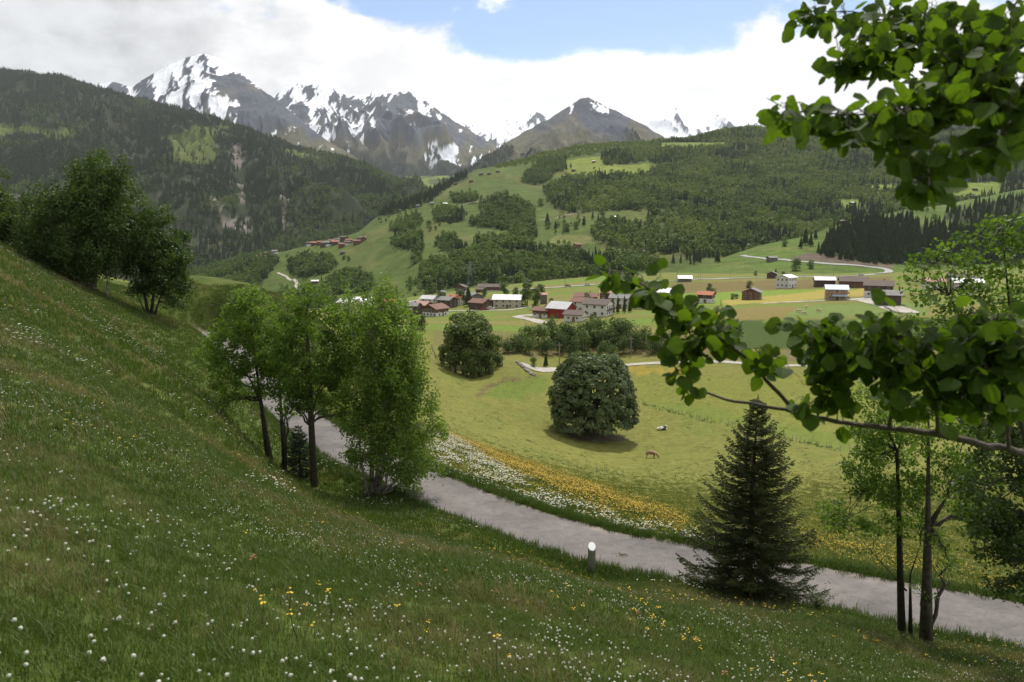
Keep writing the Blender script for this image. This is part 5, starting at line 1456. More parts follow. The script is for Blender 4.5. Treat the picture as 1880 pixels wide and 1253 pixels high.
BR = [  # boughs: (px, py, distance), start radius, end radius (m)
 ([(2080, 905, 2.30), (1980, 862, 2.30), (1900, 838, 2.32), (1800, 815, 2.35), (1700, 795, 2.40), (1620, 785, 2.45), (1540, 775, 2.50), (1470, 760, 2.52), (1400, 745, 2.55), (1340, 735, 2.58), (1290, 720, 2.6), (1272, 712, 2.6)], 0.0195, 0.0040),
 ([(1455, 757, 2.52), (1432, 725, 2.50), (1405, 695, 2.48), (1375, 662, 2.46), (1335, 628, 2.45), (1285, 596, 2.45), (1230, 560, 2.45), (1180, 522, 2.45), (1140, 503, 2.45), (1100, 492, 2.45)], 0.0075, 0.0018),
 ([(1632, 786, 2.45), (1638, 750, 2.40), (1642, 715, 2.38), (1615, 690, 2.36), (1570, 650, 2.34), (1520, 610, 2.32), (1470, 592, 2.3)], 0.0070, 0.0018),
 ([(1722, 800, 2.39), (1718, 750, 2.3), (1690, 700, 2.25), (1650, 650, 2.2), (1600, 610, 2.2)], 0.0065, 0.0018),
 ([(1712, 745, 2.31), (1760, 700, 2.2), (1800, 640, 2.1), (1820, 590, 2.1)], 0.0050, 0.0016),
 ([(1500, 766, 2.51), (1518, 725, 2.45), (1545, 690, 2.4), (1540, 650, 2.4)], 0.0038, 0.0014),
 ([(1850, 826, 2.33), (1850, 760, 2.2), (1830, 700, 2.1), (1850, 640, 2.05)], 0.0065, 0.0018),
 ([(1290, 598, 2.45), (1270, 640, 2.43), (1240, 680, 2.42)], 0.0025, 0.0012),
 ([(1395, 682, 2.47), (1400, 655, 2.44), (1385, 640, 2.43)], 0.0022, 0.0012),
 ([(2080, 120, 2.05), (1900, 155, 2.05), (1810, 182, 2.05), (1740, 195, 2.05), (1660, 208, 2.05), (1600, 212, 2.05), (1540, 210, 2.05), (1480, 205, 2.05), (1435, 210, 2.05)], 0.0100, 0.0018),
 ([(2080, 160, 1.95), (1900, 222, 1.95), (1850, 245, 1.95), (1800, 272, 1.95), (1750, 300, 1.95), (1712, 315, 1.95), (1690, 335, 1.95)], 0.0060, 0.0016),
 ([(2080, 60, 2.6), (1900, 55, 2.6), (1800, 42, 2.6), (1720, 38, 2.65), (1640, 40, 2.7), (1560, 22, 2.75), (1500, 22, 2.8)], 0.0095, 0.0016),
 ([(1720, 38, 2.65), (1680, 80, 2.6), (1630, 110, 2.6), (1580, 126, 2.6), (1540, 120, 2.6)], 0.0045, 0.0014),
 ([(1850, 50, 2.6), (1830, 100, 2.3), (1800, 140, 2.15), (1760, 160, 2.1)], 0.0045, 0.0014),
]
TX, TY = 2.75, 2.45
tz = float(hA(np.array([TX]), np.array([TY]))[0])
asp = thing('aspen_tree', 'near aspen with big round back-lit leaves, its boughs reaching in past the picture edge', 'tree', (TX, TY, tz))
B0 = np.array((TX, TY, tz))
tm = MB(); tm.tube([(0, 0, -0.15), (0.02, 0, 1.0), (0.0, 0.03, 2.2), (0.03, 0, 3.6), (0.0, 0.0, 5.2)], [0.13, 0.105, 0.09, 0.07, 0.03], 12)
tm.build('trunk', M_BARK_T, asp, True)
BP = []; BRR = []
for pts, r0, r1 in BR:
    P = np.array([tuple(at(*p)) for p in pts])
    if pts[0][0] > 2000:                    # starts at the trunk
        P = np.vstack([(TX, TY, P[0, 2] - 0.25), P])
    Q = resample(P, 0.03)
    Q[1:-1] += rng.normal(size=(len(Q) - 2, 3)) * 0.0016
    rr = r0 + (r1 - r0) * np.linspace(0, 1, len(Q)) ** 1.1
    rr = rr * (1 + 0.14 * np.abs(fbm(np.arange(len(Q)) * 0.35, np.zeros(len(Q)) + r0 * 999, 70, 3)))
    m = MB(); m.tube(Q - B0, list(rr), 7); m.build('branch', M_BARK_T, asp, True)
    BP.append(Q); BRR.append(rr)
ALLB = np.vstack(BP)
REG = [(1110, 500, 25, 10, 2, 2.45), (1150, 515, 30, 16, 4, 2.45), (1200, 535, 30, 20, 5, 2.45), (1215, 505, 20, 12, 2, 2.45), (1240, 578, 40, 28, 6, 2.45), (1290, 552, 36, 24, 5, 2.45), (1300, 592, 40, 28, 5, 2.45), (1222, 620, 28, 28, 4, 2.45), (1270, 645, 32, 32, 5, 2.43), (1242, 682, 22, 22, 3, 2.42), (1325, 600, 22, 18, 2, 2.45),
       (1390, 645, 25, 12, 2, 2.43), (1415, 668, 26, 20, 2, 2.43),
       (1490, 612, 36, 24, 5, 2.32), (1550, 605, 46, 26, 7, 2.3), (1520, 650, 50, 32, 7, 2.34), (1600, 640, 50, 34, 8, 2.3), (1480, 690, 36, 28, 4, 2.4), (1560, 700, 46, 28, 5, 2.4), (1640, 690, 46, 34, 7, 2.3), (1700, 640, 50, 40, 9, 2.2), (1650, 592, 46, 26, 7, 2.2), (1750, 602, 50, 32, 9, 2.15), (1720, 700, 46, 32, 7, 2.25), (1800, 650, 50, 40, 9, 2.1), (1860, 610, 40, 40, 8, 2.05), (1850, 700, 40, 40, 8, 2.05), (1540, 735, 36, 20, 3, 2.42), (1790, 742, 46, 28, 6, 2.2), (1475, 735, 20, 16, 2, 2.5), (1900, 650, 50, 60, 9, 2.0), (1680, 740, 34, 18, 3, 2.3),
       (1492, 30, 22, 16, 3, 2.8), (1545, 45, 28, 22, 3, 2.75), (1600, 70, 36, 26, 5, 2.65), (1535, 128, 18, 10, 2, 2.6), (1575, 138, 20, 10, 2, 2.6), (1612, 125, 34, 24, 4, 2.6), (1655, 55, 46, 36, 8, 2.5), (1715, 100, 50, 46, 10, 2.3), (1790, 60, 56, 46, 13, 2.3), (1850, 120, 40, 56, 12, 2.1), (1640, 22, 46, 20, 6, 2.6), (1755, 155, 56, 36, 9, 2.1), (1835, 200, 46, 36, 8, 2.0), (1880, 40, 40, 50, 10, 2.2), (1720, 20, 50, 22, 7, 2.4), (1880, 170, 30, 40, 7, 2.0),
       (1440, 208, 16, 10, 2, 2.05), (1482, 212, 28, 18, 4, 2.05), (1522, 236, 32, 24, 4, 2.05), (1580, 232, 40, 26, 6, 2.05), (1640, 224, 40, 28, 6, 2.05), (1705, 228, 46, 28, 6, 2.03), (1570, 268, 26, 16, 2, 2.05), (1655, 280, 36, 16, 3, 2.0), (1700, 330, 22, 18, 3, 1.95), (1790, 286, 26, 14, 2, 1.95), (1848, 262, 26, 16, 2, 1.95), (1620, 200, 40, 16, 4, 2.1), (1690, 170, 40, 24, 5, 2.1)]
tw_mb = []; leaf_at = []
for (cx, cy, rx, ry, nt, Yc) in REG:
    for q in range(int(round(nt * (1.55 if cx > 1450 else 1.1)))):
        a = rng.uniform(0, 6.28); r = math.sqrt(rng.uniform(0.05, 1))
        Yq = Yc + rng.uniform(-0.16, 0.22)
        c = np.array(at(cx + math.cos(a) * rx * r, cy + math.sin(a) * ry * r, Yq))
        j = int((np.linalg.norm(ALLB - c, axis=1) + 0.3 * np.maximum(ALLB[:, 2] - c[2], 0)).argmin()); p0 = ALLB[j]
        n = 6
        T_ = curve(p0, c, 0.10, n, rng, 0.25)
        L = np.linalg.norm(c - p0)
        tw_mb.append((T_, L))
        nl = int(np.clip(rng.poisson(5.5), 3, 9))
        for u in np.linspace(max(0.12, 1 - 0.30 / max(L, 0.05)), 1.0, nl):
            i = min(int(u * (n - 1)), n - 2); f = u * (n - 1) - i
            leaf_at.append(T_[i] * (1 - f) + T_[i + 1] * f)
tw = MB()
for T_, L in tw_mb:
    tw.tube(T_ - B0, [0.0022, 0.0019, 0.0016, 0.0014, 0.0012, 0.001], 4, cap=False)
tw.build('twigs', M_BARK_T, asp, kind='stuff')
leaf_at = np.array(leaf_at)
nL = len(leaf_at)
mats = []
for k in range(nL):
    d = rand_unit(1, rng)[0] * 1.05 + np.array((-0.2, -0.05, -0.62)); d /= np.linalg.norm(d)
    nrm = rand_unit(1, rng)[0] + np.array((0.0, -0.75, 0.45)); nrm -= d * nrm.dot(d); nrm /= np.linalg.norm(nrm)
    x = np.cross(d, nrm)
    s = 0.052 * rng.uniform(0.62, 1.22)
    M = np.eye(4); M[:3, 0] = x * s; M[:3, 1] = d * s; M[:3, 2] = nrm * s; M[:3, 3] = leaf_at[k] - B0
    mats.append((M, s))
px_, py_ = project(leaf_at[:, 0], leaf_at[:, 1], leaf_at[:, 2])
vis = (px_ > 0) & (px_ < 1880) & (py_ > 0) & (py_ < 1253)
score = np.array([m[1] for m in mats]) / leaf_at[:, 1] * vis * np.where((px_ < 1760), 1.25, 1.0)
order = np.argsort(-score); single = set(order[:300].tolist())
RV, RF = [], []; off_ = 0
for k in range(nL):
    me, v, f = LEAVES[k % 6]
    M, s = mats[k]
    if k in single:
        o = link('leaf', me, None, asp); o.matrix_local = Matrix(M.tolist())
    else:
        RV.append(v @ M[:3, :3].T + M[:3, 3]); RF.append(f + off_); off_ += len(v)
link('foliage', mesh_np('foliage', np.vstack(RV), np.vstack(RF), True), M_ASPEN, asp, kind='stuff')

# ================================================================== VILLAGE
def mat_boards(name, col, scale=3.0):
    m, N = new_mat(name)
    t = N.n('ShaderNodeTexCoord')
    wv = N.n('ShaderNodeTexWave', wave_type='BANDS', bands_direction='Z'); N.set(wv, 'Vector', t.outputs['Object'])
    wv.inputs['Scale'].default_value = scale; wv.inputs['Distortion'].default_value = 0.4
    nz = N.noise(t.outputs['Object'], 0.8, 4.0, 0.6)
    f = N.math('ADD', N.math('MULTIPLY', wv.outputs['Fac'], 0.35), N.math('MULTIPLY', nz, 0.65))
    c = N.mix(f, rgba(tuple(x * 0.55 for x in col)), rgba(tuple(min(1, x * 1.25) for x in col)))
    b = N.n('ShaderNodeBsdfPrincipled'); N.set(b, 'Base Color', c); b.inputs['Roughness'].default_value = 0.85
    finish(N, b.outputs[0]); return m
MW = {'white': mat_plain('white_plaster', (0.62, 0.60, 0.56), 0.9, 0.14, 0.6), 'cream': mat_plain('cream_plaster', (0.50, 0.44, 0.35), 0.9, 0.2, 0.6),
      'wood': mat_boards('dark_wood', (0.085, 0.055, 0.040)), 'brown': mat_boards('brown_wood', (0.130, 0.065, 0.040)), 'red': mat_boards('red_boards', (0.300, 0.022, 0.020)), 'grey': mat_boards('grey_wood', (0.150, 0.135, 0.120)), 'tan': mat_boards('tan_boards', (0.42, 0.30, 0.18)), 'stone': mat_plain('grey_stone', (0.24, 0.22, 0.20), 0.95, 0.35, 1.5)}
MR = {'brown': mat_plain('brown_roof', (0.120, 0.088, 0.070), 0.85, 0.35, 0.9), 'red': mat_plain('red_brown_roof', (0.200, 0.095, 0.070), 0.85, 0.35, 0.9), 'pink': mat_plain('faded_red_roof', (0.42, 0.24, 0.19), 0.85, 0.3, 0.6), 'grey': mat_plain('grey_roof', (0.200, 0.190, 0.185), 0.8, 0.3, 0.9), 'metal': mat_plain('pale_metal_roof', (0.46, 0.45, 0.46), 0.5, 0.15, 0.5), 'white': mat_plain('white_roof', (0.78, 0.78, 0.78), 0.6, 0.1, 0.5), 'blue': mat_plain('pale_blue_membrane', (0.52, 0.62, 0.72), 0.6, 0.1, 0.5), 'orange': mat_plain('orange_tile_roof', (0.40, 0.14, 0.07), 0.85, 0.25, 0.9), 'dark': mat_plain('dark_roof', (0.075, 0.062, 0.055), 0.85, 0.3, 0.9)}
M_GLASS = mat_plain('window_glass', (0.055, 0.06, 0.065), 0.15, 0.2, 3.0)
M_FRAME = mat_plain('window_frame', (0.45, 0.42, 0.38), 0.7, 0.1, 3.0)
M_DOOR = mat_boards('door_wood', (0.16, 0.09, 0.05))
M_CONC = mat_plain('pale_concrete', (0.40, 0.38, 0.35), 0.9, 0.15, 0.5)
def house(name, label, pos, rot, L, Wd, h, pitch=0.42, wall='white', upper=None, roof='brown', win=(3, 2), cat='house', group=None, over=0.7, chim=True, storeys=2, balcony=False, parts=True, door=True):
    """ridge along local X; gables at +-X; pos is the centre of the foundation"""
    t = thing(name, label, cat, pos, rot, group)
    a, b = L / 2, Wd / 2; rise = b * pitch * 2 / 2 * 1.0
    rise = b * pitch
    def prism(m, x0, x1, z0, z1, yy, rz_):
        m.quadbox([(x0, -yy, z0), (x0, yy, z0), (x0, yy, z1), (x0, 0, z1 + rz_), (x0, -yy, z1)], [(x1, -yy, z0), (x1, yy, z0), (x1, yy, z1), (x1, 0, z1 + rz_), (x1, -yy, z1)])
    m = MB()
    if upper:
        m.box(-a, a, -b, b, -1.6, h * 0.52)
        m.build('wall', MW[wall], t)
        m = MB(); prism(m, -a - 0.04, a + 0.04, h * 0.52, h, b + 0.04, rise); m.build('upper_wall', MW[upper], t)
    else:
        prism(m, -a, a, -1.6, h, b, rise); m.build('wall', MW[wall], t)
    m = MB(); th = 0.22; sl = math.atan2(rise, b)
    for s in (-1, 1):
        y1 = s * (b + over); z1 = h - over * pitch
        m.quadbox([(-a - over, 0, h + rise + 0.02), (a + over, 0, h + rise + 0.02), (a + over, y1, z1 + 0.02), (-a - over, y1, z1 + 0.02)],
                  [(-a - over, 0, h + rise + 0.02 + th), (a + over, 0, h + rise + 0.02 + th), (a + over, y1, z1 + 0.02 + th), (-a - over, y1, z1 + 0.02 + th)])
    rf = m.build('roof', MR[roof], t)
    if not parts:
        return t
    if chim:
        m = MB(); cx = a * 0.35; m.box(cx - .35, cx + .35, b * .25 - .3, b * .25 + .3, h + rise * 0.6, h + rise + 0.9); ch = m.build('chimney', MW['stone'], rf)
    e = 0.06 if not upper else 0.10
    zs_ = [h * (0.28 + 0.5 * k) for k in range(storeys)] if storeys > 1 else [h * 0.5]
    wz = min(0.5, h * 0.12)
    def window(c, axis, s):
        fr = MB(); gl = MB(); hw = 0.42
        if axis == 'x':
            fr.box(c[0] - (0.02), c[0] + 0.05 * s if s > 0 else c[0] + 0.02, c[1] - hw - .1, c[1] + hw + .1, c[2] - wz - .1, c[2] + wz + .1) if s > 0 else fr.box(c[0] - 0.05, c[0] + 0.02, c[1] - hw - .1, c[1] + hw + .1, c[2] - wz - .1, c[2] + wz + .1)
            gl.box(min(c[0], c[0] + 0.08 * s), max(c[0], c[0] + 0.08 * s), c[1] - hw, c[1] + hw, c[2] - wz, c[2] + wz)
        else:
            fr.box(c[0] - hw - .1, c[0] + hw + .1, min(c[1] - 0.02 * s, c[1] + 0.05 * s), max(c[1] - 0.02 * s, c[1] + 0.05 * s), c[2] - wz - .1, c[2] + wz + .1)
            gl.box(c[0] - hw, c[0] + hw, min(c[1], c[1] + 0.08 * s), max(c[1], c[1] + 0.08 * s), c[2] - wz, c[2] + wz)
        w = fr.build('window', M_FRAME, t); gl.build('pane', M_GLASS, w)
    nx, ny = win
    for z in zs_:
        for s in (-1, 1):
            for k in range(ny):
                window((s * (a + e - 0.02), -b + Wd * (k + 0.5) / ny, z), 'x', s)
        for k in range(nx):
            window((-a + L * (k + 0.5) / nx, -(b + e - 0.02), z), 'y', -1)
    if door:
        m = MB(); m.box(-0.15, 0.95, -b - 0.09, -b + 0.02, -0.3, 1.95); m.build('door', M_DOOR, t)
    if balcony:
        m = MB(); m.box(a, a + 1.2, -b * 0.9, b * 0.9, h * 0.5, h * 0.5 + 0.15); m.box(a + 1.1, a + 1.2, -b * 0.9, b * 0.9, h * 0.5 + 0.15, h * 0.5 + 1.05); m.build('balcony', MW['wood'], t)
    return t
D2R = math.pi / 180
def put(px, py, hs=None):
    return on_ground([px], [py], hs)[0]
# near cluster with the red barn (label, px, py, rot, L, W, h, keywords)
VIL = [
 ('house', 'brown-roofed white chalet beside the red barn at the end of the pale drive', 996, 583, 30, 7.2, 5.6, 3.4, dict(upper='brown', roof='red', storeys=1)),
 ('barn', 'bright red barn with a pale metal roof', 1031, 582, 35, 9.6, 8.8, 4.2, dict(wall='red', roof='metal', win=(0, 1), storeys=1, chim=False, pitch=0.55)),
 ('house', 'low white house with a brown roof in front of the red barn', 1056, 589, 25, 7.6, 6.4, 2.9, dict(roof='brown', win=(2, 3), storeys=1)),
 ('house', 'large white house with dark wood gable and brown roof beside clipped conifers', 1098, 580, 28, 10.5, 8.6, 5.4, dict(upper=None, roof='brown', win=(3, 3), balcony=True)),
 ('house', 'red-brown roofed house between the red barn and the large white house', 1070, 571, 30, 9.0, 7.5, 4.6, dict(roof='red', win=(2, 2))),
 ('house', 'dark wooden house with a faded red roof behind the cluster with the red barn', 1076, 559, 10, 11.5, 8.0, 4.4, dict(wall='brown', roof='red', win=(3, 2))),
 ('house', 'wooden house with a faded pink roof behind a small conifer', 1115, 552, 15, 7.6, 6.2, 4.6, dict(wall='brown', roof='pink', win=(2, 2))),
 ('house', 'grey-roofed white house behind the row of clipped conifers', 1140, 565, 20, 9.5, 8.0, 5.0, dict(roof='grey')),
 ('house', 'white house with a brown roof half hidden behind aspen leaves', 1180, 566, 15, 9.0, 7.6, 4.8, dict(roof='brown')),
 ('house', 'white gabled house with a pale roof behind the aspen twig', 1226, 552, 25, 9.5, 8.4, 4.6, dict(roof='white')),
 ('granary', 'tall narrow grey wooden granary with a faded red roof', 998, 558, 5, 3.6, 3.6, 5.2, dict(wall='grey', roof='pink', win=(0, 0), chim=False, storeys=1)),
 ('hut', 'small dark hut at the left end of the lower village', 748, 583, 20, 5.0, 4.4, 3.4, dict(wall='white', upper='wood', roof='brown', win=(0, 1), storeys=1, chim=False)),
 ('house', 'grey-roofed wooden house behind the small dark hut', 758, 577, 15, 6.5, 6.0, 4.4, dict(wall='wood', roof='grey', win=(1, 2))),
 ('house', 'dark wooden chalet with a patched pink and white roof', 776, 575, 30, 8.2, 7.0, 4.4, dict(upper='wood', roof='pink', win=(2, 2))),
 ('house', 'white-based chalet with brown gable and red-brown roof at the village corner', 800, 580, -55, 9.0, 8.6, 3.8, dict(upper='brown', roof='red', win=(2, 4))),
 ('house', 'pale metal roofed house behind the patched-roof chalet', 789, 563, 25, 8.0, 7.0, 4.6, dict(roof='metal', win=(2, 2))),
 ('house', 'wooden house with grey roof among the village trees', 822, 564, 35, 8.0, 7.0, 4.2, dict(wall='wood', roof='grey', win=(2, 2))),
 ('house', 'orange-roofed house peeping between the village trees', 838, 560, 20, 8.0, 7.0, 4.4, dict(wall='cream', roof='orange', win=(2, 2))),
 ('barn', 'dark wooden barn with a red-brown roof near parked cars', 882, 568, 35, 9.0, 8.0, 3.8, dict(wall='wood', roof='red', win=(0, 1), storeys=1, chim=False)),
 ('barn', 'long grey-roofed barn uphill of the dark wooden barn', 872, 556, 75, 12.0, 8.0, 4.2, dict(wall='grey', roof='grey', win=(0, 1), storeys=1, chim=False)),
 ('house', 'long pale house with a bright white roof', 932, 565, 8, 14.5, 8.0, 4.8, dict(wall='cream', roof='white', win=(4, 2), pitch=0.5)),
 ('shed', 'small brown wooden annex beside the bright white roof', 905, 563, 8, 4.0, 5.0, 3.8, dict(wall='brown', roof='red', win=(0, 1), storeys=1, chim=False)),
 ('house', 'old white house with dark timbered gable beside the valley road', 847, 541, -80, 7.0, 7.0, 5.2, dict(upper='wood', roof='brown', win=(2, 3))),
 ('shed', 'long low dark shed beside the valley road', 903, 534, 2, 19.0, 8.0, 3.0, dict(wall='brown', roof='brown', win=(0, 1), storeys=1, chim=False)),
 ('shed', 'small dark shed at the left end of the long low shed', 882, 537, 2, 6.0, 4.5, 2.2, dict(wall='wood', roof='brown', win=(0, 0), storeys=1, chim=False)),
 ('hut', 'small hut by the pole at the valley road', 811, 544, -70, 4.0, 4.4, 2.6, dict(wall='grey', roof='grey', win=(0, 1), storeys=1, chim=False)),
 ('house', 'dark brown chalet with a grey roof standing alone in the cut meadow', 1380, 550, -62, 7.6, 8.6, 4.0, dict(wall='brown', roof='grey', win=(2, 3))),
 ('house', 'tall white three-storey house with a pale roof', 1443, 529, -40, 9.2, 8.2, 6.6, dict(roof='white', win=(3, 3), storeys=2, pitch=0.35)),
 ('barn', 'small dark barn at the valley road below the spur', 1417, 511, -65, 6.0, 6.6, 3.4, dict(wall='wood', roof='grey', win=(0, 0), storeys=1, chim=False)),
 ('shed', 'wide shed with a white lean-to roof at the valley road', 1257, 518, 10, 9.0, 8.0, 2.8, dict(wall='grey', roof='white', win=(0, 1), storeys=1, chim=False)),
 ('house', 'orange-roofed wooden house behind the aspen leaves', 1296, 556, 30, 7.0, 6.0, 4.2, dict(upper='wood', roof='orange', win=(1, 2))),
 ('barn', 'dark barn with a pale roof behind the unfinished house', 1513, 526, 15, 11.0, 8.0, 4.0, dict(wall='wood', roof='metal', win=(0, 1), storeys=1, chim=False)),
 ('barn', 'broad barn with a wide brown roof behind the unfinished house', 1566, 527, 20, 15.0, 11.0, 3.6, dict(wall='brown', roof='brown', win=(0, 2), storeys=1, chim=False)),
 ('house', 'big half-timbered farmhouse with a broad grey roof', 1612, 545, 28, 12.5, 10.0, 5.8, dict(upper='wood', roof='brown', win=(3, 3))),
 ('barn', 'grey-roofed wooden barn in front of the big farmhouse', 1632, 560, 28, 9.0, 8.0, 4.6, dict(wall='wood', roof='grey', win=(0, 1), storeys=1, chim=False)),
 ('house', 'house with a glaring white roof glimpsed through the right-hand trees', 1772, 533, 10, 14.0, 9.0, 4.4, dict(wall='cream', roof='white')),
 ('house', 'brown-roofed house behind the glaring white roof', 1762, 524, 25, 12.0, 9.0, 5.0, dict(wall='wood', roof='brown')),
 ('house', 'pink-roofed house glimpsed left of the glaring white roof', 1712, 532, 20, 9.0, 8.0, 4.6, dict(wall='white', roof='pink')),
 ('house', 'white-roofed house behind the tops of the birch clump', 668, 566, 10, 9.5, 8.0, 4.4, dict(roof='white')),
 ('house', 'grey-roofed house beyond the birch clump beside the white roof', 640, 570, 25, 9.0, 7.5, 4.4, dict(wall='cream', roof='metal')),
 ('house', 'orange-roofed house at the far edge of the lower village', 716, 569, 15, 7.5, 7.0, 4.0, dict(roof='orange')),
]
pos = on_ground([v[2] for v in VIL], [v[3] for v in VIL], HS_A)
for (nm, lab, px, py, rot, L, Wd, h, kw), p in zip(VIL, pos):
    house(nm, lab, p, -rot * D2R, L, Wd, h, cat={'granary': 'granary'}.get(nm, nm), **kw)
# unfinished house with scaffolding
p = put(1534, 551, HS_A)
t = house('unfinished_house', 'unfinished house with pale blue roof sheets and scaffolding', p, -18 * D2R, 9.5, 8.0, 5.6, wall='tan', roof='blue', win=(3, 2), chim=False)
m = MB(); m.quadbox([(-2.2, -4.0, 3.0), (4.5, -4.0, 3.0), (4.5, -6.4, 2.3), (-2.2, -6.4, 2.3)], [(-2.2, -4.0, 3.15), (4.5, -4.0, 3.15), (4.5, -6.4, 2.45), (-2.2, -6.4, 2.45)]); m.build('porch_roof', MR['blue'], t)
m = MB(); m.box(-5.5, 5.5, -4.85, -4.72, 3.6, 4.25); m.build('fascia_board', MR['orange'], t)
for k, x in enumerate((-5.6, -3.4, -1.2, 1.0, 3.2, 5.4)):
    m = MB(); m.tube([(x, -6.0, -0.4), (x, -6.0, 5.6)], [0.07, 0.07], 5); m.build('scaffold_pole', MR['metal'], t)
for z in (1.9, 3.9):
    m = MB(); m.box(-5.8, 5.6, -6.1, -5.3, z, z + 0.08); m.build('scaffold_plank', MW['tan'], t)
# hill village and barns
HV = [(450, 475, 'white', 'red'), (464, 473.5, 'wood', 'brown'), (479, 474, 'white', 'orange'), (485, 471.5, 'white', 'brown'), (493, 469, 'wood', 'red'), (505, 466, 'white', 'grey'),
      (541, 454, 'white', 'grey'), (549, 453, 'wood', 'brown'), (557, 453, 'white', 'red'), (568, 452, 'white', 'brown'), (578, 451, 'wood', 'orange'), (588, 449.5, 'brown', 'red'), (595, 453, 'wood', 'brown'), (601, 452, 'white', 'grey'), (609, 448, 'wood', 'red'), (615, 450, 'wood', 'orange'), (620, 445, 'white', 'brown'), (627, 455, 'brown', 'red'), (632, 442, 'wood', 'brown'), (637, 450, 'white', 'brown'), (641, 447, 'brown', 'red'), (656, 448.5, 'brown', 'red'), (663, 444, 'brown', 'brown'), (666, 442, 'wood', 'red')]
pos = on_ground([v[0] for v in HV], [v[1] for v in HV])
RH = np.random.default_rng(5)
for k, ((px, py, w, r), p) in enumerate(zip(HV, pos)):
    low = k < 6
    house('house', ('small %s house with %s roof in the row below the hill village' if low else 'small %s house with %s roof crowded in the hill village') % ({'white': 'white', 'wood': 'dark wooden', 'brown': 'brown wooden'}[w], {'red': 'a red-brown', 'brown': 'a brown', 'orange': 'an orange', 'grey': 'a grey'}[r]),
          p, RH.uniform(-0.6, 0.6), RH.uniform(9, 12), RH.uniform(8, 10), RH.uniform(4.5, 6.5), wall='white' if w == 'white' else w, upper='wood' if w == 'white' and k % 2 else None, roof=r, parts=False,
          group='houses below the hill village' if low else 'houses of the hill village')
HB = [(629, 467, 'wood', 'dark', 'lone dark hut in the meadow below the hill village'), (578, 521, 'wood', 'white', 'white-roofed hut beside the small wood on the left'), (670, 509, 'wood', 'white', 'white-roofed hut on the open slope above the birch clump'),
      (817, 377, 'wood', 'white', 'white-roofed hut by the hill path'), (1090, 299, 'wood', 'metal', 'pale-roofed barn in the bright upper meadow'), (1053, 315, 'wood', 'dark', 'dark barn at the edge of the upper meadow'), (1060, 454, 'brown', 'red', 'red-brown barn in the strip meadow below the forest'), (1176, 467, 'brown', 'red', 'red-brown barn at the right end of the strip meadow'), (1126, 402, 'wood', 'white', 'white-roofed barn in the clearing below the forest'),
      (898, 321, 'wood', 'brown', 'brown barn along the top left edge of the green hill'), (914, 317, 'wood', 'brown', 'brown barn along the top left edge of the green hill'), (865, 335, 'wood', 'brown', 'brown barn along the top left edge of the green hill'), (837, 340, 'wood', 'brown', 'brown barn along the top left edge of the green hill'), (883, 322, 'wood', 'brown', 'brown barn along the top left edge of the green hill'), (793, 376, 'grey', 'grey', 'grey hut on the left shoulder of the green hill'), (768, 381, 'grey', 'grey', 'grey hut on the left shoulder of the green hill'), (733, 389, 'grey', 'grey', 'grey hut on the left shoulder of the green hill'),
      (1564, 376, 'wood', 'metal', 'lone pale-roofed hut in the small forest clearing'), (1742, 367, 'wood', 'metal', 'pale-roofed barn at the lower corner of the right-hand clearing'), (1787, 364, 'wood', 'metal', 'larger pale-roofed barn in the middle of the right-hand clearing'), (1790, 350, 'wood', 'dark', 'small dark barn at the top of the right-hand clearing'), (1549, 411, 'brown', 'brown', 'long low brown barn on the skyline of the near spur'), (1737, 432, 'wood', 'dark', 'dark barn below the spruce strip on the near spur'), (1417, 480, 'grey', 'grey', 'grey shed beside the winding road')]
pos = on_ground([v[0] for v in HB], [v[1] for v in HB])
seen = {}
for (px, py, w, r, lab), p in zip(HB, pos):
    same = sum(1 for v in HB if v[4] == lab) > 1
    house('barn', lab, p, RH.uniform(-0.5, 0.5), RH.uniform(7, 9.5), RH.uniform(5.5, 7), RH.uniform(3, 4), wall=w, roof=r, parts=False, cat='barn', group='barns with the same look on the green hill' if same else None)

# ---- trees one can tell apart in the valley and on the hill
def mid_crown(seed, H, R, n, card, mat, lumps=14):
    V, F = broad_proto(seed, H=H, R=R, n=n, card=card, mat=mat, lumps=lumps, bark=True, z0=-0.12)
    me = mesh_np('crown', V, F); me.materials.append(mat); return me
def mid_trunk(H, r):
    m = MB(); m.tube([(0, 0, -0.6), (0.05, 0, H * 0.4), (0, 0.05, H * 0.8)], [r, r * 0.7, r * 0.25], 6)
    for k in range(5):
        a = k * 1.3; m.tube([(0, 0, H * (0.3 + 0.08 * k)), (math.cos(a) * H * 0.16, math.sin(a) * H * 0.16, H * (0.52 + 0.07 * k))], [r * 0.4, r * 0.12], 4)
    me = m.mesh('trunk', True); me.materials.append(M_BARK); return me
CR = {'bush': [mid_crown(700 + i, 10, 5.0, 1500, 0.62, M_LEAF_BUSH, 18) for i in range(4)], 'bushd': [mid_crown(705 + i, 10, 5.0, 1500, 0.62, M_LEAF_DARK, 18) for i in range(2)], 'tree': [mid_crown(710 + i, 10, 3.6, 1300, 0.60, M_LEAF_BUSH, 16) for i in range(3)],
      'poplar': [mid_crown(720 + i, 10, 2.6, 1500, 0.50, M_LEAF_OLIVE, 20) for i in range(4)]}
cmesh = [conifer_proto(730 + i, H=10, R=r, tiers=12, sides=11, mat=M_CONIFER) for i, r in enumerate((2.3, 1.9, 1.2))]
for me in cmesh: me.name = 'crown'
CR['conifer'] = cmesh[:2]; CR['column'] = cmesh[2:]
TRK = mid_trunk(10, 0.26)
TR_ = np.random.default_rng(8)
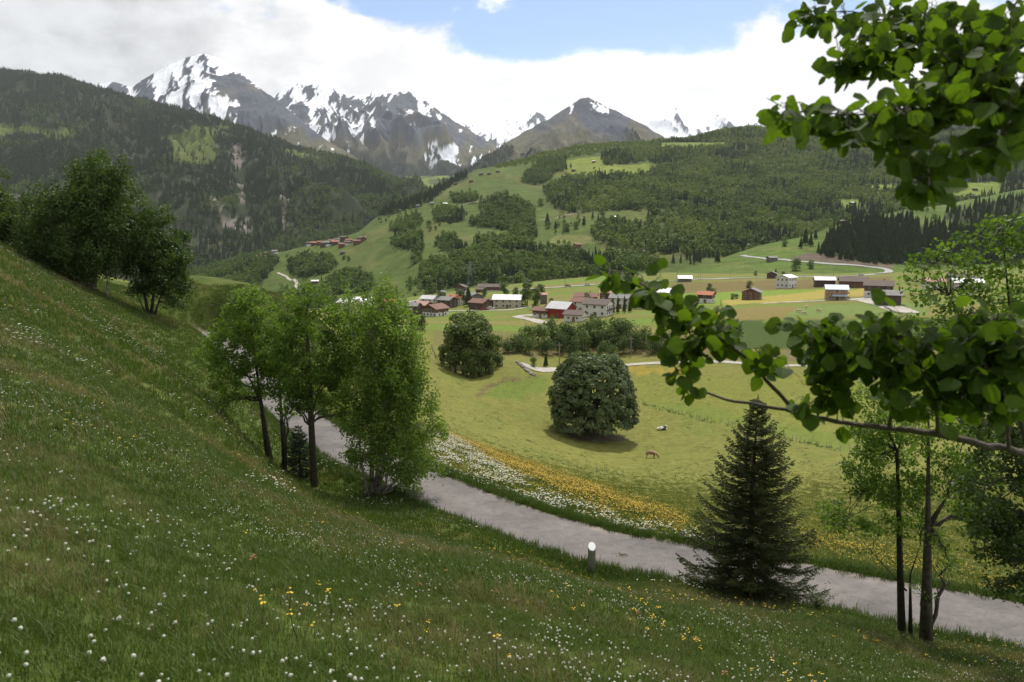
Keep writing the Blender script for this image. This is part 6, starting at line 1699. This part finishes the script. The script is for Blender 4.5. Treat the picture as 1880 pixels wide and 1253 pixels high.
def mid_tree(kind, px, py, H, label, group=None, cat=None, hs=None, p=None):
    p = p or put(px, py, hs)
    s = H / 10.0
    nm = {'bush': 'bush', 'bushd': 'bush', 'tree': 'village_tree', 'poplar': 'poplar_tree', 'conifer': 'conifer_tree', 'column': 'columnar_conifer'}[kind]
    t = thing(nm, label, cat or ('bush' if kind.startswith('bush') else 'tree'), p, TR_.uniform(0, 6.28), group)
    t.scale = (s * TR_.uniform(0.9, 1.12), s * TR_.uniform(0.9, 1.12), s)
    c = link('crown', CR[kind][int(TR_.integers(0, len(CR[kind])))], None, t)
    link('trunk', TRK, None, t)
    return t
BUSH = [(928, 650, 4.5), (942, 648, 6), (958, 646, 6.5), (972, 652, 5.5), (988, 640, 8), (1004, 652, 6), (1012, 634, 9), (1030, 650, 6.5), (1046, 640, 8.5), (1052, 655, 6), (1068, 646, 7.5), (1082, 636, 9), (1096, 630, 9), (1112, 640, 8), (1128, 632, 9.5), (1144, 650, 6), (1150, 634, 8.5), (1166, 646, 6.5), (1182, 640, 7.5), (1198, 650, 6), (1214, 642, 7), (1232, 648, 6), (968, 636, 7), (1034, 632, 7.5), (1064, 628, 7), (1142, 626, 8)]
pb = on_ground([b[0] for b in BUSH], [b[1] for b in BUSH], HS_A)
for (px, py, H), p in zip(BUSH, pb):
    mid_tree('bush' if (px + py) % 3 else 'bushd', px, py, H, 'dense round bush in the thick row along the river terrace', 'bushes along the river terrace', p=p)
for (kx, px, py, H, lab) in [('bush', 1108, 657, 5.5, 'pale round bush standing out below the terrace row behind the great maple'), ('bush', 1125, 660, 4.5, 'low pale bush just right of the pale round bush behind the great maple'), ('conifer', 1002, 674, 4.2, 'small dark conifer beside the field path'), ('bush', 979, 674, 2.8, 'low round bush beside the small conifer at the path'), ('bush', 1340, 632, 9.0, 'grey-green willow bush at the end of the dark bank behind aspen leaves'), ('bush', 1418, 672, 2.2, 'low grey-green bush on the field path'), ('bush', 1395, 660, 3.0, 'scrubby bush beside the brown bank'),
        ('tree', 926, 548, 10, 'round tree at the far side of the bright white roof'), ('tree', 946, 548, 7, 'smaller tree beside the round tree near the bright white roof'), ('tree', 968, 562, 14, 'tall dark tree between the white roof and the granary'), ('poplar', 984, 567, 12, 'pointed light green tree beside the granary'), ('tree', 992, 549, 9, 'tree behind the granary'), ('bush', 1012, 558, 3.2, 'little bush beside the granary'), ('tree', 890, 545, 6, 'small round tree in front of the long low shed'), ('tree', 846, 560, 9, 'dark tree in front of the old white house'), ('conifer', 860, 563, 11, 'dark conifer among the lower village roofs'), ('tree', 812, 562, 8, 'tree at the far side of the lower village'), ('bush', 808, 572, 4.5, 'bush beside the corner chalet'), ('tree', 776, 606, 6.0, 'round tree on the meadow below the village corner'), ('bush', 763, 606, 4.6, 'bush beside the round tree below the village corner'), ('bush', 797, 568, 3.5, 'small bush between the lower village houses'),
        ('column', 1125, 577, 7.5, 'clipped columnar conifer beside the large white house'), ('column', 1134, 576, 8, 'clipped columnar conifer beside the large white house'), ('column', 1146, 575, 8, 'clipped columnar conifer beside the large white house'), ('column', 1156, 574, 7, 'clipped columnar conifer beside the large white house'), ('tree', 1079, 562, 7, 'tree in front of the dark house with the faded red roof'), ('bush', 1014, 590, 2.8, 'small bush on the forecourt of the red barn'), ('conifer', 1114, 556, 5, 'small conifer before the pink-roofed house'), ('bush', 1088, 589, 3, 'garden bush at the foot of the large white house'),
        ('bush', 1376, 529, 4.6, 'pale round bush in the cut meadow'), ('tree', 1302, 540, 6, 'dark tree behind the orange-roofed wooden house'), ('bush', 1309, 544, 4.5, 'bush beside the orange-roofed wooden house'), ('bush', 1387, 506, 4, 'dark bush at the valley road left of the small barn'), ('bush', 1438, 508, 4, 'dark bush at the valley road right of the small barn'), ('conifer', 1424, 506, 6, 'conifer behind the small dark barn'), ('bush', 1345, 550, 3.2, 'grey bush at the foot of the lone chalet'), ('bush', 1352, 549, 2.6, 'small bush nearest the lone chalet'), ('bush', 1461, 498, 11, 'big bush below the winding road'), ('bush', 1488, 494, 8, 'lower bush beside the big one below the winding road')]:
    g = 'clipped conifers in the white house garden' if kx == 'column' else None
    mid_tree(kx, px, py, H, lab, g)
SPUR = [('conifer', 1317, 483, 14), ('conifer', 1478, 450, 19), ('conifer', 1497, 439, 11), ('bush', 1440, 453, 9), ('conifer', 1739, 392, 13), ('conifer', 1750, 386, 12), ('conifer', 1664, 409, 15), ('conifer', 1672, 410, 11), ('conifer', 1702, 413, 9), ('bush', 1715, 408, 10), ('conifer', 1603, 412, 16), ('conifer', 1600, 416, 12), ('bush', 1702, 389, 5), ('conifer', 1488, 452, 14), ('conifer', 1470, 456, 12)]
ps = on_ground([s[1] for s in SPUR], [s[2] for s in SPUR], [(hC, 590, 1300)])
for (kx, px, py, H), p in zip(SPUR, ps):
    mid_tree(kx, px, py, H, 'single dark conifer on the grassy near spur' if kx == 'conifer' else 'single round bush on the grassy near spur', 'single conifers on the near spur' if kx == 'conifer' else 'single bushes on the near spur', p=p)
HILLT = [('bush', 993, 378, 14), ('conifer', 1005, 411, 17), ('bush', 787, 417, 11), ('bush', 807, 415, 6), ('bush', 895, 366, 8), ('bush', 884, 366, 8), ('bush', 857, 395, 6), ('conifer', 929, 364, 14), ('conifer', 1072, 415, 14), ('conifer', 1020, 420, 12), ('bush', 1040, 425, 12), ('bush', 1058, 420, 11), ('conifer', 1088, 402, 12), ('bush', 1106, 394, 12), ('conifer', 1190, 402, 14), ('bush', 640, 480, 8), ('bush', 632, 477, 7), ('bush', 790, 425, 8), ('bush', 800, 423, 7), ('conifer', 1040, 312, 14), ('conifer', 1048, 308, 12), ('bush', 1006, 420, 10), ('bush', 770, 478, 12), ('bush', 760, 485, 12)]
ps = on_ground([s[1] for s in HILLT], [s[2] for s in HILLT], [(hB, 620, 3200)])
for (kx, px, py, H), p in zip(HILLT, ps):
    mid_tree(kx, px, py, H, 'lone dark conifer on the open green hill' if kx == 'conifer' else 'lone bush on the open green hill', 'lone conifers on the green hill' if kx == 'conifer' else 'lone bushes on the green hill', p=p)
# the copse on the knoll
COP = [(826, 676, 9), (836, 684, 13.5), (850, 688, 16.5), (864, 690, 15.5), (878, 686, 15), (892, 682, 12.5), (843, 670, 15.5), (866, 668, 16), (884, 668, 14.5), (815, 672, 6.5), (858, 694, 8), (880, 692, 7.5), (898, 688, 7), (870, 696, 5.5)]
pc = on_ground([c[0] for c in COP], [c[1] for c in COP], HS_A)
for (px, py, H), p in zip(COP, pc):
    mid_tree('poplar', px, py, H, 'tree of the dense olive-green copse on the knoll', 'trees of the copse on the knoll', p=p)
mid_tree('poplar', 913, 672, 9, 'slim tree standing just apart from the copse')
# ================================================================== SMALL THINGS
M_STEEL = mat_plain('brushed_steel', (0.36, 0.35, 0.30), 0.42, 0.25, 6.0, metal=0.55)
M_PLATE = mat_plain('white_plate', (0.85, 0.86, 0.88), 0.25, 0.05, 8.0)
# waymark post: steel tube cut at a slant, with a bright plate in the cut
p = put(1086, 1047, HS_A)
t = thing('marker_post', 'short steel marker post with a slanted white face beside the lane', 'post', p)
m = MB(); R_, n = 0.145, 32; H_ = 0.92; tilt = math.tan(math.radians(38))
bot = [(math.cos(2 * math.pi * k / n) * R_, math.sin(2 * math.pi * k / n) * R_, -0.15) for k in range(n)]
top = [(x, y, H_ + y * tilt) for x, y, _ in bot]
m.quadbox(bot, top); m.build('tube', M_STEEL, t, False)
m = MB(); q = 1.04
bot2 = [(x * q, y * q, H_ + y * q * tilt + 0.003) for x, y, _ in bot]; top2 = [(x, y, z + 0.012) for x, y, z in bot2]
m.quadbox(bot2, top2); rim = m.build('rim', M_STEEL, t)
m = MB(); bot3 = [(x * 0.9, y * 0.9, H_ + y * 0.9 * tilt + 0.014) for x, y, _ in bot]; m.quadbox(bot3, [(x, y, z + 0.004) for x, y, z in bot3]); m.build('face_plate', M_PLATE, t)
# weed growing out of the asphalt
p = put(1143, 1022, HS_A); rng = np.random.default_rng(71)
t = thing('weed_tuft', 'little yellowish weed tuft growing out of the lane', 'weed', p)
CC = rng.normal(size=(160, 3)) * np.array((0.13, 0.10, 0.03)) + np.array((0, 0, 0.05)); CC[:, 2] = np.abs(CC[:, 2])
V, F = leaf_cards(CC, 0.06, rng, 0.6); link('leaves', mesh_np('leaves', V, F), M_GRASS_Y, t, kind='stuff')
m = MB()
for k in range(12):
    a = k * 0.52; m.tube([(0, 0, -0.02), (math.cos(a) * 0.1, math.sin(a) * 0.08, 0.07)], [0.004, 0.002], 4)
m.build('stalks', M_STEM, t, kind='stuff')
# orange ring painted on a trunk
c0 = at(577, 880, 34.0); c1 = at(576.2, 866, 34.0)
# ---- cattle
def cow(name, label, pos, rot, mat, pose='graze', s=1.0):
    t = thing(name, label, 'cow', pos, rot)
    t.scale = (s, s, s)
    def skin(nm, V, E, Rr, m_, par):
        me = bpy.data.meshes.new(nm); me.from_pydata(V, E, []); me.update()
        o = link(nm, me, None, par)
        me.materials.append(m_)
        sk = o.modifiers.new('skin', 'SKIN'); sk.use_smooth_shade = True
        for i, r in enumerate(Rr): me.skin_vertices[0].data[i].radius = (r if isinstance(r, tuple) else (r, r))
        me.skin_vertices[0].data[0].use_root = True
        sb = o.modifiers.new('sub', 'SUBSURF'); sb.levels = 2; sb.render_levels = 2
        return o
    if pose == 'graze':
        V = [(0, 0, 1.02), (0.45, 0, 1.0), (0.78, 0, 1.02), (1.05, 0, 0.86), (1.28, 0, 0.50), (1.40, 0, 0.28), (1.52, 0, 0.10),   # back to muzzle
             (-0.45, 0, 1.02), (-0.80, 0, 1.06),
             (0.62, 0.20, 0.80), (0.64, 0.20, 0.45), (0.62, 0.20, 0.0), (0.60, -0.20, 0.80), (0.52, -0.20, 0.45), (0.50, -0.20, 0.0),
             (-0.72, 0.20, 0.82), (-0.66, 0.20, 0.62), (-0.86, 0.20, 0.42), (-0.82, 0.20, 0.0), (-0.70, -0.20, 0.82), (-0.58, -0.20, 0.62), (-0.76, -0.20, 0.42), (-0.70, -0.20, 0.0),
             (-0.92, 0, 0.98), (-0.98, 0, 0.5), (1.30, 0.20, 0.50), (1.30, -0.20, 0.50)]
        E = [(0, 1), (1, 2), (2, 3), (3, 4), (4, 5), (5, 6), (0, 7), (7, 8), (2, 9), (9, 10), (10, 11), (2, 12), (12, 13), (13, 14), (8, 15), (15, 16), (16, 17), (17, 18), (8, 19), (19, 20), (20, 21), (21, 22), (8, 23), (23, 24), (4, 25), (4, 26)]
        R_ = [(0.36, 0.42), (0.36, 0.40), (0.30, 0.34), (0.19, 0.22), (0.15, 0.17), (0.12, 0.13), (0.09, 0.09), (0.36, 0.40), (0.28, 0.30), 0.15, 0.075, 0.06, 0.15, 0.075, 0.06, 0.19, 0.12, 0.07, 0.06, 0.19, 0.12, 0.07, 0.06, 0.05, 0.03, 0.05, 0.05]
    else:       # lying down, head up
        V = [(0, 0, 0.42), (0.45, 0, 0.46), (0.78, 0, 0.55), (0.98, 0, 0.82), (1.18, 0, 0.92), (1.38, 0, 0.80), (-0.45, 0, 0.42), (-0.85, 0, 0.40),
             (0.75, 0.30, 0.22), (1.05, 0.34, 0.10), (0.75, 0.36, 0.08), (-0.70, 0.38, 0.22), (-0.30, 0.52, 0.12), (-0.75, 0.58, 0.08), (-0.98, 0.1, 0.30), (-1.02, 0.25, 0.06), (1.14, 0.18, 0.98), (1.14, -0.18, 0.98), (0.72, -0.28, 0.20), (1.0, -0.34, 0.09)]
        E = [(0, 1), (1, 2), (2, 3), (3, 4), (4, 5), (0, 6), (6, 7), (2, 8), (8, 9), (9, 10), (7, 11), (11, 12), (12, 13), (7, 14), (14, 15), (4, 16), (4, 17), (2, 18), (18, 19)]
        R_ = [(0.40, 0.40), (0.38, 0.38), (0.30, 0.32), (0.18, 0.20), (0.15, 0.16), (0.10, 0.10), (0.40, 0.38), (0.28, 0.28), 0.14, 0.08, 0.06, 0.20, 0.10, 0.06, 0.05, 0.03, 0.05, 0.05, 0.14, 0.08]
    skin('body', V, E, R_, mat, t)
    hx, hz, sg = (1.24, 0.62, 1) if pose == 'graze' else (1.12, 1.06, 1)
    for s_ in (-1, 1):
        m = MB(); m.tube([(hx, s_ * 0.08, hz), (hx + 0.02, s_ * 0.20, hz + 0.10), (hx + 0.02, s_ * 0.22, hz + 0.22)], [0.03, 0.024, 0.008], 6); m.build('horn', M_PLATE, t, True)
    return t
M_COWB = mat_plain('brown_hide', (0.32, 0.20, 0.12), 0.8, 0.3, 2.0)
mcw, N = new_mat('pied_hide'); tcn = N.n('ShaderNodeTexCoord'); f = N.smooth(N.noise(tcn.outputs['Object'], 1.1, 2.0, 0.4), 0.50, 0.54)
b = N.n('ShaderNodeBsdfPrincipled'); N.set(b, 'Base Color', N.mix(f, (0.70, 0.66, 0.60, 1), (0.03, 0.025, 0.022, 1))); b.inputs['Roughness'].default_value = 0.8; finish(N, b.outputs[0])
M_COWP = mat_plain('pale_hide', (0.50, 0.40, 0.28), 0.8, 0.2, 2.0)
cow('cow', 'brown cow grazing head down in the pasture', put(1195, 841, HS_A), -0.35, M_COWB, 'graze', 1.0)
cow('cow', 'black and white cow lying in the pasture', put(1214, 790, HS_A), 0.2, mcw, 'lie', 1.0)
for k, (px, py, r, lab) in enumerate([(1466, 574, 0.1, 'pale cow standing nearest the dark bank in the far paddock'), (1476, 578, 3.0, 'pale cow below the pair in the far paddock'), (1480, 566, 1.2, 'pale cow at the back of the far paddock'), (1504, 573, 2.0, 'pale cow standing apart from the others in the far paddock')]):
    cow('cow', lab, put(px, py, HS_A), r, M_COWP, 'graze', 1.0)
# ---- cars
M_TYRE = mat_plain('tyre_rubber', (0.02, 0.02, 0.02), 0.9, 0.2, 5.0)
def car(label, pos, rot, col, group=None):
    t = thing('parked_car', label, 'car', pos, rot, group)
    mt = mat_plain('car_paint', col, 0.3, 0.05, 1.0)
    prof = [(-2.1, 0.45), (2.1, 0.45), (2.1, 0.78), (1.25, 0.92), (-1.9, 0.95), (-2.1, 0.85)]
    m = MB(); m.quadbox([(x, -0.85, z) for x, z in prof], [(x, 0.85, z) for x, z in prof]); m.build('body', mt, t)
    cab = [(-1.75, 0.95), (1.1, 0.92), (0.45, 1.42), (-1.4, 1.45)]
    m = MB(); m.quadbox([(x, -0.74, z) for x, z in cab], [(x, 0.74, z) for x, z in cab]); w = m.build('windows', M_GLASS, t)
    m = MB(); m.box(-1.35, 0.42, -0.72, 0.72, 1.44, 1.50); m.build('car_roof', mt, t)
    for x in (-1.3, 1.3):
        for s in (-1, 1):
            m = MB(); m.tube([(x, s * 0.70, 0.32), (x, s * 0.90, 0.32)], [0.32, 0.32], 12); wl = m.build('wheel', M_TYRE, t)
            m = MB(); m.tube([(x, s * 0.90, 0.32), (x, s * 0.915, 0.32)], [0.18, 0.18], 10); m.build('rim', M_STEEL, wl)
    for s in (-1, 1):
        m = MB(); m.box(2.08, 2.13, s * 0.7 - 0.16, s * 0.7 + 0.16, 0.6, 0.75); m.build('headlight', M_PLATE, t)
    return t
for px, py, r, c, lab in [(1553, 550, 0.3, (0.03, 0.05, 0.12), 'dark blue car parked beside the unfinished house'), (1580, 507, 0.1, (0.55, 0.56, 0.58), 'pale car on the valley road below the spruce wood'), (1043, 527, 0.05, (0.08, 0.05, 0.05), 'dark car on the valley road beyond the bushes'), (1078, 525, 0.05, (0.5, 0.5, 0.5), 'silver car on the valley road'), (890, 570, 0.1, (0.32, 0.05, 0.03), 'red car beside the dark wooden barn'), (901, 569, 0.1, (0.6, 0.6, 0.6), 'white car beside the dark wooden barn')]:
    q = put(px, py, HS_A); q.z += 0.26; car(lab, q, r, c)
# ---- poles, pylons and wires
M_POLE = mat_plain('pole_wood', (0.22, 0.19, 0.16), 0.9, 0.2, 2.0)
M_LATT = mat_plain('galvanised_steel', (0.24, 0.25, 0.26), 0.6, 0.2, 2.0)
def pole(px, py, h, label):
    t = thing('utility_pole', label, 'pole', put(px, py, HS_A))
    m = MB(); m.tube([(0, 0, -0.5), (0, 0, h)], [0.20, 0.14], 8); m.build('shaft', M_POLE, t)
    m = MB(); m.box(-1.0, 1.0, -0.08, 0.08, h - 0.8, h - 0.62); m.build('crossarm', M_POLE, t)
    return t.location + Vector((0, 0, h - 0.6))
pole(802, 548, 12, 'tall pole beside the valley road near the old white house')
pole(1037, 527, 13, 'tall thin pole beside the valley road in front of the long wood')
pole(1243, 518, 11, 'tall pole beside the shed with the white lean-to roof')
pole(1027, 668, 6.5, 'thin pole in front of the terrace bushes, left of the great maple')
pole(1158, 652, 6.0, 'thin pole in front of the terrace bushes, right of the great maple')
for px, py in ((1282, 516), (1286, 516), (1340, 514), (1388, 512), (1476, 510), (1510, 510), (1530, 509)):
    t = thing('road_post', 'thin post along the far valley road', 'post', put(px, py, HS_A), 0, 'posts along the valley road')
    m = MB(); m.tube([(0, 0, -0.3), (0, 0, 5.0)], [0.10, 0.08], 6); m.build('shaft', M_POLE, t)
    m = MB(); m.box(-0.35, 0.35, -0.05, 0.05, 4.7, 4.85); m.build('crossarm', M_POLE, t)
def pylon(p, h, label):
    t = thing('power_pylon', label, 'pylon', p, 0.2)
    m = MB(); w0, w1 = h * 0.10, h * 0.022
    lev = np.linspace(0, 1, 8)
    for sx in (-1, 1):
        for sy in (-1, 1):
            m.tube([(sx * w0, sy * w0, -1.0), (sx * w1, sy * w1, h)], [0.16, 0.10], 4)
    for i in range(7):
        wa = w0 + (w1 - w0) * lev[i]; wb = w0 + (w1 - w0) * lev[i + 1]; za, zb = h * lev[i], h * lev[i + 1]
        for (ax, ay, bx, by) in ((-1, -1, 1, -1), (1, -1, 1, 1), (1, 1, -1, 1), (-1, 1, -1, -1)):
            m.tube([(ax * wa, ay * wa, za), (bx * wb, by * wb, zb)], [0.09, 0.09], 3); m.tube([(bx * wa, by * wa, za), (ax * wb, ay * wb, zb)], [0.09, 0.09], 3)
    m.build('tower', M_LATT, t)
    for zz, ww in ((0.72, 0.22), (0.86, 0.18), (0.97, 0.12)):
        m = MB(); m.tube([(-ww * h, 0, h * zz), (0, 0, h * zz + 0.5), (ww * h, 0, h * zz)], [0.10, 0.18, 0.10], 4); m.build('crossarm', M_LATT, t)
    return p + Vector((0, 0, h * 0.72))
P1 = pylon(put(863, 524), 22, 'tall lattice pylon in front of the long dark wood')
P2 = pylon(on_ground([1402], [447], [(hC, 590, 1300)])[0], 19, 'lattice pylon on the shoulder of the near spur')
P3 = pylon(on_ground([1668], [410], [(hC, 590, 1300)])[0], 16, 'pale lattice pylon high on the near spur')
for a_, b_ in ((P1, P2), (P2, P3)):
    for dx_, dz_ in ((-3.5, 0), (3.5, 0), (-3, 3.0)):
        t = np.linspace(0, 1, 24)
        W_ = [(a_.x + (b_.x - a_.x) * u + dx_, a_.y + (b_.y - a_.y) * u, a_.z + (b_.z - a_.z) * u + dz_ - 14 * 4 * u * (1 - u) * 0.5) for u in t]
        m = MB(); m.tube(W_, [0.05] * 24, 3, cap=False)
        m.build('power_line', M_LATT, None, label='thin power line sagging between two lattice pylons', cat='power line', group='power lines between the pylons')
# ---- fences
M_FPOST = mat_plain('weathered_post', (0.34, 0.31, 0.27), 0.9, 0.25, 4.0)
def fence_posts(pix, n, label, group, h=1.15, r=0.055):
    P = first_hit([q[0] for q in pix], [q[1] for q in pix], HS_A)
    Q = resample(P, 1.0); Q = Q[np.linspace(0, len(Q) - 1, n).astype(int)]
    z = hA(Q[:, 0], Q[:, 1])
    me = None
    for k in range(n):
        if me is None:
            m = MB(); m.tube([(0, 0, -0.3), (0.01, 0, h - 0.1), (0.01, 0, h)], [r, r, r * 0.5], 6); me = m.mesh('fence_post'); me.materials.append(M_FPOST)
        o = link('fence_post', me, None, None, None, label, 'post', group); o.location = (Q[k, 0], Q[k, 1], z[k])
fence_posts([(1180, 743), (1215, 752), (1290, 772), (1360, 786), (1420, 800), (1480, 816), (1560, 832)], 34, 'weathered fence post along the ditch across the pasture', 'fence posts along the pasture ditch')
fence_posts([(792, 640), (797, 652), (803, 662), (812, 668)], 9, 'pale fence post climbing the knoll beside the copse', 'fence posts beside the copse', 1.5, 0.10)
fence_posts([(1060, 864), (1120, 872), (1240, 880)], 5, 'lone fence post between the flower bank and the pasture', 'fence posts below the flower bank', 1.0, 0.05)
# ditch rank grass
P = first_hit([1180, 1215, 1290, 1360, 1420, 1480, 1560], [742, 751, 771, 785, 799, 815, 831], HS_A); Q = resample(P, 0.25)
Q = Q[fbm(np.arange(len(Q)) * 0.05, np.zeros(len(Q)), 47, 3) > -0.25]; Q = Q + GR.normal(size=(len(Q), 3)) * np.array((0.7, 0.8, 0)); Q[:, 2] = hA(Q[:, 0], Q[:, 1])
scatter('ditch_grass', Q, rz(len(Q), GR, 0.1), GR.uniform(0.5, 1.5, len(Q)) * (0.6 + 0.8 * np.abs(fbm(Q[:, 0] / 4.0, Q[:, 1] / 4.0, 46, 3))), GR.integers(0, 3, len(Q)), PROTO['grassrank'], 'rank dark grass along the ditch across the pasture', 'grass')
# feeding hut at the copse
p = put(820, 668, HS_A)
t = thing('wooden_hut', 'tiny orange-brown plank hut at the edge of the copse', 'hut', p, 0.1)
for k in range(8):
    m = MB(); x = -0.8 + k * 0.2; m.box(x + 0.005, x + 0.195, -0.02, 0.02, 0.5, 1.6); o = m.build('plank', MW['tan'] if k % 2 else MW['brown'], t)
for x in (-0.8, 0.8):
    for y in (0.0, 1.2):
        m = MB(); m.box(x - 0.05, x + 0.05, y - 0.05 + 0.07, y + 0.05 + 0.07, -0.3, 1.65); m.build('leg', MW['wood'], t)
m = MB(); m.quadbox([(-1.0, -0.2, 1.66), (1.0, -0.2, 1.66), (1.0, 1.5, 1.80), (-1.0, 1.5, 1.80)], [(-1.0, -0.2, 1.73), (1.0, -0.2, 1.73), (1.0, 1.5, 1.87), (-1.0, 1.5, 1.87)]); m.build('roof', MR['brown'], t)
# stones of the broken wall at the knoll and by the maple
rng = np.random.default_rng(88)
def stone(px, py, s, label, group):
    p = put(px, py, HS_A); me = bpy.data.meshes.new('stone')
    import bmesh
    bm = bmesh.new(); bmesh.ops.create_icosphere(bm, subdivisions=2, radius=s)
    for v in bm.verts: v.co *= 1 + rng.uniform(-0.22, 0.2); v.co.z *= 0.65
    bm.to_mesh(me); bm.free()
    me.materials.append(MW['stone'])
    o = link('stone', me, None, None, None, label, 'stone', group); o.location = p + Vector((0, 0, s * 0.2)); o.rotation_euler = (0, 0, rng.uniform(0, 6))
for px, py in ((950, 666), (953, 669), (956, 671), (959, 674), (962, 676), (965, 679), (968, 682), (972, 685), (976, 688), (980, 690)):
    stone(px, py, rng.uniform(0.5, 0.85), 'pale stone of the broken wall line below the copse', 'stones below the copse')
for px, py in ((1088, 810), (1094, 811), (1101, 809)):
    stone(px, py, 0.28, 'small pale stone on the earth below the great maple', 'stones below the great maple')
# ================================================================== HAZE
bpy.context.view_layer.update()
zmin = min((o.matrix_world @ Vector(c)).z for o in COL.objects if o.type == 'MESH' and o.get('kind') == 'structure' for c in o.bound_box)
zmax = max((o.matrix_world @ Vector(c)).z for o in COL.objects if o.type == 'MESH' for c in o.bound_box)
m = MB(); m.box(-9500, 9500, -400, 14000, zmin - 1.0, zmax + 60.0)
hm = bpy.data.materials.new('thin_haze'); hm.use_nodes = True
HN = NT(hm.node_tree)
pv = HN.n('ShaderNodeVolumePrincipled')
pv.inputs['Color'].default_value = (0.86, 0.92, 1.0, 1.0)
pv.inputs['Density'].default_value = 2.3e-5
pv.inputs['Anisotropy'].default_value = 0.2
ho = HN.n('ShaderNodeOutputMaterial'); HN.t.links.new(pv.outputs[0], ho.inputs['Volume'])
link('haze', m.mesh('haze'), hm, kind='stuff', label='thin pale haze filling the valley air', cat='haze')
